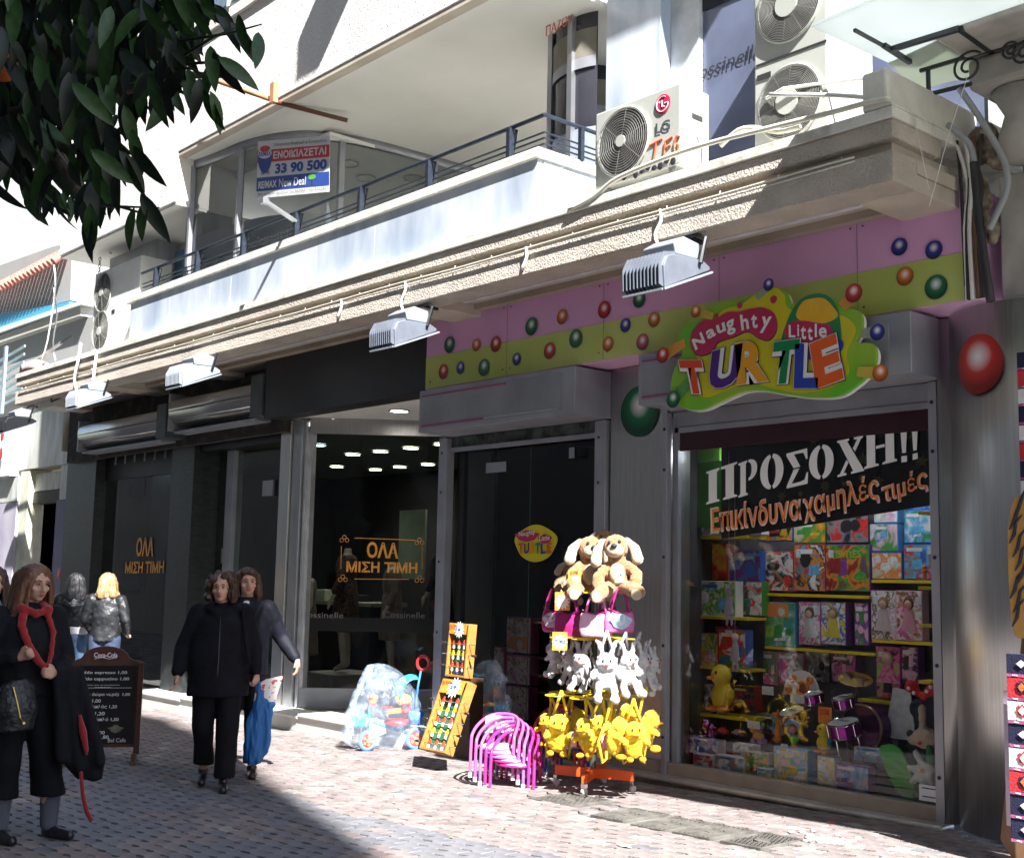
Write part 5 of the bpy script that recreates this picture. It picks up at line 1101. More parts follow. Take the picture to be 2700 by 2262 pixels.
for i,(x0,x1,yt,yb,Y,bc_,pc,lab_,ti,tc_) in enumerate(TB):
    a=at(x0,yb,Y=Y);c=at(x1,yt,Y=Y); ym=(yt+yb)/2
    w_=c.x-a.x; top=at(x0,yt,Y=Y).z; h_=top-a.z
    if w_<.02: continue
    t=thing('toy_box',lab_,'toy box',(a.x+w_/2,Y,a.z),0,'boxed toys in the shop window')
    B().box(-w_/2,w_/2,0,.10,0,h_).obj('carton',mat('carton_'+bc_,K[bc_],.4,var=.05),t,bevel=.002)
    e=.006
    B().box(-w_/2+e,w_/2-e,-.003,-.0005,e,h_-e).obj('front_picture',A_(pc.replace(' ','_'),C_(pc),5.5 if w_>.25 else 8),t)
    rr=random.Random(i*7+1); cs=C_(pc)
    for q in range(3):
        cx_=rr.uniform(-.3,.3)*w_; cz_=h_*rr.uniform(.2,.7); a_=rr.uniform(.10,.22)*w_; b2=rr.uniform(.08,.2)*h_; mtq=mat('print_'+pc.split()[(q*2+i)%len(cs)],cs[(q*2+i)%len(cs)],.4,var=.25,vs=25)
        if rr.random()<.6: B().prism([(cx_+a_*math.cos(k*.524),cz_+b2*math.sin(k*.524)) for k in range(12)],.001,(Vector((0,-.0042-.0004*q,0)),Vector((1,0,0)),Vector((0,0,1)))).obj('picture_patch',mtq,t)
        else: B().prism([(cx_-a_,cz_-b2),(cx_+a_,cz_-b2*.8),(cx_+a_*.9,cz_+b2),(cx_-a_*.8,cz_+b2*.7)],.001,(Vector((0,-.0042-.0004*q,0)),Vector((1,0,0)),Vector((0,0,1)))).obj('picture_patch',mtq,t)
    if ti: text('title',ti,(-w_*.36,-.004,h_*.70),(w_*.30,-.004,h_*.73),h_*.15,mat('title_'+tc_,K[tc_],.5),t,.02)
    elif i%3!=1: B().box(-w_*.4,w_*.1,-.005,-.0035,h_*.80,h_*.90).obj('title_strip',mat('title_'+('white' if bc_!='white' else 'blue'),K['white' if bc_!='white' else 'blue'],.5),t)
    if i in (0,3,8,10,12,15,21,22,24,25,35): tag_(t,w_*(.28 if i%2 else -.42),h_*.72,-.004,.045,.06)
    if i in (20,): B().box(-w_/2+.01,w_*.3,-.007,-.004,h_*.66,h_-.01).obj('sale_card',orangesale,t); B().prism(star(.02,h_*.78,.045,11,.6),.002,(Vector((0,-.009,0)),Vector((1,0,0)),Vector((0,0,1)))).obj('price_burst',sign_w,t)
    if i in (17,18): B().cyl((w_*.2,-.004,h_*.8),.022,.003,ax='y',n=16).obj('round_sticker',mat('sticker_yellow',(.75,.55,.02),.5,var=0),t)
    if i==29:
        B().ell((0,-.01,h_*.78),(.05,.03,.055),12,8).obj('doll_head',mat('doll_skin',(.60,.38,.28),.5),t); B().loft([(0,-.01,h_*.30,.10,.03),(0,-.01,h_*.5,.06,.03),(0,-.01,h_*.66,.04,.03)],14).obj('doll_dress',mat('pink_dress',(.55,.04,.20),.6,vs=30,col2=(.7,.3,.4)),t); B().box(-.03,.03,-.02,0,h_*.1,h_*.3).obj('doll_legs',ink,t)
    if i in (21,22,24,25):
        B().ell((0,-.008,h_*.72),(.035,.02,.04),12,8).obj('doll_head',mat('doll_skin',(.60,.38,.28),.5),t); B().ell((0,-.004,h_*.745),(.045,.018,.05),12,8).obj('doll_hair',mat('doll_hair_%d'%(i%2),(.10,.05,.02) if i%2 else (.30,.17,.06),.6),t); B().loft([(0,-.008,h_*.18,.075,.02),(0,-.008,h_*.45,.045,.02),(0,-.008,h_*.62,.03,.02)],14).obj('doll_gown',mat('doll_gown_%d'%i,[(.6,.6,.62),(.7,.55,.05),(.62,.5,.52),(.65,.3,.38)][[21,22,24,25].index(i)],.6),t)
# standing and hanging toys
def tp(px,py,Y): return at(px,py,Y=Y)
def drum(px,py,Y,r,h_,label,tiltx=0,mt=None):
    p=tp(px,py,Y); t=thing('toy_drum',label,'toy drum',p,0,'toy drum kit pieces'); t.rotation_euler=(tiltx,0,R(-20))
    mg=mt or mat('drum_magenta',(.32,.01,.30),.22,.6,var=.05)
    B().cyl((0,0,0),r,h_,n=28).obj('shell',mg,t,smooth=False); B().ring((0,0,h_),r*1.02,.008,n=28).obj('hoop',chrome,t); B().ring((0,0,0),r*1.02,.008,n=28).obj('hoop',chrome,t)
    B().cyl((0,0,h_),r*.97,.004,n=28).obj('drum_head',mat('drum_skin',(.55,.57,.58),.35),t)
    for k in range(6): a=k*math.pi/3; B().tube([(r*1.05*math.cos(a),r*1.05*math.sin(a),.005),(r*1.05*math.cos(a),r*1.05*math.sin(a),h_-.005)],.004,5).obj('lug',chrome,t)
    text('lettering','jazz',(-r*.5,-r*.1,h_+.005),(r*.5,-r*.1,h_+.005),r*.4,ink,t,.02,up=(0,1,0)); return t
drum(2149,1852,8.15,.075,.07,'small magenta toy drum, left of the upper pair',R(14)); drum(2229,1864,8.15,.08,.075,'small magenta toy drum, right of the upper pair',R(14))
dr=drum(2230,1938,8.0,.115,.10,'largest front magenta toy drum on thin legs',R(14))
for k in range(3): a=R(30+120*k); B().tube([(.09*math.cos(a),.09*math.sin(a),0),(.10*math.cos(a),.10*math.sin(a),-.28)],.005,6).obj('leg',chrome,dr)
drum(2100,1910,8.1,.10,.11,'magenta toy drum at the left with sticks across it',R(22))
for k in (0,1): p=tp(2085+k*10,1888-k*3,8.03); setp(B().cap((0,0,0),(.13,.02,.055),.006,.005,8).obj('drumstick',mat('stick_wood',(.50,.26,.08),.6),at_=p),['upper wooden drumstick across the left toy drum','lower wooden drumstick across the left toy drum'][k],'drumstick')
p=tp(2288,1915,8.25); t=thing('toy_bass_drum','dark violet toy bass drum lying on its rim at the right of the kit','toy drum',p,0,'toy drum kit pieces'); B().cyl((0,-.09,0),.17,.18,ax='y',n=32).obj('shell',mat('drum_violet',(.07,.005,.06),.3,.4),t); B().ring((0,-.09,0),.17,.01,(0,1,0),n=32).obj('hoop',mat('hoop_bronze',(.3,.2,.12),.3,.8),t)
p=tp(2255,1790,8.2); t=thing('toy_cymbal','gold toy cymbal tilted on a chrome stand over the drums','toy cymbal',p); B().cyl((0,0,0),.13,.012,(.25,-.3,1),n=28,r2=.02).obj('plate',mat('cymbal_gold',(.65,.50,.20),.18,1,var=0),t); B().tube([(0,0,0),(.02,.06,-.75)],.006,6).obj('stand',chrome,t)
p=tp(2112,1834,8.3); t=thing('toy_hoop_board','white arched toy board with orange rings behind the drums','toy board',p)
B().prism(arcp(0,0,.17,.20,0,180,16),.02,facing(0)).obj('board',sign_w,t); 
for (x,z,r) in ((.02,.06,.05),(-.07,.13,.022),(.09,.13,.022),(-.12,.04,.022)): B().ring((x,-.008,z),r,.012,(0,1,0),n=24).obj('ring',orangesale,t)
B().cyl((.02,-.004,.06),.038,.004,ax='y').obj('centre',mat('ring_brown',(.3,.08,.03),.5),t)
p=tp(2094,1922,7.95); t=thing('toy_steering_wheel','blue and yellow toy steering wheel on a lime cup with orange foot','toy steering wheel',p)
B().ring((0,0,0),.062,.018,(0,1,.3),n=24).obj('wheel_rim',mat('toy_blue',(.06,.30,.60),.35),t); B().ring((.0,-.004,0),.063,.0185,(0,1,.3),n=24).add([],[]).obj('wheel_grip',mat('toy_blue',(.06,.3,.6),.35),t)
for s_ in(-1,1): B().cap((s_*.064,-.006,-.02),(s_*.058,-.006,.035),.02,.02).obj('yellow_grip',yel,t)
B().ell((0,-.02,0),(.035,.02,.03)).obj('horn',mat('toy_pink',(.5,.15,.35),.4),t); B().cyl((0,0,-.11),.02,.06,n=16,r2=.05).obj('cup',mat('toy_lime',(.20,.62,.04),.35),t); B().cyl((0,0,-.16),.05,.05,n=16,r2=.018).obj('foot',orangesale,t)
def bird(px,py,Y,s_,label,cat='toy bird',plushy=False):
    p=tp(px,py,Y); t=thing('toy_duck',label,cat,p); y2=mat('toy_yellow',(.82,.60,.03),.5 if not plushy else .9,bump=.3 if plushy else 0)
    b=B().ell((0,0,.07*s_),(.06*s_,.05*s_,.06*s_)).ell((0,-.01*s_,.165*s_),(.05*s_,.05*s_,.052*s_)); b.cap((0,0,.08*s_),(0,0,.15*s_),.035*s_,.035*s_); remeshed(b,.006*s_,y2,'body',2,parent=t)
    B().ell((-.02*s_,-.065*s_,.155*s_),(.018*s_,.02*s_,.009*s_)).obj('beak',orangesale,t,smooth=True)
    for x in(-.035,.005): B().ell((x*s_,-.055*s_,.178*s_),(.007*s_,.005*s_,.011*s_),8,6).obj('eye',ink,t)
    for x in(-.035,.03): B().ell((x*s_,-.03*s_,.012*s_),(.028*s_,.04*s_,.013*s_)).obj('foot',orangesale,t,smooth=True)
    B().ell((.055*s_,-.01*s_,.08*s_),(.012*s_,.03*s_,.03*s_)).obj('wing',lblue if not plushy else y2,t,smooth=True); return t
bird(2173,1984,7.95,1.0,'small yellow toy duck with a blue wing by the front drum'); bird(1905,1874,8.1,1.75,'large yellow plush duck sitting on the lowest left shelf',plushy=True)
p=tp(2000,1958,8.0); t=thing('toy_pull_dog','orange toy dog on lilac wheels with coloured beads','toy dog',p); b=B().ell((0,0,.05),(.055,.03,.035)).ell((-.04,-.01,.10),(.032,.03,.03)).cap((0,0,.05),(-.03,0,.09),.02,.02); remeshed(b,.005,mat('toy_orange',(.60,.28,.05),.4),'body',2,parent=t)
for x in(-.035,.04): B().cyl((x,-.035,.015),.02,.07,ax='y',n=14).obj('wheel',mat('lilac',(.3,.2,.45),.4),t)
for k in range(3): B().ell((.02+.012*k,0,.105+.02*k),.014).obj('bead',[redp,lblue,mat('toy_lime',(.2,.6,.04))][k],t)
p=tp(2050,1948,8.1); t=thing('toy_giraffe','tall orange toy giraffe at the left of the drums','toy giraffe',p); b=B().cap((0,0,.0),(0,0,.17),.025,.012).ell((-.015,-.01,.19),(.03,.016,.018)); b.ell((0,0,.0),(.045,.03,.03)); remeshed(b,.005,mat('toy_deep_orange',(.65,.18,.03),.4),'body',2,parent=t); B().cap((.004,0,.2),(.006,0,.225),.005,.006).obj('horn',yel,t)
for i,(px,py,mm,lab_) in enumerate([(1905,1935,redp,'small red toy car on the boxes at the left'),(1945,1940,mat('toy_silver',(.35,.36,.38),.3,.7),'small silver toy car on the boxes at the left'),(2438,1530,orangesale,'small orange toy figure on the right-hand bracket shelf'),(1862,1872,mat('pewter',(.35,.35,.36),.3,.8),'little pewter figure on the lowest left shelf'),(1884,1874,yel,'little yellow figure beside the pewter one')]):
    p=tp(px,py,8.05); t=thing('toy_car' if i<2 else 'toy_figure',lab_,'toy car' if i<2 else 'toy figure',p)
    if i<2:
        B().prism([(-.05,.0),(.05,.0),(.05,.02),(.025,.025),(.015,.04),(-.02,.04),(-.03,.025),(-.05,.02)],.045,(Vector((0,-.022,.012)),Vector((1,0,0)),Vector((0,0,1)))).obj('body',mm,t,bevel=.003)
        for x in(-.03,.03): B().cyl((x,-.026,.012),.012,.052,ax='y',n=12).obj('wheel',rubber,t)
    else: B().loft([(0,0,0,.018,.015),(0,0,.04,.012,.010),(0,0,.06,.02,.014),(0,0,.075,.008,.008)],12).obj('body',mm,t,smooth=True); B().ell((0,0,.092),.018).obj('head',mm,t,smooth=True)
# plush toys at the right of the window
def soft(name,label,p,fn,mt,vox=.012,dis=.004,cat='plush toy',group=None,rz=0):
    t=thing(name,label,cat,p,rz,group); b=B(); fn(b); remeshed(b,vox,mt,'body',3,dis=dis,ds=30,parent=t); return t
pw=mat('plush_white',(.70,.70,.68),.95,bump=.8,bs=160,sheen=.3); pbg=mat('plush_beige',(.55,.42,.30),.95,bump=.8,bs=160,sheen=.3)
t=soft('plush_animal','beige plush animal with one long upright ear pressed to the toy window',tp(2440,1945,7.95),lambda b:(b.ell((0,0,0),(.10,.07,.075)),b.cap((-.02,0,.06),(-.02,.0,.20),.022,.032),b.ell((-.08,-.02,-.02),.04)),pbg)
B().ell((.0,-.08,-.03),(.016,.01,.012)).obj('nose',redp,t,smooth=True); B().ell((-.105,-.02,.02),(.028,.02,.028)).obj('ear_patch',mat('plush_brown',(.08,.05,.04),.9),t,smooth=True)
t=soft('plush_animal','white plush toy with stubby fingered paws low against the toy window',tp(2440,2030,7.9),lambda b:(b.ell((0,0,0),(.07,.04,.06)),[b.cap((0,0,0),(x,0,z),.03,.024) for x,z in ((-.12,.0),(-.10,-.09),(-.02,-.12),(.05,-.10),(-.07,.11))]),pw)
B().ell((0,-.045,.0),(.016,.006,.014)).obj('stitched_mark',orangesale,t); B().cap((.03,.02,.06),(.02,.02,.16),.03,.02).obj('green_scarf',mat('plush_green',(.03,.20,.04),.9),t,smooth=True)
t=soft('spotted_bow','big red bow with white spots high at the right of the toy window',tp(2435,1835,8.0),lambda b:(b.cap((-.02,0,0),(-.09,0,.06),.02,.05),b.cap((.0,0,0),(.07,0,.05),.02,.05),b.ell((0,0,0),.03)),mat('bow_red',(.60,.02,.02),.8),cat='bow')
for x,z in ((-.09,.05),(-.05,.02),(.05,.04),(.08,.07)): B().ell((x,-.045,z),(.014,.008,.014),10,6).obj('spot',sign_w,t)
t=soft('dark_plush','dark blue plush hat under the red bow','x' and tp(2420,1868,8.08),lambda b:(b.ell((0,0,0),(.06,.05,.07)),b.ell((.02,0,-.07),.04)),mat('plush_navy',(.02,.02,.05),.95))
t=thing('balance_board','lime green moulded board leaning inside the toy window','toy board',tp(2365,2030,7.95)); B().prism(spl([(-.14,.12),(-.08,.17),(.02,.15),(.08,.05),(.13,-.06),(.12,-.17),(.02,-.16),(-.06,-.06)]),.02,facing(0)).obj('board',mat('board_lime',(.05,.42,.04),.4,var=.05),t)
t=thing('price_poster','white poster card leaning behind the plush toys','card',tp(2375,1890,8.3)); B().prism([(-.14,-.16),(.12,-.16),(.08,.20),(-.06,.21)],.01,facing(0)).obj('card',mat('poster_print',(.45,.46,.52),.5,vs=18,col2=(.62,.63,.66)),t)
t=thing('shop_notice','small white notice with two blue stripes stuck low in the corner of the toy window','notice',tp(2450,2090,7.735)); B().box(-.075,.065,0,.003,-.055,.05).obj('sheet',sign_w,t)
for z in(-.03,.025): B().box(-.05,.06,-.003,-.001,z,z+.008).obj('blue_stripe',nb,t)
for i,(px,py,w_,h_) in enumerate([(2024,1820,.11,.065),(2102,1842,.13,.065),(1987,1910,.12,.06),(1996,1990,.07,.06),(2068,1975,.06,.08)]):
    p=tp(px,py,7.99-.02*i); setp(B().box(-w_/2,w_/2,0,.003,-h_/2,h_/2).obj('price_card',price,at_=p),['white price card hanging above the toy dog','pink and white price card under the arched toy','white price card over the orange toy dog','small price card on the cream toy box','price card on the pale blue window box'][i],'price card')
p=tp(2175,1885,8.0); t=thing('sale_card','orange sale card tucked between the toy drums','sale card',p); B().box(-.06,.06,0,.003,-.06,.06).obj('card',orangesale,t); text('lettering','ΣΟΚ',(-.045,-.002,.0),(.045,-.002,.005),.04,redp,t,.03)
# hanging keychain-like dolls against the glass
for i,(px,py) in enumerate([(1922,1580),(1938,1700)]):
    p=tp(px,py,7.85); t=soft('hanging_doll',['pale hanging doll in a lilac skirt inside the left of the toy window','second pale hanging doll with dangling legs inside the left of the toy window'][i],p,lambda b:(b.ell((0,0,.06),(.03,.025,.035)),b.loft([(0,0,-.12,.045,.03),(0,0,0,.03,.02),(0,0,.03,.018,.014)],12),b.cap((-.01,0,-.1),(-.02,0,-.2),.012,.012),b.cap((.012,0,-.1),(.03,0,-.2),.012,.012)),mat('doll_lilac',(.50,.44,.56),.8),vox=.007,cat='doll')
    B().tube([(0,0,.09),(0,0,1.2)],.0015,4).obj('thread',cg_,t)
# boxes seen through the door
random.seed(5)
for i,(x0,x1,yt,yb,lab_) in enumerate([(1335,1400,1625,1718,'boxed doll set with an orange price card, highest inside the door'),(1255,1330,1700,1780,'pink doll box with an orange card inside the door, left'),(1335,1398,1725,1800,'pink baby doll box inside the door, right'),(1260,1325,1785,1880,'tall pink doll box low inside the door, left'),(1330,1395,1805,1890,'grey-pink toy box low inside the door, right')]):
    a=at(x0,yb,Y=8.3);c=at(x1,yt,Y=8.3); w_=c.x-a.x;h_=at(x0,yt,Y=8.3).z-a.z
    t=thing('toy_box',lab_,'toy box',(a.x+w_/2,8.3,a.z),0,'boxed toys behind the shop door'); B().box(-w_/2,w_/2,0,.12,0,h_).obj('carton',mat('carton_pink',K['pink'],.4,var=.05),t,bevel=.002); B().box(-w_/2+.01,w_/2-.01,-.003,-.001,.01,h_-.01).obj('front_picture',A_('lpink_brown_skin_white_pink',C_('lpink brown skin white pink')),t)
    if i<2: B().box(-w_*.4,w_*.4,-.006,-.0035,.04,h_*.45).obj('sale_card',orangesale,t); B().prism(star(.03,h_*.25,.06,11,.6),.002,(Vector((0,-.008,0)),Vector((1,0,0)),Vector((0,0,1)))).obj('price_burst',sign_w,t)
shl=thing('shelving','dim shelving carrying doll boxes just inside the toy shop door','shelving',(-8.2,8.45,.0))
for z in (.28,.62,.95,1.3): L(B().box(-9.0,-7.62,8.29,8.6,z-.13,z-.11).obj('shelf',mat('shelf_maroon',(.09,.02,.04),.5)),shl)
L(B().box(-9.0,-7.62,8.6,8.63,.0,1.9).obj('back_panel',tr_),shl)
# ---------------------------------------------------------------- spinner rack of plush in front of the door
RC=Vector((-6.93,6.99,zg(-6.9)))
rk=thing('display_rack','orange cross-footed spinner rack on castors with yellow wire rings','display rack',RC)
og=mat('rack_orange',(.78,.10,.012),.35,var=.04); yw=mat('rack_yellow',(.80,.60,.02),.35,var=.04)
ends=[(-.29,-.12),(.17,-.26),(.29,.16),(-.15,.28)]
for (x,y) in ends:
    B().bar((0,0,.125),(x,y,.125),.045,.075).obj('foot_arm',og,rk,bevel=.004)
    c=thing('castor',None,None,(x*.98,y*.98,0)); c.parent=rk
    del_=[B().cyl((-.012,0,.028),.027,.024,ax='x',n=18).obj('wheel',mat('castor_wheel',(.55,.55,.53),.3),c),B().box(-.018,.018,-.02,.02,.05,.088).obj('fork',chrome,c,bevel=.003)]
B().cyl((0,0,.16),.024,1.62,n=16).obj('pole',mat('rack_pole',(.10,.11,.10),.35,.6),rk)
tiers=[(1.60,.25),(1.34,.27),(1.14,.22),(.78,.30),(.72,.26)]
for z,r in ((1.52,.24),(1.17,.26),(.73,.27)):
    B().ring((0,0,z),r,.006,n=40).obj('wire_ring',yw,rk)
    for k in range(4): a=k*math.pi/2+.4; B().tube([(0,0,z),(r*math.cos(a),r*math.sin(a),z)],.005,5).obj('spoke',yw,rk)
for k in range(7):
    a=k*.9-2.9; 
    for z,r in ((1.165,.28),(.72,.31)): B().ring((r*math.cos(a),r*math.sin(a),z),.085,.005,n=22).obj('hanger_ring',yw,rk)
def rp(px,py,off=0,Y=6.99): return at(px,py,Y=Y+off)
# dogs
dog_tan=mat('plush_tan',(.36,.17,.06),.95,bump=1,bs=150,bd=.015,sheen=.4,var=.12,vs=20); dog_cream=mat('plush_cream',(.52,.43,.30),.95,bump=1,bs=150,bd=.015,sheen=.4,var=.06)
RF=R(-42)   # plush toys face the photographer
def dog(p,s_,rz,label,lean=0):
    t=thing('plush_dog',label,'plush toy',p,rz,'plush dogs on top of the rack'); t.scale=(s_,s_,s_); t.rotation_euler=(0,lean,rz)
    b=B().ell((0,0,.13),(.085,.075,.115)); b.chain([(-.07,-.02,.20),(-.13,-.07,.13),(-.125,-.10,.07)],[.035,.038,.042]); b.chain([(.07,-.02,.20),(.13,-.07,.14),(.125,-.10,.09)],[.035,.038,.042])
    b.chain([(-.05,-.03,.06),(-.10,-.13,.035),(-.13,-.17,.01)],[.05,.045,.048]); b.chain([(.05,-.03,.06),(.10,-.13,.035),(.14,-.17,.02)],[.05,.045,.048])
    b.ell((0,-.01,.33),(.085,.08,.085)); b.cap((0,0,.18),(0,0,.28),.06,.06)
    remeshed(b,.009,dog_tan,'body',3,dis=.007,ds=70,parent=t)
    b=B().ell((0,-.075,.305),(.062,.05,.05)).ell((0,-.068,.15),(.055,.03,.075)); remeshed(b,.009,dog_cream,'muzzle_and_bib',3,dis=.003,ds=40,parent=t)
    for x in (-1,1):
        b=B().chain([(x*.075,.0,.37),(x*.125,-.01,.31),(x*.14,-.02,.24)],[.022,.036,.042]); remeshed(b,.009,dog_cream,'ear',2,dis=.003,ds=40,parent=t)
        B().ell((x*.14-(.01*x),-.215,.005),(.036,.008,.036)).obj('sole',dog_cream,t,smooth=True)
        B().ell((x*.035,-.082,.362),(.011,.007,.013),10,7).obj('eye',ink,t,smooth=True)
    B().ell((0,-.127,.335),(.022,.015,.016)).obj('nose',ink,t,smooth=True)
    return t
dog(rp(1545,1572,-.12),1.14,R(58),'plush dog with a sunlit cream face, left of the front pair',lean=R(4))
dog(rp(1634,1572,-.12),1.14,R(38),'plush dog with a white paper tag, right of the front pair',lean=R(-5))
dog(rp(1592,1540,.12),1.05,R(50),'plush dog half hidden behind the front pair')
dog(rp(1478,1575,.02),.75,R(75),'small curled tan plush dog at the left edge of the rack top',lean=R(20))
t=thing('price_card','orange sale card with a white flash pinned on the left plush dog','price card',rp(1515,1520,-.30),R(45)); B().box(-.05,.05,0,.003,-.05,.05).obj('card',orangesale,t); B().prism(star(.01,-.02,.04,10,.6),.002,(Vector((0,-.003,0)),Vector((1,0,0)),Vector((0,0,1)))).obj('price_burst',sign_w,t)
text('lettering','ΣΟΚ',(-.035,-.004,.015),(.03,-.004,.025),.025,redp,t,.03)
t=thing('price_tag','white handwritten paper tag hanging on the right plush dog','price tag',rp(1634,1512,-.30),R(42)); B().box(-.03,.03,0,.002,-.06,.05).obj('sheet',sign_w,t); text('lettering','29',(-.018,-.003,-.03),(.018,-.003,-.025),.03,nb,t,.02)
# pink bags
bagp=mat('bag_pink',(.68,.16,.42),.35,var=.08,vs=8,bump=.25,bs=18); bagm=mat('bag_magenta',(.35,.02,.16),.3,var=.15,vs=8,bump=.4,bs=14); bagl=mat('bag_pale_pink',(.78,.42,.58),.4,var=.06,bump=.2,bs=18)
def bag(p,w_,h_,rz,mt,label,st_=None,front=None):
    t=thing('handbag',label,'handbag',p,rz,'pink handbags hung on the rack'); b=B()
    b.loft([(0,0,-h_,w_*.40,.022),(0,0,-h_*.93,w_*.48,.035),(0,0,-h_*.5,w_*.5,.042),(0,0,-h_*.1,w_*.45,.025),(0,0,0,w_*.42,.012)],28); 
    b.v=[(x,y,z-(.03*(1-(abs(x)/w_*2)**2)) if z>-h_*.2 else z) for x,y,z in b.v]
    remeshed(b,.009,mt,'pouch',2,dis=.005,ds=14,parent=t)
    for y_ in (-.02,.02): B().tube([(-w_*.3,y_,-.02),(-w_*.24,y_,.06),(-.02,y_*.3,.15),(.02,y_*.3,.15),(w_*.24,y_,.06),(w_*.3,y_,-.02)],.009,6).obj('strap',st_ or mt,t,smooth=True)
    B().tube([(-w_*.40,-.016,.004),(0,-.02,-.03),(w_*.40,-.016,.004)],.004,5).obj('zip',bagm,t)
    if front: B().prism(blob(0,-h_*.5,w_*.34,h_*.3,0,amp=.08),.002,(Vector((0,-.046,0)),Vector((1,0,0)),Vector((0,0,1)))).obj('front_print',front,t)
    return t
bag(rp(1572,1610,-.27),.26,.20,R(40),bagl,'pale pink handbag blown out in full sun, front of the rack',bagp)
bag(rp(1634,1606,-.16),.24,.18,R(60),bagp,'pink handbag with a blue and white front picture at the right',bagm,art('bag_print',[(.75,.5,.6),(.25,.5,.75),(.75,.7,.7)],9))
bag(rp(1500,1610,-.22),.24,.21,R(30),bagm,'shiny magenta handbag wrapped in film at the left')
bag(rp(1460,1602,-.05),.22,.2,R(15),bagm,'dark magenta handbag with white glints, far left of the rack',None,film('clear_wrap_bag',(.8,.7,.8),.3))
bag(rp(1600,1600,.2),.2,.17,R(30),bagm,'dark pink handbag behind the front ones')
for i,(px,py,h_,s1) in enumerate([(1483,1585,.14,''),(1476,1690,.14,'7,90')]):
    t=thing('price_card',['orange price card with a white flash between the pink handbags','orange price card reading 7,90 above the white plush backpacks'][i],'price card',rp(px,py,-.33),R(45)); B().box(-.058,.058,0,.003,-h_/2,h_/2).obj('card',orangesale,t); B().prism(star(0,-.005,.062,12,.62),.002,(Vector((0,-.003,0)),Vector((1,0,0)),Vector((0,0,1)))).obj('price_burst',sign_w,t)
    if s1: text('lettering',s1,(-.04,-.005,-.02),(.045,-.005,-.025),.035,nb,t,.03)
# plush backpacks: white and yellow
pg=mat('plush_grey_white',(.50,.50,.52),.95,bump=.8,bs=160,sheen=.3,var=.06); py_=mat('plush_yellow',(.72,.50,.012),.85,bump=.8,bs=150,sheen=.2,var=.07,vs=14); pyo=mat('plush_orange',(.80,.36,.01),.85,bump=.5,bs=150); ptag=mat('pink_tag',(.75,.35,.45),.5)
def pack(kind,p,s_,rz,label,roll=0):
    wh=kind=='w'; mt=pg if wh else py_
    t=thing('plush_backpack',label,'plush backpack',p,rz,'white plush backpacks on the rack' if wh else 'yellow plush backpacks on the rack'); t.rotation_euler=(0,roll,rz); t.scale=(s_,)*3
    b=B().ell((0,0,-.20),(.085,.055,.115)); b.ell((0,-.035,-.12),(.075,.06,.068))
    if wh:
        for x in(-1,1): b.chain([(x*.03,-.03,-.07),(x*.05,-.02,.0),(x*.075,-.02,.03)],[.018,.02,.012]); b.chain([(x*.05,-.02,-.28),(x*.06,-.04,-.35),(x*.06,-.07,-.37)],[.028,.024,.034]); b.chain([(x*.07,-.02,-.17),(x*.10,-.05,-.22)],[.022,.024])
    else:
        for x in(-1,1): b.chain([(x*.07,-.02,-.18),(x*.08,-.07,-.20)],[.022,.022])
    remeshed(b,.008,mt,'body',2,dis=.008,ds=34,parent=t,seed=p[0]*9)
    if wh: B().ell((0,-.095,-.135),(.014,.01,.01)).obj('nose',mat('nose_pink',(.55,.1,.12),.6),t,smooth=True)
    else:
        B().ell((0,-.098,-.14),(.028,.02,.010)).obj('beak',pyo,t,smooth=True)
        for x in(-1,1): B().ell((x*.045,-.06,-.315),(.026,.038,.020)).obj('foot',pyo,t,smooth=True)
    for x in(-1,1): B().ell((x*.026,-.094,-.105),(.007,.005,.011),8,6).obj('eye',ink,t,smooth=True); B().tube([(x*.05,.05,-.08),(x*.02,.03,.03),(0,.0,.10)],.011,6).obj('hanging_strap',mt,t,smooth=True); B().tube([(x*.06,.05,-.10),(x*.085,.09,-.22),(x*.075,.06,-.36),(x*.05,.04,-.33),(x*.05,.04,-.28)],[.010]*5,6).obj('shoulder_strap',mt,t,smooth=True)
    return t
WP=[(1600,1700,-.33,1.05,45,0,'white plush backpack with stubby feet, front and centre of its ring'),(1540,1700,-.22,.9,10,4,'white plush backpack seen side on, left of the centre one'),(1505,1697,-.16,.8,0,0,'small white plush backpack dangling beside the 7,90 card'),(1652,1700,-.20,.95,75,-3,'white plush backpack in full sun, right of the centre one'),(1688,1700,-.05,.95,100,0,'white plush backpack in grey shade at the right'),(1715,1712,.02,.75,110,0,'small grey-white plush toy at the far right of the ring'),(1465,1680,-.08,.8,-20,0,'grey shaded plush backpack at the far left under the card'),(1570,1690,.22,.85,-200,0,'white plush backpack hidden at the back of the ring')]
for px,py,o_,s_,rz,ro,lb in WP: pack('w',rp(px,py,o_),s_,R(rz),lb,R(ro))
YP=[(1478,1860,-.30,1.15,42,3,'yellow plush backpack at the left with its beak to the street'),(1450,1862,-.12,.95,0,0,'yellow plush backpack behind the leftmost one'),(1545,1872,-.33,1.05,5,-8,'slim yellow plush backpack hanging askew, left of the middle'),(1585,1865,-.30,1.0,55,5,'yellow plush backpack in the middle of the ring'),(1622,1868,-.30,1.1,120,4,'round yellow plush backpack shown from behind, right of the middle'),(1672,1880,-.22,1.05,50,-2,'yellow plush backpack with both feet forward at the right'),(1650,1835,-.12,1.0,80,0,'yellow plush backpack riding high over the right-hand ones'),(1706,1850,-.04,1.1,130,0,'yellow plush backpack at the far right, turned to the wall'),(1515,1850,.15,1.0,-200,0,'yellow plush backpack in the shadow at the back left'),(1600,1850,.22,1.0,-160,0,'yellow plush backpack in the shadow at the back')]
for px,py,o_,s_,rz,ro,lb in YP: pack('y',rp(px,py,o_),s_*.98,R(rz),lb,R(ro))
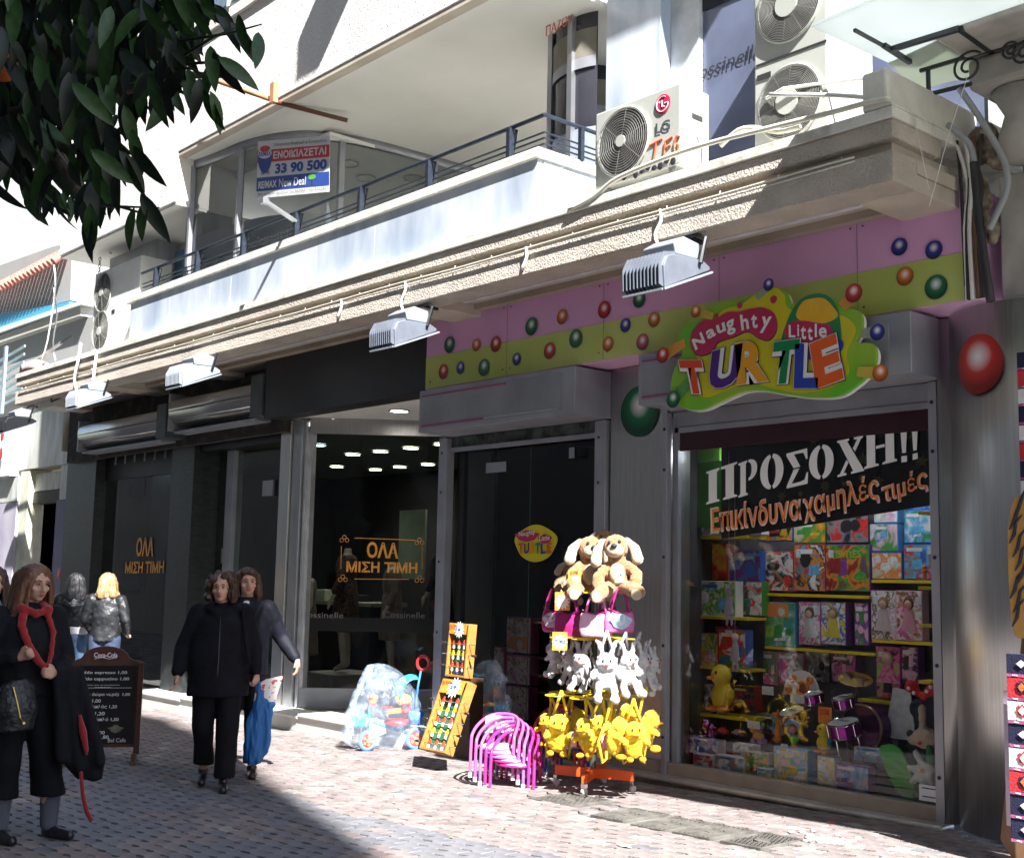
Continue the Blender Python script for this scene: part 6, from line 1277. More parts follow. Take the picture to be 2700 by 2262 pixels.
for i,(px,py) in enumerate([(1513,1948),(1594,1960)]): p=rp(px,py,-.33); t=setp(B().box(-.022,.022,0,.002,-.055,.055).obj('swing_tag',ptag,at_=p),['pink cardboard tag on the left yellow backpacks','pink cardboard tag on the middle yellow backpacks'][i],'swing tag'); t.rotation_euler=(0,0,R(45))
# ---------------------------------------------------------------- stacked pink children's chairs
ch_p=mat('chair_pink',(.55,.10,.34),.35,var=.06); ch_m=mat('chair_magenta',(.50,.03,.22),.3,var=.06); ch_v=mat('chair_violet',(.30,.12,.45),.3); ch_r=mat('chair_red',(.60,.05,.03),.3); ch_b=mat('chair_blue',(.04,.06,.30),.3)
capw=mat('chair_cap',(.72,.62,.66),.4); wov=film('chair_film',(.6,.7,.8),.45)
def chair(p,rz,tm,label,group,top=False):
    t=thing('child_chair',label,'chair',p,rz,group); t.scale=(1.18,1.18,1.18); r=.0105
    # one bent tube: front leg, arm, back, arm, front leg; second: rear legs under the seat
    arm=[(-.15,-.13,.0),(-.15,-.12,.23),(-.148,-.09,.29),(-.14,.0,.335),(-.11,.10,.375),(-.05,.145,.395),(.05,.145,.395),(.11,.10,.375),(.14,.0,.335),(.148,-.09,.29),(.15,-.12,.23),(.15,-.13,0)]
    def sm(pts,n=4):
        P_=[Vector(x) for x in pts];o_=[]
        for i in range(len(P_)-1):
            a=[P_[max(0,min(len(P_)-1,i+j-1))] for j in range(4)]
            for q in range(n): u=q/n; o_.append(.5*((2*a[1])+(-a[0]+a[2])*u+(2*a[0]-5*a[1]+4*a[2]-a[3])*u*u+(-a[0]+3*a[1]-3*a[2]+a[3])*u*u*u))
        return o_+[P_[-1]]
    B().tube(sm(arm),r,8).obj('arm_frame',tm,t,smooth=True)
    for x in(-1,1):
        B().tube(sm([(x*.12,.16,.0),(x*.115,.13,.2),(x*.09,.135,.37)]),r,8).obj('rear_leg',tm,t,smooth=True)
        B().cyl((x*.15,-.13,0),.014,.03,n=10).obj('foot_cap',capw,t); B().cyl((x*.12,.16,0),.014,.03,n=10).obj('foot_cap',capw,t)
    B().ring((0,0,.19),.135,.009,n=26).obj('seat_rim',tm,t,smooth=True)
    b=B().ell((0,0,.195),(.13,.13,.022),22,8); b.obj('seat_pad',mat('seat_print',(.45,.45,.60),.25,vs=7,col2=(.72,.35,.50)),t,smooth=True)
    b=B(); 
    for i in range(9):
        a=R(30+15*i); a2=R(30+15*(i+1)); 
        b.add([(.125*math.cos(a)*.95,.03+.115*math.sin(a),.27),(.125*math.cos(a2)*.95,.03+.115*math.sin(a2),.27),(.125*math.cos(a2)*.9,.03+.12*math.sin(a2),.385),(.125*math.cos(a)*.9,.03+.12*math.sin(a),.385)],[(0,1,2,3)])
    if top: b.obj('back_panel',film('chair_back_film',(.75,.70,.78),.5),t,smooth=True)
    return t
cp=Vector((-7.62,6.60,zg(-7.6)))
first=None
for i in range(5):
    dx=Vector((.052*math.cos(R(10)),.052*math.sin(R(10)),-.012))*i
    chair(cp+dx+Vector((0,0,.075-.0)) - Vector((0,0,.075))+Vector((0,0,max(0,.06-.015*i))),R(32),[ch_p,ch_p,ch_v,ch_m,ch_m][i],['topmost pale pink child chair of the pink stack, with clear wrap on its seat','second child chair of the pink stack','third child chair of the pink stack, violet tubed','fourth child chair of the pink stack','lowest magenta child chair of the pink stack, nearest the rack'][i],'stacked pink chairs',top=(i==0))
cp2=Vector((-7.55,7.22,zg(-7.6)))
for i in range(4): chair(cp2+Vector((.05,.0,0))*i+Vector((0,0,.10-.02*i)),R(30),[ch_r,ch_r,ch_m,ch_b][i],['topmost red child chair of the stack behind the rack','second red child chair of the stack behind the rack','magenta child chair of the stack behind the rack','blue child chair of the stack behind the rack'][i],'stacked red and blue chairs',top=(i==0))
# ---------------------------------------------------------------- two table-football games stood on end
wood=mat('game_wood',(.36,.16,.035),.45,vs=2.2,col2=(.46,.22,.06),stretch=(1,1,8),bump=.1); felt=mat('game_green',(.02,.13,.06),.6,var=.1); rod=mat('game_rod',(.7,.7,.7),.2,1,var=0); hand=mat('game_handle',(.03,.02,.02),.4); mr=mat('man_red',(.70,.06,.03),.4); my=mat('man_yellow',(.75,.50,.03),.4)
def football(bl,br,tl,depth,label,rows,price_,shade=1):
    """bl,br,tl = bottom-left, bottom-right, top-left corners of the pitch face"""
    t=thing('table_football',label,'table football game',bl); U=(br-bl); W=U.length; U.normalize(); V=(tl-bl); H=V.length; V.normalize(); Nn=U.cross(V).normalized(); V=Nn.cross(U).normalized()
    M=Matrix((U,V,Nn)).transposed().to_4x4()
    b=B(); b.M=M
    def pt(nm,f,mt,**k): b=B(); b.M=M; f(b); return b.obj(nm,mt,t,**k)
    pt('bed',lambda b:b.box(.02,W-.02,.02,H-.02,-depth,-.035),felt)
    for nm,a in (('side_board',(0,.018,0,H)),('side_board',(W-.018,W,0,H)),('end_board',(.019,W-.019,0,.02)),('end_board',(.019,W-.019,H-.02,H))): pt(nm,lambda b,a=a:b.box(a[0],a[1],a[2],a[3],-depth,.035),wood,bevel=.003)
    pt('centre_ring',lambda b:b.ring((W/2,H*.40,-.034),W*.18,.003,(0,0,1),n=24),sign_w)
    pt('pitch_line',lambda b:b.box(.03,W-.03,H*.40-.002,H*.40+.002,-.0349,-.033),sign_w)
    pt('goal_line',lambda b:b.box(W*.3,W*.3+.004,.03,H*.13,-.0349,-.033).box(W*.7,W*.7+.004,.03,H*.13,-.0349,-.033).box(W*.3,W*.704,H*.13,H*.13+.004,-.0349,-.033),sign_w)
    pt('score_strip',lambda b:b.box(W*.18,W*.82,.022,.045,-.03,-.02),mat('score_blue',(.08,.14,.45),.5))
    for i,(v,k) in enumerate(rows):
        z=.012
        pt('rod',lambda b:b.tube([(-.09,H*v,z),(W+.09,H*v,z)],.004,6),rod,smooth=True)
        s_=1 if i%2 else -1
        pt('handle',lambda b:b.cap((W/2+s_*(W/2+.06),H*v,z),(W/2+s_*(W/2+.10),H*v,z),.011,.013,8),hand)
        mm=mr if k=='r' else my
        for q in range(3):
            x=W*(.24+.26*q)
            pt('player',lambda b:b.box(x-.011,x+.011,H*v-.012,H*v+.022,z-.010,z+.010).ell((x,H*v+.030,z),.0095,8,6),mm,bevel=.002)
            pt('player_legs',lambda b:b.box(x-.008,x+.008,H*v-.045,H*v-.013,z-.008,z+.008),sign_w,bevel=.002)
    pt('sale_card',lambda b:b.box(W*.06,W*.90,H*.80,H*.985,.036,.040),orangesale)
    pt('price_burst',lambda b:b.prism(star(W*.56,H*.88,W*.27,13,.62),.002,(Vector((0,0,.043)),Vector((1,0,0)),Vector((0,1,0)))),sign_w)
    o_=lambda x,y: bl*0+M@Vector((x,y,.045))
    text('lettering','ΣΟΚ',o_(W*.08,H*.915),o_(W*.5,H*.935),H*.045,redp,t,.03,up=M@Vector((0,1,0))); text('lettering',price_,o_(W*.42,H*.86),o_(W*.66,H*.865),H*.05,nb,t,.03,up=M@Vector((0,1,0)))
    return t
g0=gnd(1113,1980); g1=gnd(1195,1997)
b0=Vector((-8.60,6.62,zg(-8.6)+.03)); b1=b0+Vector((.30,.06,0))
t1=at(1148,1815,Y=6.72); t1=Vector((t1.x,6.80,t1.z))
b0=at(1112,1975,Y=6.62); b1=at(1180,1995,Y=6.62); b1=Vector((b1.x,6.62,b0.z))
football(b0,b1,at(1150,1792,Y=6.86),.065,'nearer table-football game leaning on end in the sun, price card clipped on top',[(.10,'r'),(.26,'y'),(.42,'r'),(.57,'y'),(.70,'r')],'29')
b0=at(1180,1782,Y=7.22); b1=at(1232,1788,Y=7.22); b1=Vector((b1.x,7.22,b0.z))
football(b0,b1,at(1188,1642,Y=7.26),.065,'upper table-football game standing on end against the door post in the shade',[(.20,'r'),(.42,'y'),(.62,'r')],'19')
t=thing('game_carton','brown wooden stand behind the two table-football games','box',(b0.x+.18,7.36,zg(-8.6))); B().box(-.13,.06,-.06,.10,0,b0.z-zg(-8.6)-.01).obj('body',mat('stand_wood',(.05,.022,.01),.6,vs=2,stretch=(1,1,6)),t,bevel=.004)
t=thing('wrapped_parcel','small clear bag of toy parts beside the leaning football game','bag',gnd(1235,1965)+Vector((0,.25,.0))); b=B().ell((0,0,.12),(.09,.07,.12)); remeshed(b,.012,film('clear_bag',(.7,.75,.85),.35),'pouch',2,dis=.02,ds=14,parent=t)
# ---------------------------------------------------------------- toy tricycle in its plastic bag
tp0=(gnd(935,1988)+gnd(1075,1965))/2; tz=zg(tp0.x)
ta=gnd(1085,1984)-gnd(935,1992); tang=math.atan2(ta.y,ta.x)
tk=thing('tricycle','blue and red toddler tricycle with a sunshade and red push handle','tricycle',(tp0.x,tp0.y+.06,tz),tang); tk.scale=(.86,.86,.95)
def TK(nm,b,mt,**k): return b.obj(nm,mt,tk,**k)
def wheel(c,r,par=tk):
    w0=thing('wheel',None,None,c); w0.parent=par; B().ring((0,0,0),r,.022,(0,1,0),n=26,k=8).obj('tyre',mat('tyre_blue',(.10,.25,.70),.4),w0,smooth=True); B().cyl((0,-.014,0),r*.86,.028,ax='y',n=24).obj('disc',redp,w0)
    b=B()
    for k in range(5): a=k*1.257; b.cyl((r*.5*math.cos(a),-.018,r*.5*math.sin(a)),r*.17,.036,ax='y',n=12)
    setp(b.obj('cutouts',orangesale,w0)); B().cyl((0,-.03,0),r*.18,.06,ax='y',n=14).obj('hub',yel,w0)
wheel((-.27,-.08,.105),.085); wheel((.28,-.15,.115),.095); wheel((.28,.14,.115),.095)
TK('rear_axle',B().cyl((.28,-.15,.115),.012,.3,ax='y',n=10),bluep)
TK('frame_tube',B().tube([(-.27,-.08,.20),(-.16,0,.28),(.02,0,.22),(.24,0,.16)],.022,8),bluep,smooth=True)
TK('fork',B().tube([(-.27,-.08,.10),(-.25,-.05,.25),(-.22,0,.42)],.018,8),bluep,smooth=True)
TK('seat',B().loft([(.10,0,.24,.12,.12),(.10,0,.27,.15,.14),(.11,0,.30,.13,.12)],18),redp,smooth=True); TK('seat_back',B().prism(blob(0,.09,.10,.12,0,amp=.03),.03,(Vector((.22,.10,.28)),Vector((0,-1,0)),Vector((.25,0,1)))),redp)
TK('safety_ring',B().ring((.09,0,.40),.14,.02,(0.1,0,1),n=26),redp,smooth=True); TK('grip_sleeve',B().tube([(-.05,-.14,.39),(.09,-.145,.40)],.026,8),yel,smooth=True)
TK('handlebar',B().tube([(-.20,-.13,.47),(-.22,0,.44),(-.20,.13,.47)],.016,8),redp,smooth=True); TK('toy_bear',B().ell((-.20,-.02,.50),(.055,.05,.055)).ell((-.23,-.06,.54),.024).ell((-.17,.03,.54),.024),mat('bear_orange',(.75,.25,.05),.5),smooth=True)
TK('front_basket',B().loft([(-.36,0,.24,.08,.10),(-.36,0,.36,.10,.12)],14),lblue,smooth=True)
TK('rear_basket',B().loft([(.34,0,.24,.09,.12),(.34,0,.38,.11,.14)],14),bluep,smooth=True); TK('cushion',B().ell((.17,-.02,.50),(.10,.08,.06)),yel,smooth=True)
TK('canopy_pole',B().tube([(.30,0,.3),(.30,0,.55),(.22,0,.74)],.012,7),bluep,smooth=True)
b=B();vs=[];fs=[]
for i in range(9):
    a=R(-10+i*15)
    for j in range(7): w_=-.17+.34*j/6; vs.append((.20-.16*math.cos(a)*1.0,w_*(1-.12*abs(math.sin(a))),.56+.17*math.sin(a)+.02*math.cos(j-3)))
for i in range(8):
    for j in range(6): fs.append((i*7+j,i*7+j+1,(i+1)*7+j+1,(i+1)*7+j))
b.add([(x+.06,y,z) for x,y,z in vs],fs); o=TK('sunshade',b,lblue,smooth=True); o.modifiers.new('s','SOLIDIFY').thickness=.006
TK('shade_trim',B().tube([(x+.06,y,z+.004) for x,y,z in vs[-7:]],.006,5),bluep); TK('shade_trim',B().tube([(x+.06,y,z+.004) for x,y,z in vs[28:35]],.005,5),mat('trim_pale',(.6,.7,.8),.5))
TK('push_rod',B().tube([(.34,.02,.35),(.38,.06,.62),(.42,.08,.78)],.013,7),bluep,smooth=True); TK('push_handle',B().ring((.45,.09,.86),.07,.018,(.3,1,0),n=22),redp,smooth=True)
TK('nose_panel',B().prism([(.0,-.08),(.20,-.02),(.18,.03),(.0,.08)],.02,(Vector((-.26,-.115,.20)),Vector((1,0,0)),Vector((0,0,1)))),mat('white_moulding',(.72,.74,.78),.3))
pbag=thing('plastic_wrap','crinkled clear plastic bag pulled over the tricycle','plastic wrap',(tp0.x,tp0.y+.05,tz),tang)
b=B().loft([(.02,0,.01,.42,.24),(.0,0,.10,.43,.25),(-.02,0,.30,.40,.24),(-.02,0,.48,.33,.21),(-.03,0,.64,.25,.16),(-.07,0,.76,.17,.10),(-.12,0,.83,.08,.04)],44)
me=b.mesh('sheet',film('clear_film',(.62,.76,.95),.085,.14,9,.02),True); o=bpy.data.objects.new('sheet',me); COL.objects.link(o); o.parent=pbag
sb2=o.modifiers.new('s','SUBSURF'); sb2.levels=2; sb2.render_levels=2
dg=bpy.context.evaluated_depsgraph_get(); m2=bpy.data.meshes.new_from_object(o.evaluated_get(dg)); o.modifiers.clear(); o.data=m2
for v in m2.vertices:
    q=v.co; n1=noise.noise(Vector((q.x*5,q.y*5,q.z*2.2+3))); n2=abs(noise.noise(Vector((q.x*13,q.y*13,q.z*4)))); v.co+=Vector((v.normal.x,v.normal.y,0))*(n1*.05-n2*.03-abs(noise.noise(Vector((q.x*4+7,q.y*4,q.z*7))))*.05)*min(1,q.z*6+.2)
m2.polygons.foreach_set('use_smooth',[True]*len(m2.polygons))
# ---------------------------------------------------------------- A-board of the cafe
ap=gnd(262,2013); az=zg(ap.x)
ab=thing('menu_board','dark wooden pavement menu board with an arched top and white price list','sign board',(ap.x,ap.y,az),R(63))
wd=mat('board_wood',(.065,.022,.012),.4,vs=3,col2=(.09,.035,.02),stretch=(8,8,1),bump=.1); bd_=mat('menu_black',(.008,.007,.008),.3)
BW,BH=.31,1.02
prof=[(-BW,.14),(BW,.14),(BW,BH-.13)]+[(BW-.04-.02*k,BH-.13+.008*k) for k in range(1,4)]+[(.20*math.cos(R(a)),BH-.11+.11*math.sin(R(a))) for a in range(10,171,16)]+[(-BW+.04+.02*k,BH-.13+.008*k) for k in (3,2,1)]+[(-BW,BH-.13)]
def AB(nm,b,mt,**k): return b.obj(nm,mt,ab,**k)
AB('frame_panel',B().prism(prof,.03,facing(0)),wd,bevel=.006)
AB('menu_panel',B().box(-BW+.045,BW-.04,-.006,-.001,.17,BH-.17),bd_)
AB('side_stile',B().box(-BW-.02,-BW+.03,-.02,.035,.08,BH-.14),wd,bevel=.006); AB('side_stile',B().box(BW-.03,BW+.02,-.02,.035,.08,BH-.14),wd,bevel=.006)
for x in(-BW+.02,BW-.03): AB('foot',B().prism([(-.20,0),(.20,0),(.19,.04),(.05,.09),(-.05,.09),(-.19,.04)],.05,(Vector((x+.03,0,0)),Vector((0,1,0)),Vector((0,0,1)))),wd,bevel=.008)
AB('logo_plate',B().box(-.12,.12,-.008,-.001,BH-.115,BH-.035),mat('logo_maroon',(.10,.01,.012),.4))
def at_(s,x0,x1,z,h_,b_=0,m_=sign_w): text('lettering',s,(x0,-.008,z),(x1,-.008,z),h_,m_,ab,b_,lift=.002)
at_('Coca-Cola',-.10,.10,BH-.10,.045,.03)
B().tube([(-.095,-.011,BH-.112),(-.03,-.011,BH-.098),(.03,-.011,BH-.112),(.09,-.011,BH-.10)],.0025,5).obj('logo_swash',sign_w,ab)
rows_=[('freddo espresso 1,00',-.235,.19,.79),('freddo cappucino 1,00',-.235,.21,.735),('καφέ και τα ροφήματα',-.15,.13,.695),('τιμή πακέτου',-.08,.06,.675),('+ δώρο νερό)  1,00',-.13,.225,.60),('1,00',-.09,-.02,.545),('διπλός 1,20',-.10,.12,.495),('1,20',-.06,.02,.435),('διπλό 1,50',-.06,.14,.385),(')',-.045,-.03,.325),('2,00',-.05,.03,.27),('1,80',-.01,.065,.232)]
for i,(s,x0,x1,z) in enumerate(rows_): at_(s,x0,x1,z-.02,(.034 if i not in(2,3) else .012),.012)
B().box(-.20,.235,-.010,-.008,.655,.658).obj('rule',sign_w,ab); at_('Bel Cafe',.06,.21,.185,.035,0); 
B().prism(blob(.12,.30,.06,.03,0,amp=.2),.001,facing(-.0075)).obj('cup_print',mat('cup_print',(.10,.09,.07),.4,col2=(.25,.22,.18)),ab)
# ---------------------------------------------------------------- textiles at the right edge
navy=mat('weave_navy',(.012,.014,.05),.9,bump=.5,bs=90); wred=mat('weave_red',(.60,.03,.04),.9,bump=.5,bs=90); wwh=mat('weave_white',(.72,.70,.70),.9,bump=.5,bs=90); wma=mat('weave_mauve',(.38,.10,.22),.9,bump=.5,bs=90); wor=mat('weave_orange',(.62,.18,.05),.9,bump=.5,bs=90)
def rug(px,pt_,pb,Y,label,seq):
    a=at(px,pt_,Y=Y); c=at(px,pb,Y=Y); t=thing('woven_rug',label,'rug',(a.x,Y,c.z),R(0),'patterned woven rugs hung at the right'); W_=.34; H_=a.z-c.z
    B().box(0,W_,0,.02,0,H_).obj('cloth',navy,t,bevel=.004); n_=len(seq)
    for i,k in enumerate(seq):
        z0=H_-H_*(i+1)/n_; z1=H_-H_*i/n_; hh=z1-z0; m_={'r':wred,'w':wwh,'n':navy}[k]
        if k!='n': B().box(.004,W_-.004,-.004,-.0005,z0+hh*.16,z1-.004).obj('field',m_,t)
        B().box(.004,W_-.004,-.005,-.0006,z0+.002,z0+hh*.14).obj('border_stripe',wma,t)
        for q in range(4): B().ell((.05+.08*q,-.005,z0+hh*.07),(.018,.003,hh*.035),8,5).obj('knot',wwh,t)
        for q in range(2):
            cx_=.09+.17*q; cz_=z0+hh*.58; f=(Vector((0,-.008,0)),Vector((1,0,0)),Vector((0,0,1)))
            if k!='n': B().prism(star(cx_,cz_,hh*.30,8,.72,0),.003,f).obj('medallion_edge',navy if k=='r' else wred,t); B().prism([(cx_-hh*.17,cz_),(cx_,cz_-hh*.20),(cx_+hh*.17,cz_),(cx_,cz_+hh*.20)],.003,(Vector((0,-.011,0)),f[1],f[2])).obj('medallion',wor if k=='r' else wwh,t)
            else: B().prism([(cx_-.03,cz_),(cx_,cz_-.022),(cx_+.03,cz_),(cx_,cz_+.022)],.003,f).obj('medallion',wor if q else wwh,t)
    return t
rug(2680,930,1315,7.05,'upper woven rug with red, white and navy bands by the steel column','nrwnwrnw')
rug(2652,1722,2215,6.75,'lower woven rug with red, white and navy bands hanging to the pavement','nrwnwrnn')
t=thing('rug_backing_board','brown hardboard rack panel behind the lower rug','panel',(at(2632,2000,Y=6.9).x,6.9,.02)); B().prism([(0,.16),(.10,.02),(.5,.02),(.5,1.30),(.16,1.30)],.02,facing(0)).obj('board',mat('hardboard',(.20,.11,.06),.7,var=.1),t); B().box(.06,.12,-.04,-.01,.25,1.0).obj('lit_cloth',mat('lilac_cloth',(.60,.50,.62),.8),t)
tg=mat('tiger_ground',(.55,.30,.08),.8,bump=.3,bs=100)
a=at(2655,1310,Y=6.8);c=at(2655,1672,Y=6.8); t=thing('tiger_print_bag','orange and black tiger-striped cloth bag hanging by the steel column','bag',(a.x,6.8,c.z)); H_=a.z-c.z
b=B().prism(spl([(.01,.02),(.10,0),(.30,.02),(.32,H_*.5),(.30,H_*.95),(.15,H_),(.03,H_*.97),(-.01,H_*.6)]),.07,facing(0)); b.obj('cloth',tg,t,bevel=.012)
rr=random.Random(4)
for i in range(9):
    z=H_*(.06+.1*i); x=rr.uniform(.0,.05); pts=[(x,-.004,z),(x+.03,-.005,z+.05),(x+.04+.02*rr.random(),-.005,z+.12),(x+.08,-.005,z+.16)]
    B().tube(pts,[.004,.011,.009,.003],6).obj('stripe',ink,t,smooth=True); B().tube([(x+.13,-.004,z+.02),(x+.12,-.005,z+.09),(x+.15,-.004,z+.15)],[.004,.012,.003],6).obj('stripe',ink,t,smooth=True); B().tube([(x+.2,-.004,z),(x+.19,-.005,z+.09),(x+.22,-.004,z+.13)],[.004,.012,.003],6).obj('stripe',ink,t,smooth=True)
# ---------------------------------------------------------------- people
def hand(b,W,d,side,curl=.5,s_=1,pn=None):
    """palm and five unequal fingers from wrist W along d; side = towards the thumb"""
    d=Vector(d).normalized(); side=Vector(side); side=(side-d*side.dot(d)).normalized(); pn=d.cross(side) if pn is None else Vector(pn)
    W=Vector(W); b.cap(W,W+d*.045*s_+side*.012*s_,.023*s_,.024*s_); b.cap(W+d*.01*s_,W+d*.05*s_-side*.014*s_,.022*s_,.022*s_)
    for i,(o_,l) in enumerate(((.026,.066),(.010,.074),(-.006,.070),(-.022,.054))):
        r=W+d*.062*s_+side*o_*s_; a=r+(d*math.cos(curl*.7)+pn*math.sin(curl*.7))*l*.45*s_; c=a+(d*math.cos(curl*1.7)+pn*math.sin(curl*1.7))*l*.32*s_; e=c+(d*math.cos(curl*2.5)+pn*math.sin(curl*2.5))*l*.25*s_
        b.chain([r,a,c,e],[.0095*s_,.0088*s_,.008*s_,.007*s_],8)
    t0=W+side*.022*s_+d*.012*s_; t1=t0+(side*.7+d*.7+pn*.2)*.030*s_; t2=t1+(side*.25+d+pn*.35)*.028*s_; b.chain([t0,t1,t2],[.013*s_,.011*s_,.0085*s_],8)
def head(b,c,turn,s_=1,tilt=0):
    Rz=Matrix.Rotation(turn,3,'Z')@Matrix.Rotation(tilt,3,'X'); c=Vector(c)
    def T(x,y,z): return c+Rz@Vector((x*s_,y*s_,z*s_))
    b.ell(T(0,.012,.03),(.074*s_,.092*s_,.088*s_),18,12,Rz); b.ell(T(0,-.022,-.035),(.057*s_,.066*s_,.068*s_),16,10,Rz)
    b.ell(T(0,-.055,-.082),(.026*s_,.022*s_,.018*s_),12,8,Rz); b.cap(T(0,-.083,.012),T(0,-.106,-.026),.008*s_,.0135*s_,10)
    for x in(-1,1):
        b.ell(T(x*.040,-.058,-.022),(.022*s_,.018*s_,.018*s_),10,8,Rz); b.cap(T(x*.012,-.083,.032),T(x*.045,-.070,.030),.009*s_,.008*s_,8)
        b.ell(T(x*.074,.012,-.008),(.009*s_,.018*s_,.028*s_),10,8,Rz); b.ell(T(x*.013,-.098,-.032),(.008*s_,.008*s_,.007*s_),8,6,Rz)
    b.ell(T(0,-.083,-.056),(.020*s_,.010*s_,.007*s_),10,6,Rz)
    return T,Rz
def face_parts(t,T,Rz,s_,browm):
    lip=mat('lips',(.36,.09,.08),.4)
    B().ell(T(0,-.089,-.053),(.019*s_,.008*s_,.0035*s_),12,6,Rz).ell(T(0,-.0885,-.060),(.016*s_,.008*s_,.0045*s_),12,6,Rz).obj('lips',lip,t,smooth=True)
    for x in(-1,1):
        B().ell(T(x*.027,-.0755,.010),(.0125*s_,.0075*s_,.0065*s_),12,8,Rz).obj('eye',mat('eye_white',(.26,.23,.21),.35),t,smooth=True)
        B().ell(T(x*.026,-.0825,.010),(.0062*s_,.002*s_,.0062*s_),10,6,Rz).obj('iris',mat('iris_dark',(.03,.015,.01),.2),t,smooth=True)
        B().tube([T(x*.014,-.0865,.027),T(x*.028,-.086,.033),T(x*.043,-.073,.028)],[.0028,.0035,.002],6).obj('eyebrow',browm,t,smooth=True)
def person(label,loc,rz,H,P_,cloth,hairf,group=None):
    """P_: pose points in metres for a 1.65 m body facing -Y"""
    k=H/1.65; t=thing('person',label,'person',loc,rz,group); t.scale=(k,k,k)
    b=B(); hc=Vector(P_.get('head',(0,-.01,1.535))); T,Rz=head(b,hc,P_.get('turn',0),1,P_.get('tilt',0))
    nb_=Vector(P_.get('neck',(0,.015,1.39))); b.cap(nb_,hc+Vector((0,.01,-.06)),.052,.046)
    b.loft([(0,.01,.86,.15,.10),(0,.01,.95,.155,.105),(0,.005,1.08,.13,.095),(0,0,1.22,.15,.10),(0,.01,1.34,.16,.085),(0,.01,1.40,.07,.055)])
    for s_ in('L','R'):
        sx=-1 if s_=='L' else 1; sh=Vector((sx*.165,.01,1.335)); el=Vector(P_['el'+s_]); wr=Vector(P_['wr'+s_]); b.chain([sh,el,wr],[.045,.036,.024])
        hd=P_.get('hd'+s_,(wr-el).normalized()); hand(b,wr,hd,P_.get('th'+s_,(-sx*.3,-1,0)),P_.get('curl'+s_,.55),1.0,P_.get('pn'+s_))
        hp=Vector((sx*.085,.01,.88)); kn=Vector(P_['kn'+s_]); an=Vector(P_['an'+s_]); b.chain([hp,kn,an],[.08,.052,.036])
    body=remeshed(b,.0075,skin,'body',2,parent=t)
    hm=cloth['hair']; face_parts(t,T,Rz,1,hm)
    if 'back' not in P_ or 1:
        h=B(); hairf(h,T); remeshed(h,.0075,hm,'hair',1,dis=cloth.get('hd',.006),ds=38,dz=.35,parent=t)
    for s_ in('L','R'):   # shoes
        an=Vector(P_['an'+s_]); ft=Vector(P_.get('ft'+s_,(an.x,an.y-.15,.03))); dz_=(ft-an); d2=Vector((dz_.x,dz_.y,dz_.z)); 
        b=B(); hl=Vector((an.x,an.y,an.z))-Vector((0,0,.045)); toe=ft; b.chain([hl+Vector((0,.025,-.005)),hl.lerp(toe,.5),toe],[.034,.038,.033]); b.cap(an,hl,.042,.036)
        for i,v in enumerate(b.v): b.v[i]=(v[0],v[1],max(v[2],min(hl.z,toe.z)-.028))
        remeshed(b,.009,cloth['shoe'],'shoe',2,parent=t)
    for nm,f,mt,dis,ds,dz,vox in cloth['parts']:
        b=B(); f(b); remeshed(b,vox,mt,nm,1 if nm in('trousers','jeans') else 3,dis=dis,ds=ds,dz=dz,parent=t,seed=H*7)
    return t,T,Rz
def coatf(hem,hw,hd,sh,el,wr,cuff=.04,bulk=1.0,waist=.19,cy=.0,neck=1.42,sl=(.075,.062,.05)):
    def f(b):
        b.loft([(0,cy,hem,hw,hd),(0,cy,hem+.14,hw*.98,hd*.98),(0,cy,hem+.30,waist*bulk,.145*bulk),(0,-.005,1.20,.185*bulk,.14*bulk),(0,.005,1.29,.172*bulk,.122*bulk),(0,.01,1.345,.125*bulk,.10),(0,.012,1.385,.085,.08),(0,.012,neck,.062,.062)],28)
        for q in(0,1):
            b.chain([sh[q],el[q],wr[q]],[sl[0]*bulk,sl[1]*bulk,sl[2]])
    return f
def trouf(hips,kn,an,rt=.10,rk=.075,ra=.068):
    def f(b):
        b.ell((0,.01,.90),(.165,.12,.12))
        for q in(0,1):
            n0=len(b.v); k_=V_(kn[q]); e_=V_(an[q]); b.chain([hips[q],k_,k_.lerp(e_,.5)+V_((0,.008,0)),e_],[rt,rk,(rk+ra)/2-.004,ra+.006],18); b.v[n0:]=[(x,y,max(z,e_.z)) for x,y,z in b.v[n0:]]
    return f
blk=mat('black_wool',(.004,.004,.008),.9,var=.4,vs=9,bump=.5,bs=60,spec=.25); blkt=mat('black_trousers',(.003,.003,.005),.85,bump=.3,bs=60,spec=.25); navyc=mat('navy_quilt',(.004,.005,.012),.7,var=.3,vs=10,bump=.4,bs=30,spec=.3)
leather=mat('black_leather',(.010,.011,.014),.4,var=.3,vs=9,bump=.9,bs=26,bd=.015); leatherb=mat('worn_leather',(.022,.023,.026),.42,var=.35,vs=6,bump=.9,bs=20,bd=.015); jeans=mat('blue_jeans',(.06,.13,.27),.8,vs=7,col2=(.14,.25,.42),bump=.3,bs=150); jeansd=mat('dark_jeans',(.025,.04,.08),.8,vs=7,col2=(.05,.08,.15))
hb=mat('hair_dark_brown',(.030,.014,.008),.5,vs=30,col2=(.065,.028,.015),stretch=(1,1,.12),bump=.6,bs=60); hk=mat('hair_black',(.008,.007,.008),.55,vs=30,col2=(.035,.035,.04),stretch=(1,1,.12),bump=.6,bs=60); hbl=mat('hair_blonde',(.26,.15,.06),.5,vs=30,col2=(.42,.28,.15),stretch=(1,1,.12),bump=.6,bs=60); hch=mat('hair_chestnut',(.07,.025,.012),.45,vs=26,col2=(.13,.055,.025),stretch=(1,1,.1),bump=.6,bs=60)
shoeb=mat('black_shoe',(.012,.012,.016),.28,var=.2)
V_=Vector
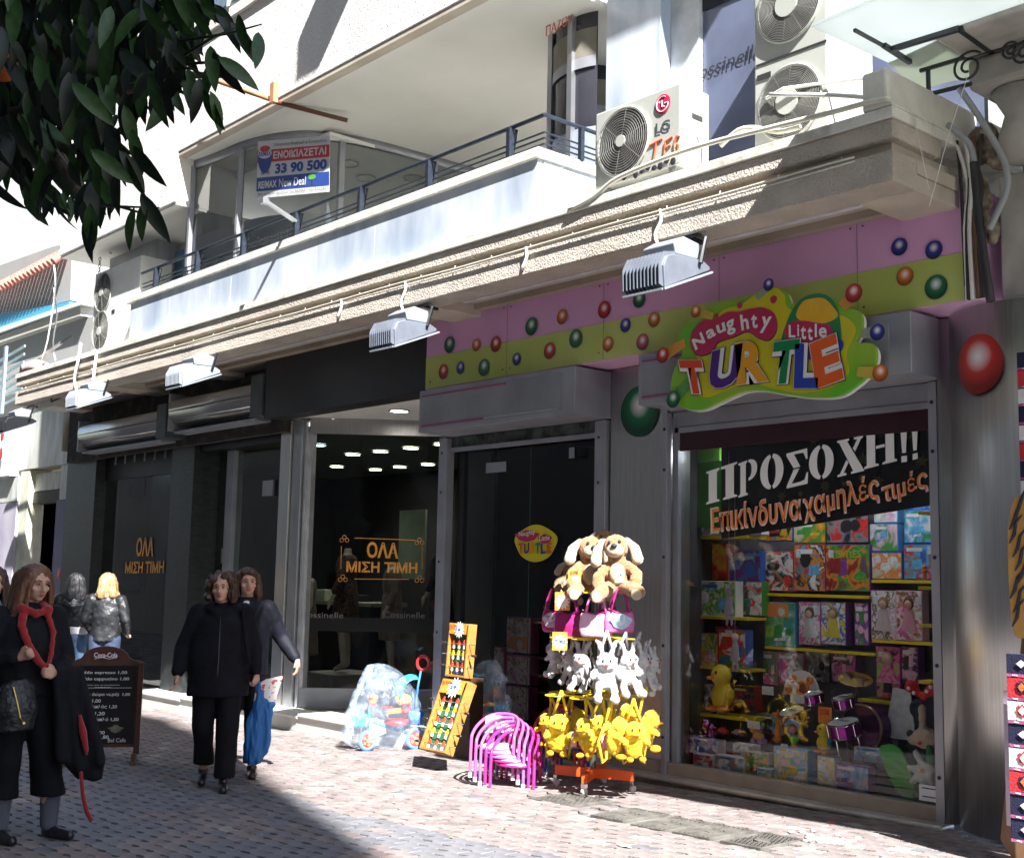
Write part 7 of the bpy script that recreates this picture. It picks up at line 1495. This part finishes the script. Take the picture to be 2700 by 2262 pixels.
def curly(h,T):
    rr=random.Random(2)
    for i in range(95):
        a=rr.uniform(0,6.283); z=rr.uniform(-.10,.115); r_=.104*math.sqrt(max(.05,1-(max(z-.03,0)/.10)**2)); x,y=r_*math.cos(a),r_*math.sin(a)*1.05+.02
        if y<-.040 and z<.060: continue
        h.ell(T(x,y,z),rr.uniform(.022,.034),8,6)
    h.ell(T(0,.03,.05),(.085,.085,.078),16,10)
def shaggy(h,T):
    h.ell(T(0,.022,.045),(.086,.092,.082),16,10)
    for x in(-1,1): h.chain([T(x*.07,-.01,.05),T(x*.088,.01,-.02),T(x*.092,.02,-.10),T(x*.085,.02,-.16)],[.03,.034,.034,.02])
    h.chain([T(0,.07,.04),T(0,.085,-.05),T(0,.075,-.15)],[.07,.072,.045]); h.chain([T(-.05,-.06,.085),T(.02,-.075,.085),T(.055,-.055,.06)],[.02,.022,.016])
def longhair(L_,wd=1):
    def f(h,T):
        h.ell(T(0,.020,.042),(.083*wd,.096,.084),16,10)
        for x in(-1,1): h.chain([T(x*.062,-.03,.055),T(x*.082*wd,-.012,-.02),T(x*.09*wd,-.01,-.12),T(x*.10*wd,-.005,-.12-L_*.5),T(x*.105*wd,-.01,-.12-L_)],[.026,.028,.032,.034,.014])
        for x in(-.05,0,.05): h.chain([T(x,.075,.03),T(x*1.2,.095,-.10),T(x*1.4,.09,-.12-L_*.5),T(x*1.5,.08,-.12-L_*1.05)],[.052,.05,.046,.018])
        rq=random.Random(9)
        for q in range(64):
            a=R(-50+280*rq.random()); cx_,cy_=math.cos(a),math.sin(a); e=rq.uniform(-.03,.06); h.chain([T(.07*cx_,.02+.075*cy_,.09),T(.088*cx_*wd,.018+.10*cy_,0),T(.102*cx_*wd,.02+.10*cy_,-.11),T(.115*cx_*wd+e*.2,.02+.095*cy_,-.12-L_*.55),T(.112*cx_*wd+e*.5,.02+.085*cy_,-.13-L_+e)],[.009,.011,.011,.010,.004],6)
    return f
# A: woman in the long black coat walking towards the photographer
pA=gnd(562,2078); zA_=zg(pA.x)
kn=[V_((-.10,-.03,.48)),V_((.09,-.10,.48))]; an=[V_((-.085,.10,.13)),V_((.08,-.12,.075))]; hips=[V_((-.085,0,.86)),V_((.085,0,.86))]
el=[V_((-.27,.03,1.07)),V_((.26,.03,1.07))]; wr=[V_((-.31,-.05,.855)),V_((.29,-.05,.865))]; sh=[V_((-.175,.01,1.33)),V_((.175,.01,1.33))]
PA=dict(elL=el[0],elR=el[1],wrL=wr[0],wrR=wr[1],knL=kn[0],knR=kn[1],anL=an[0],anR=an[1],ftL=(-.09,-.01,.045),ftR=(.085,-.27,.03),hdL=(-.05,-.15,-1),hdR=(.02,-.1,-1),curlL=.5,curlR=1.2,turn=R(-6),head=(-.01,-.03,1.525))
dA=dict(hair=hb,shoe=shoeb,hd=.01,parts=[('coat',lambda b:(coatf(.70,.235,.17,sh,el,[V_((-.305,-.04,.89)),V_((.285,-.04,.90))],bulk=1.12,waist=.215)(b),b.chain([V_((-.10,-.04,1.38)),V_((-.04,-.09,1.33)),V_((0,-.11,1.28))],[.035,.03,.02]),b.chain([V_((.10,-.04,1.38)),V_((.04,-.09,1.33)),V_((0,-.11,1.28))],[.035,.03,.02])),blk,.010,6,.6,.013),('trousers',trouf(hips,kn,[V_((-.085,.09,.17)),V_((.08,-.11,.10))],.11,.085,.075),blkt,.008,7,.5,.012)])
tA,TA,RA=person('woman with curly brown hair in a long black zipped coat walking with a blue bag',(pA.x,pA.y,zA_),R(59),1.655,PA,dA,curly)
B().tube([(-.005,-.150,.75),(0,-.165,1.0),(0,-.165,1.2),(.0,-.135,1.31)],.005,5).obj('zip',mat('zip_dark',(.05,.05,.06),.3,.8),tA)
B().tube([(.16,-.09,1.37),(.20,-.15,1.1),(.235,-.16,.95)],.012,6).obj('bag_strap',blkt,tA,smooth=True)
# B: woman behind in navy jacket over a white top
pB=at(654,1508,D=10.25); zB_=zg(pB.x)
el=[V_((-.24,.05,1.08)),V_((.29,.06,1.09))]; wr=[V_((-.22,-.08,.88)),V_((.42,-.06,.92))]; kn=[V_((-.09,-.05,.48)),V_((.10,-.02,.48))]; an=[V_((-.09,0,.08)),V_((.10,-.02,.075))]
PB=dict(elL=el[0],elR=el[1],wrL=wr[0],wrR=wr[1],knL=kn[0],knR=kn[1],anL=an[0],anR=an[1],curlL=.5,curlR=.45,hdR=(.10,-.25,-1),turn=R(8))
dB=dict(hair=hb,shoe=mat('brown_shoe',(.03,.015,.01),.4),hd=.008,parts=[('jacket',lambda b:(coatf(.80,.20,.14,sh,el,[V_((-.225,-.06,.91)),V_((.405,-.04,.94))],bulk=1.02)(b),b.chain([V_((-.12,-.03,1.37)),V_((-.07,-.12,1.27)),V_((-.06,-.14,1.1))],[.028,.026,.02]),b.chain([V_((.12,-.03,1.37)),V_((.07,-.12,1.27)),V_((.06,-.14,1.1))],[.028,.026,.02])),navyc,.010,7,.7,.013),('trousers',trouf(hips,kn,[V_((-.09,0,.11)),V_((.10,-.02,.11))],.10,.08,.07),blkt,.006,7,.5,.013),('white_top',lambda b:b.loft([(0,-.065,1.08,.055,.075),(0,-.065,1.25,.06,.075),(0,-.045,1.33,.06,.06),(0,-.02,1.395,.05,.05)]),mat('white_jersey',(.62,.62,.66),.9),.003,10,1,.010)])
tB_,TB_,RB_=person('woman with shaggy dark hair, navy jacket and white top, behind the black coat',(pB.x,pB.y,zB_),R(62),1.70,PB,dB,shaggy)
B().tube([(-.045,-.075,1.38),(-.02,-.125,1.31),(0,-.14,1.27),(.02,-.125,1.31),(.045,-.075,1.38)],.003,5).obj('necklace',ink,tB_); B().box(-.004,.004,-.150,-.145,1.235,1.28).box(-.015,.015,-.151,-.146,1.26,1.268).obj('cross_pendant',ink,tB_)
# bags held by A
M_=tA.matrix_basis.copy(); Mt=Matrix.Translation(Vector(tA.location))@Matrix.Rotation(R(59),4,'Z')@Matrix.Scale(1.655/1.65,4)
hq=Mt@V_((.30,-.06,.80))
bt=thing('carrier_bag','long blue carrier bag hanging from the hand of the woman in the black coat','bag',hq,R(59))
def crumple(b,vox,mt,nm,par,dis,ds,dz=.3): return remeshed(b,vox,mt,nm,2,dis=dis,ds=ds,dz=dz,parent=par)
bl=translucent('blue_polythene',(.04,.20,.52),.4)
b=B().loft([(.0,0,-.62,.03,.02),(.0,0,-.58,.075,.045),(.01,0,-.48,.095,.06),(.02,0,-.34,.10,.055),(.04,0,-.22,.085,.04),(.03,0,-.12,.05,.025),(.0,0,-.03,.018,.014),(0,0,.0,.014,.012)],22).chain([(.07,0,-.20),(.12,0,-.16)],[.03,.02]); crumple(b,.007,bl,'sack',bt,.022,24,.15)
for s_ in(-1,1): B().tube([(0,s_*.01,-.06),(s_*.018,0,.0),(0,0,.045)],.007,5).obj('handle',bl,bt,smooth=True)
bf=thing('paper_bag','white bag printed with red flowers held beside the blue carrier bag','bag',hq+V_((0.03,.05,0)),R(59)); b=B().prism([(-.10,-.30),(.05,-.28),(.12,.0),(.14,.06),(.0,.03),(-.07,-.02)],.05,facing(-.0)); o=b.obj('sack',mat('flower_paper',(.74,.70,.68),.6,vs=26,col2=(.60,.06,.08),fac=(.56,.60)),bf,bevel=.01)
# C: woman with the red scarf, standing at the left
pC=gnd(34,2219); zC=zg(pC.x)
kn=[V_((-.09,-.02,.48)),V_((.15,-.04,.48))]; an=[V_((-.08,.02,.10)),V_((.20,-.02,.09))]; el=[V_((-.25,.02,1.08)),V_((.25,.01,1.07))]; wr=[V_((-.10,-.20,1.10)),V_((.10,-.20,1.00))]
PC=dict(elL=el[0],elR=el[1],wrL=wr[0],wrR=wr[1],knL=kn[0],knR=kn[1],anL=an[0],anR=an[1],ftL=(-.06,-.14,.035),ftR=(.27,-.17,.035),hdL=(.55,-.5,.35),hdR=(-.5,-.6,.05),thL=(0,-.2,1),thR=(0,-.2,1),curlL=1.25,curlR=1.2,turn=R(12),tilt=R(8),head=(.02,-.03,1.53))
dC=dict(hair=hch,shoe=shoeb,hd=.006,parts=[('jacket',lambda b:coatf(.86,.19,.135,sh,el,[V_((-.13,-.17,1.10)),V_((.13,-.175,1.01))],bulk=1.0)(b),mat('black_jacket',(.004,.004,.007),.8,bump=.4,bs=50,spec=.25),.009,8,.7,.012),('trousers',trouf(hips,kn,[V_((-.085,.02,.26)),V_((.185,-.02,.26))],.11,.095,.10),blkt,.007,7,.5,.012),('sock',lambda b:b.cap(an[0]+V_((0,0,.17)),an[0],.062,.052),mat('grey_sock',(.08,.085,.11),.9,bump=.4,bs=120),0,1,1,.008),('sock',lambda b:b.cap(an[1]+V_((0,0,.17)),an[1],.062,.052),mat('grey_sock',(.08,.085,.11),.9),0,1,1,.008)])
tC,TC,RC_=person('woman with long chestnut hair, black clothes and a red scarf holding a folded coat',(pC.x,pC.y,zC),R(90),1.66,PC,dC,longhair(.26,1.12))
scf=mat('red_scarf',(.28,.004,.006),.9,bump=.5,bs=70,bd=.01,sheen=.3)
b=B(); pts=[(-.06,-.09,1.385),(-.085,-.13,1.28),(-.05,-.17,1.17),(.01,-.20,1.07),(.06,-.20,1.02),(.085,-.18,1.10),(.105,-.145,1.24),(.065,-.10,1.37),(.0,-.115,1.35),(-.06,-.09,1.385)]; b.chain([V_(p) for p in pts],[.020,.025,.022,.022,.018,.014,.017,.020,.026,.020]); b.chain([V_((-.07,.05,1.41)),V_((0,.08,1.42)),V_((.07,.04,1.41))],[.03]*3); b.chain([V_((-.07,-.10,1.38)),V_((-.085,0,1.40)),V_((-.07,.05,1.41))],[.03]*3); b.chain([V_((.08,-.10,1.37)),V_((.085,0,1.40)),V_((.07,.05,1.41))],[.03]*3)
remeshed(b,.010,scf,'scarf',2,dis=.006,ds=22,parent=tC)
MC_=Matrix.Translation(Vector(tC.location))@Matrix.Rotation(R(90),4,'Z')
ct=thing('folded_coat','black coat with red lining draped from the arm of the woman with the red scarf','coat',MC_@V_((.17,-.18,1.02)),R(75))
b=B().loft([(.19,0,-.66,.07,.02),(.16,0,-.58,.11,.03),(.11,0,-.40,.13,.045),(.05,0,-.18,.11,.05),(.0,0,-.02,.09,.05),(-.03,0,.05,.06,.05)],24)
for q in range(5): b.cap(V_((-.05+q*.035,-.03,.0)),V_((.02+q*.055,-.025+.02*(q%2),-.52-.03*(q%3))),.03,.035)
remeshed(b,.013,mat('black_coat',(.004,.004,.007),.8,bump=.5,bs=40,spec=.25),'cloth',3,dis=.014,ds=11,dz=.3,parent=ct)
B().tube([(.10,-.07,-.26),(.125,-.072,-.36),(.15,-.07,-.47),(.155,-.06,-.50)],[.008,.022,.014,.005],8).obj('red_lining',scf,ct,smooth=True); B().tube([(.13,-.05,-.60),(.15,-.05,-.74),(.18,-.05,-.84),(.21,-.05,-.89)],[.010,.012,.014,.016],8).obj('red_strap',scf,ct,smooth=True)
hbg=thing('handbag','black handbag with brass zips at the waist of the woman with the red scarf','handbag',MC_@V_((-.10,-.19,.98)),R(90)); b=B().loft([(0,0,-.30,.10,.05),(0,0,-.18,.13,.065),(0,0,-.04,.10,.05),(0,0,.0,.05,.03)],22); remeshed(b,.011,leather,'pouch',2,dis=.008,ds=12,parent=hbg)
B().tube([(-.05,-.06,-.04),(-.02,-.065,-.14),(.0,-.068,-.22),(.02,-.06,-.25)],.005,5).obj('zip',mat('brass',(.55,.42,.15),.3,1,var=0),hbg); B().cyl((.02,-.075,-.25),.008,.01,ax='y',n=10).obj('zip_pull',mat('brass',(.55,.42,.15),.3,1),hbg)
# D and E: two women seen from behind
def backwoman(px,py,D,rz,label,hair,jm,tm,L_,hem,band=None,H=1.75):
    p=at(px,py,D=D); z=zg(p.x); kn=[V_((-.09,-.04,.48)),V_((.09,.03,.48))]; an=[V_((-.09,-.08,.08)),V_((.09,.10,.10))]
    el=[V_((-.25,.03,1.09)),V_((.25,.02,1.09))]; wr=[V_((-.22,-.12,.95)),V_((.22,-.15,.97))]
    Pq=dict(elL=el[0],elR=el[1],wrL=wr[0],wrR=wr[1],knL=kn[0],knR=kn[1],anL=an[0],anR=an[1],curlL=.6,curlR=.6,turn=R(8))
    pa=[('jacket',lambda b:coatf(hem,.185,.135,sh,el,wr,bulk=1.0,waist=.17)(b),jm,.013,9,.8,.012),('jeans',trouf(hips,kn,[V_((-.09,-.07,.10)),V_((.09,.09,.12))],.108,.075,.06),tm,.005,9,.6,.012)]
    if band: pa.append(('white_shirt_tail',lambda b:b.loft([(0,.01,hem-.06,.178,.128),(0,.01,hem+.03,.180,.13)],26),band,.006,14,1,.010))
    return person(label,(p.x,p.y,z),rz,H,Pq,dict(hair=hair,shoe=shoeb,hd=.009,parts=pa),longhair(L_,1.1))
away=lambda p:math.atan2(p[0],-p[1])
backwoman(200,1518,16.0,R(62+180+12),'woman with long black hair in a short black leather jacket, seen from behind',hk,leather,jeans,.13,.97,mat('white_jersey',(.62,.62,.66),.9),1.74)
backwoman(286,1518,15.7,R(62+180-12),'blonde woman in a worn grey-black leather jacket and jeans, seen from behind',hbl,leatherb,jeansd,.06,.84,None,1.74)
# G: someone mostly out of frame at the left edge
p=gnd(-62,2150); kn=[V_((-.10,-.03,.48)),V_((.09,-.05,.48))]; an=[V_((-.10,0,.09)),V_((.10,0,.09))]; el=[V_((-.24,.02,1.08)),V_((.25,.0,1.08))]; wr=[V_((-.20,-.12,.90)),V_((.24,-.16,.92))]
person('person in a pale blue jacket cut by the left edge of the frame',(p.x,p.y,zg(p.x)),R(75),1.66,dict(elL=el[0],elR=el[1],wrL=wr[0],wrR=wr[1],knL=kn[0],knR=kn[1],anL=an[0],anR=an[1]),dict(hair=hb,shoe=shoeb,parts=[('jacket',lambda b:coatf(.80,.21,.15,sh,el,wr,bulk=1.08)(b),mat('pale_blue_jacket',(.45,.55,.62),.7,bump=.3,bs=40),.010,7,.7,.013),('trousers',trouf(hips,kn,[V_((-.10,0,.12)),V_((.10,0,.12))]),blkt,.006,7,.5,.013)]),longhair(.05))
# ---------------------------------------------------------------- orange tree hanging in from the upper left
tree=thing('orange_tree','dark glossy orange tree hanging into the upper left corner','tree',(-4.05,.72,zg(-4.05)))
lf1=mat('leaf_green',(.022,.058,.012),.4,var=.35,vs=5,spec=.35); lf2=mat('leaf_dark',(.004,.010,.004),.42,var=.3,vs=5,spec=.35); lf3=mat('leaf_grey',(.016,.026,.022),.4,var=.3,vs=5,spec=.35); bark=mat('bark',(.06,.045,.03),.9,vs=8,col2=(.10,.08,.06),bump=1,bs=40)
def TT(bb,nm,mt,**k): return L(bb.obj(nm,mt,**k),tree)
TT(B().tube([(-4.05,.72,-.1),(-4.02,.74,.9),(-3.9,.74,1.7),(-3.72,.78,2.4)],[.13,.10,.085,.06],12),'trunk',bark,smooth=True)
limbs=[[(-3.72,.78,2.4),(-3.15,.95,2.72),(-2.75,1.1,2.72),(-2.5,1.2,2.72),(-2.38,1.26,2.70)],[(-3.72,.78,2.4),(-3.3,.85,2.9),(-2.8,.9,3.0),(-2.6,.95,3.05)],[(-3.15,.95,2.72),(-2.85,1.0,2.62),(-2.66,1.02,2.45)],[(-3.72,.78,2.4),(-3.5,1.1,2.95),(-3.1,1.4,3.3)]]
for l_ in limbs: TT(B().tube([Vector(p) for p in l_],[.035,.022,.014,.009,.005][:len(l_)],8),'limb',bark,smooth=True)
def leafmesh(mt,cur=.2,fold=.22):
    n_=9; vs=[];fs=[]
    for i in range(n_+1):
        u=i/n_; w_=.5*math.sin(math.pi*min(1,u**.85))**.8*.30 if 0<u<1 else .003
        zc=-cur*u*u
        vs+=[(-w_,u,zc+w_*fold),(0,u,zc),(w_,u,zc+w_*fold)]
    for i in range(n_):
        a=3*i; fs+=[(a,a+1,a+4,a+3),(a+1,a+2,a+5,a+4)]
    b=B(); b.add(vs,fs); return b.mesh('leaf',mt,True)
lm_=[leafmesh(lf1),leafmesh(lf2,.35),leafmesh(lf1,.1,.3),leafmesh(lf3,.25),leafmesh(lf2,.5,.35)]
# silhouette of the crown as it hangs before the wall
edge=[(-500,-500),(620,-500),(560,-20),(548,60),(520,120),(500,150),(470,240),(430,300),(385,285),(330,255),(300,285),(300,330),(315,400),(320,470),(300,545),(255,560),(225,600),(200,560),(165,545),(135,540),(90,560),(50,510),(20,460),(0,440),(-500,560)]
def inside(x,y,poly):
    c=False;n_=len(poly)
    for i in range(n_):
        x1_,y1_=poly[i];x2_,y2_=poly[i-1]
        if (y1_>y)!=(y2_>y) and x<(x2_-x1_)*(y-y1_)/(y2_-y1_)+x1_: c=not c
    return c
rr=random.Random(12); spots=[]
while len(spots)<1900:
    x=rr.uniform(-480,620);y=rr.uniform(-480,600)
    if inside(x,y,edge) and not any((x-hx)**2+(y-hy)**2<hr*hr for hx,hy,hr in ((184,352,16),(210,390,15),(275,400,15),(275,450,18),(5,310,22),(12,350,24),(24,20,12),(160,222,9),(195,222,9),(110,283,8),(228,330,10))): spots.append((x,y,rr.uniform(2.35,3.3)))
ex=[(575,45,2.5,-60),(600,60,2.5,-35),(650,110,2.5,-40),(640,90,2.45,-15),(680,130,2.5,-5),(560,175,2.45,-10),(590,190,2.45,-30),(630,190,2.45,-55),(545,210,2.5,10),(520,260,2.45,5),(560,290,2.45,-25),(575,300,2.45,-15),(500,230,2.5,-10),(370,250,2.45,10),(455,250,2.5,-35),(330,430,2.45,-20),(355,450,2.45,-35),(300,500,2.45,5),(350,470,2.45,-15),(340,600,2.4,10),(375,580,2.4,0),(405,570,2.4,-30),(360,400,2.45,-10),(240,600,2.4,5),(225,620,2.4,10),(150,560,2.45,5),(95,500,2.45,15),(10,520,2.45,-30),(470,180,2.5,-20),(330,310,2.45,5),(345,340,2.45,-10),(385,440,2.45,-30)]
near=sorted([s for s in spots if s[0]>-40 and s[1]>-40],key=lambda s:-s[1]-s[0]); ct_=0
rest_v=B()
def leafmat(x,y,D,ang,L_):
    c=at(x,y,D=D); right=RT; down=-UP
    dirv=(down*math.cos(ang)-right*math.sin(ang)*1.0 + _f*rr.uniform(-.6,.6)).normalized()
    nrm=(-_f+right*rr.uniform(-.9,.9)+UP*rr.uniform(-.3,.6)); sx_=dirv.cross(nrm).normalized(); nz_=sx_.cross(dirv)
    M=Matrix((sx_*L_,dirv*L_,nz_*L_)).transposed().to_4x4(); M.translation=c-dirv*L_*.5; return M
def put_leaf(M,k):
    o=bpy.data.objects.new('leaf',lm_[k]); COL.objects.link(o); o.parent=tree; M2=M.copy(); M2.translation=M.translation-tree.location; o.matrix_local=M2
for (x,y,D,a) in ex: put_leaf(leafmat(x,y,D,R(a),rr.uniform(.085,.105)),rr.choice([0,0,1,2,4])); ct_+=1
vis_=[s for s in spots if s[0]>-60 and s[1]>-60]; hid=[s for s in spots if not(s[0]>-60 and s[1]>-60)]
vis_.sort(key=lambda s:s[2])
for i,(x,y,D) in enumerate(vis_):
    M=leafmat(x,y,D,rr.gauss(0,.45),rr.uniform(.055,.115)); k=rr.choice([0,0,1,1,2,3,4])
    if ct_<296: put_leaf(M,k); ct_+=1
    else:
        me=lm_[k]; rest_v.add([M@v.co for v in me.vertices],[tuple(p.vertices) for p in me.polygons],k)
for (x,y,D) in hid:
    M=leafmat(x,y,D,rr.gauss(0,.5),rr.uniform(.08,.11)); me=lm_[rr.choice([0,1,2])]; rest_v.add([M@v.co for v in me.vertices],[tuple(p.vertices) for p in me.polygons],0)
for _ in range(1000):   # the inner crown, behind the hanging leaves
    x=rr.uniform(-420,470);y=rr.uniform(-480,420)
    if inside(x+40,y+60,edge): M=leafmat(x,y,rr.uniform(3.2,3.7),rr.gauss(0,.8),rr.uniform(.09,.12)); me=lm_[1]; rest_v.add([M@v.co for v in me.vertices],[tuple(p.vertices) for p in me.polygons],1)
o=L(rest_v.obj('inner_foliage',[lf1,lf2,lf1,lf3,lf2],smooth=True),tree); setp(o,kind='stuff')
for (a,b_,c_) in [((480,150),(560,100),(620,75)),((480,170),(560,165),(600,160)),((420,190),(500,180),(545,200)),((300,340),(345,365),(360,400)),((300,540),(350,555),(400,570)),((470,110),(600,90),(690,65)),((440,240),(540,250),(580,270)),((250,540),(310,545),(420,548))]:
    TT(B().tube([at(*a,D=2.55),at(*b_,D=2.48),at(*c_,D=2.45)],[.004,.003,.0015],5),'twig',mat('twig_green',(.03,.035,.015),.7),smooth=True)
oc=at(8,178,D=2.75); setp(L(B().ell(oc,(.033,.033,.032),20,14).obj('orange_fruit',mat('orange_peel',(.55,.10,.01),.45,bump=.3,bs=300),smooth=True),tree))
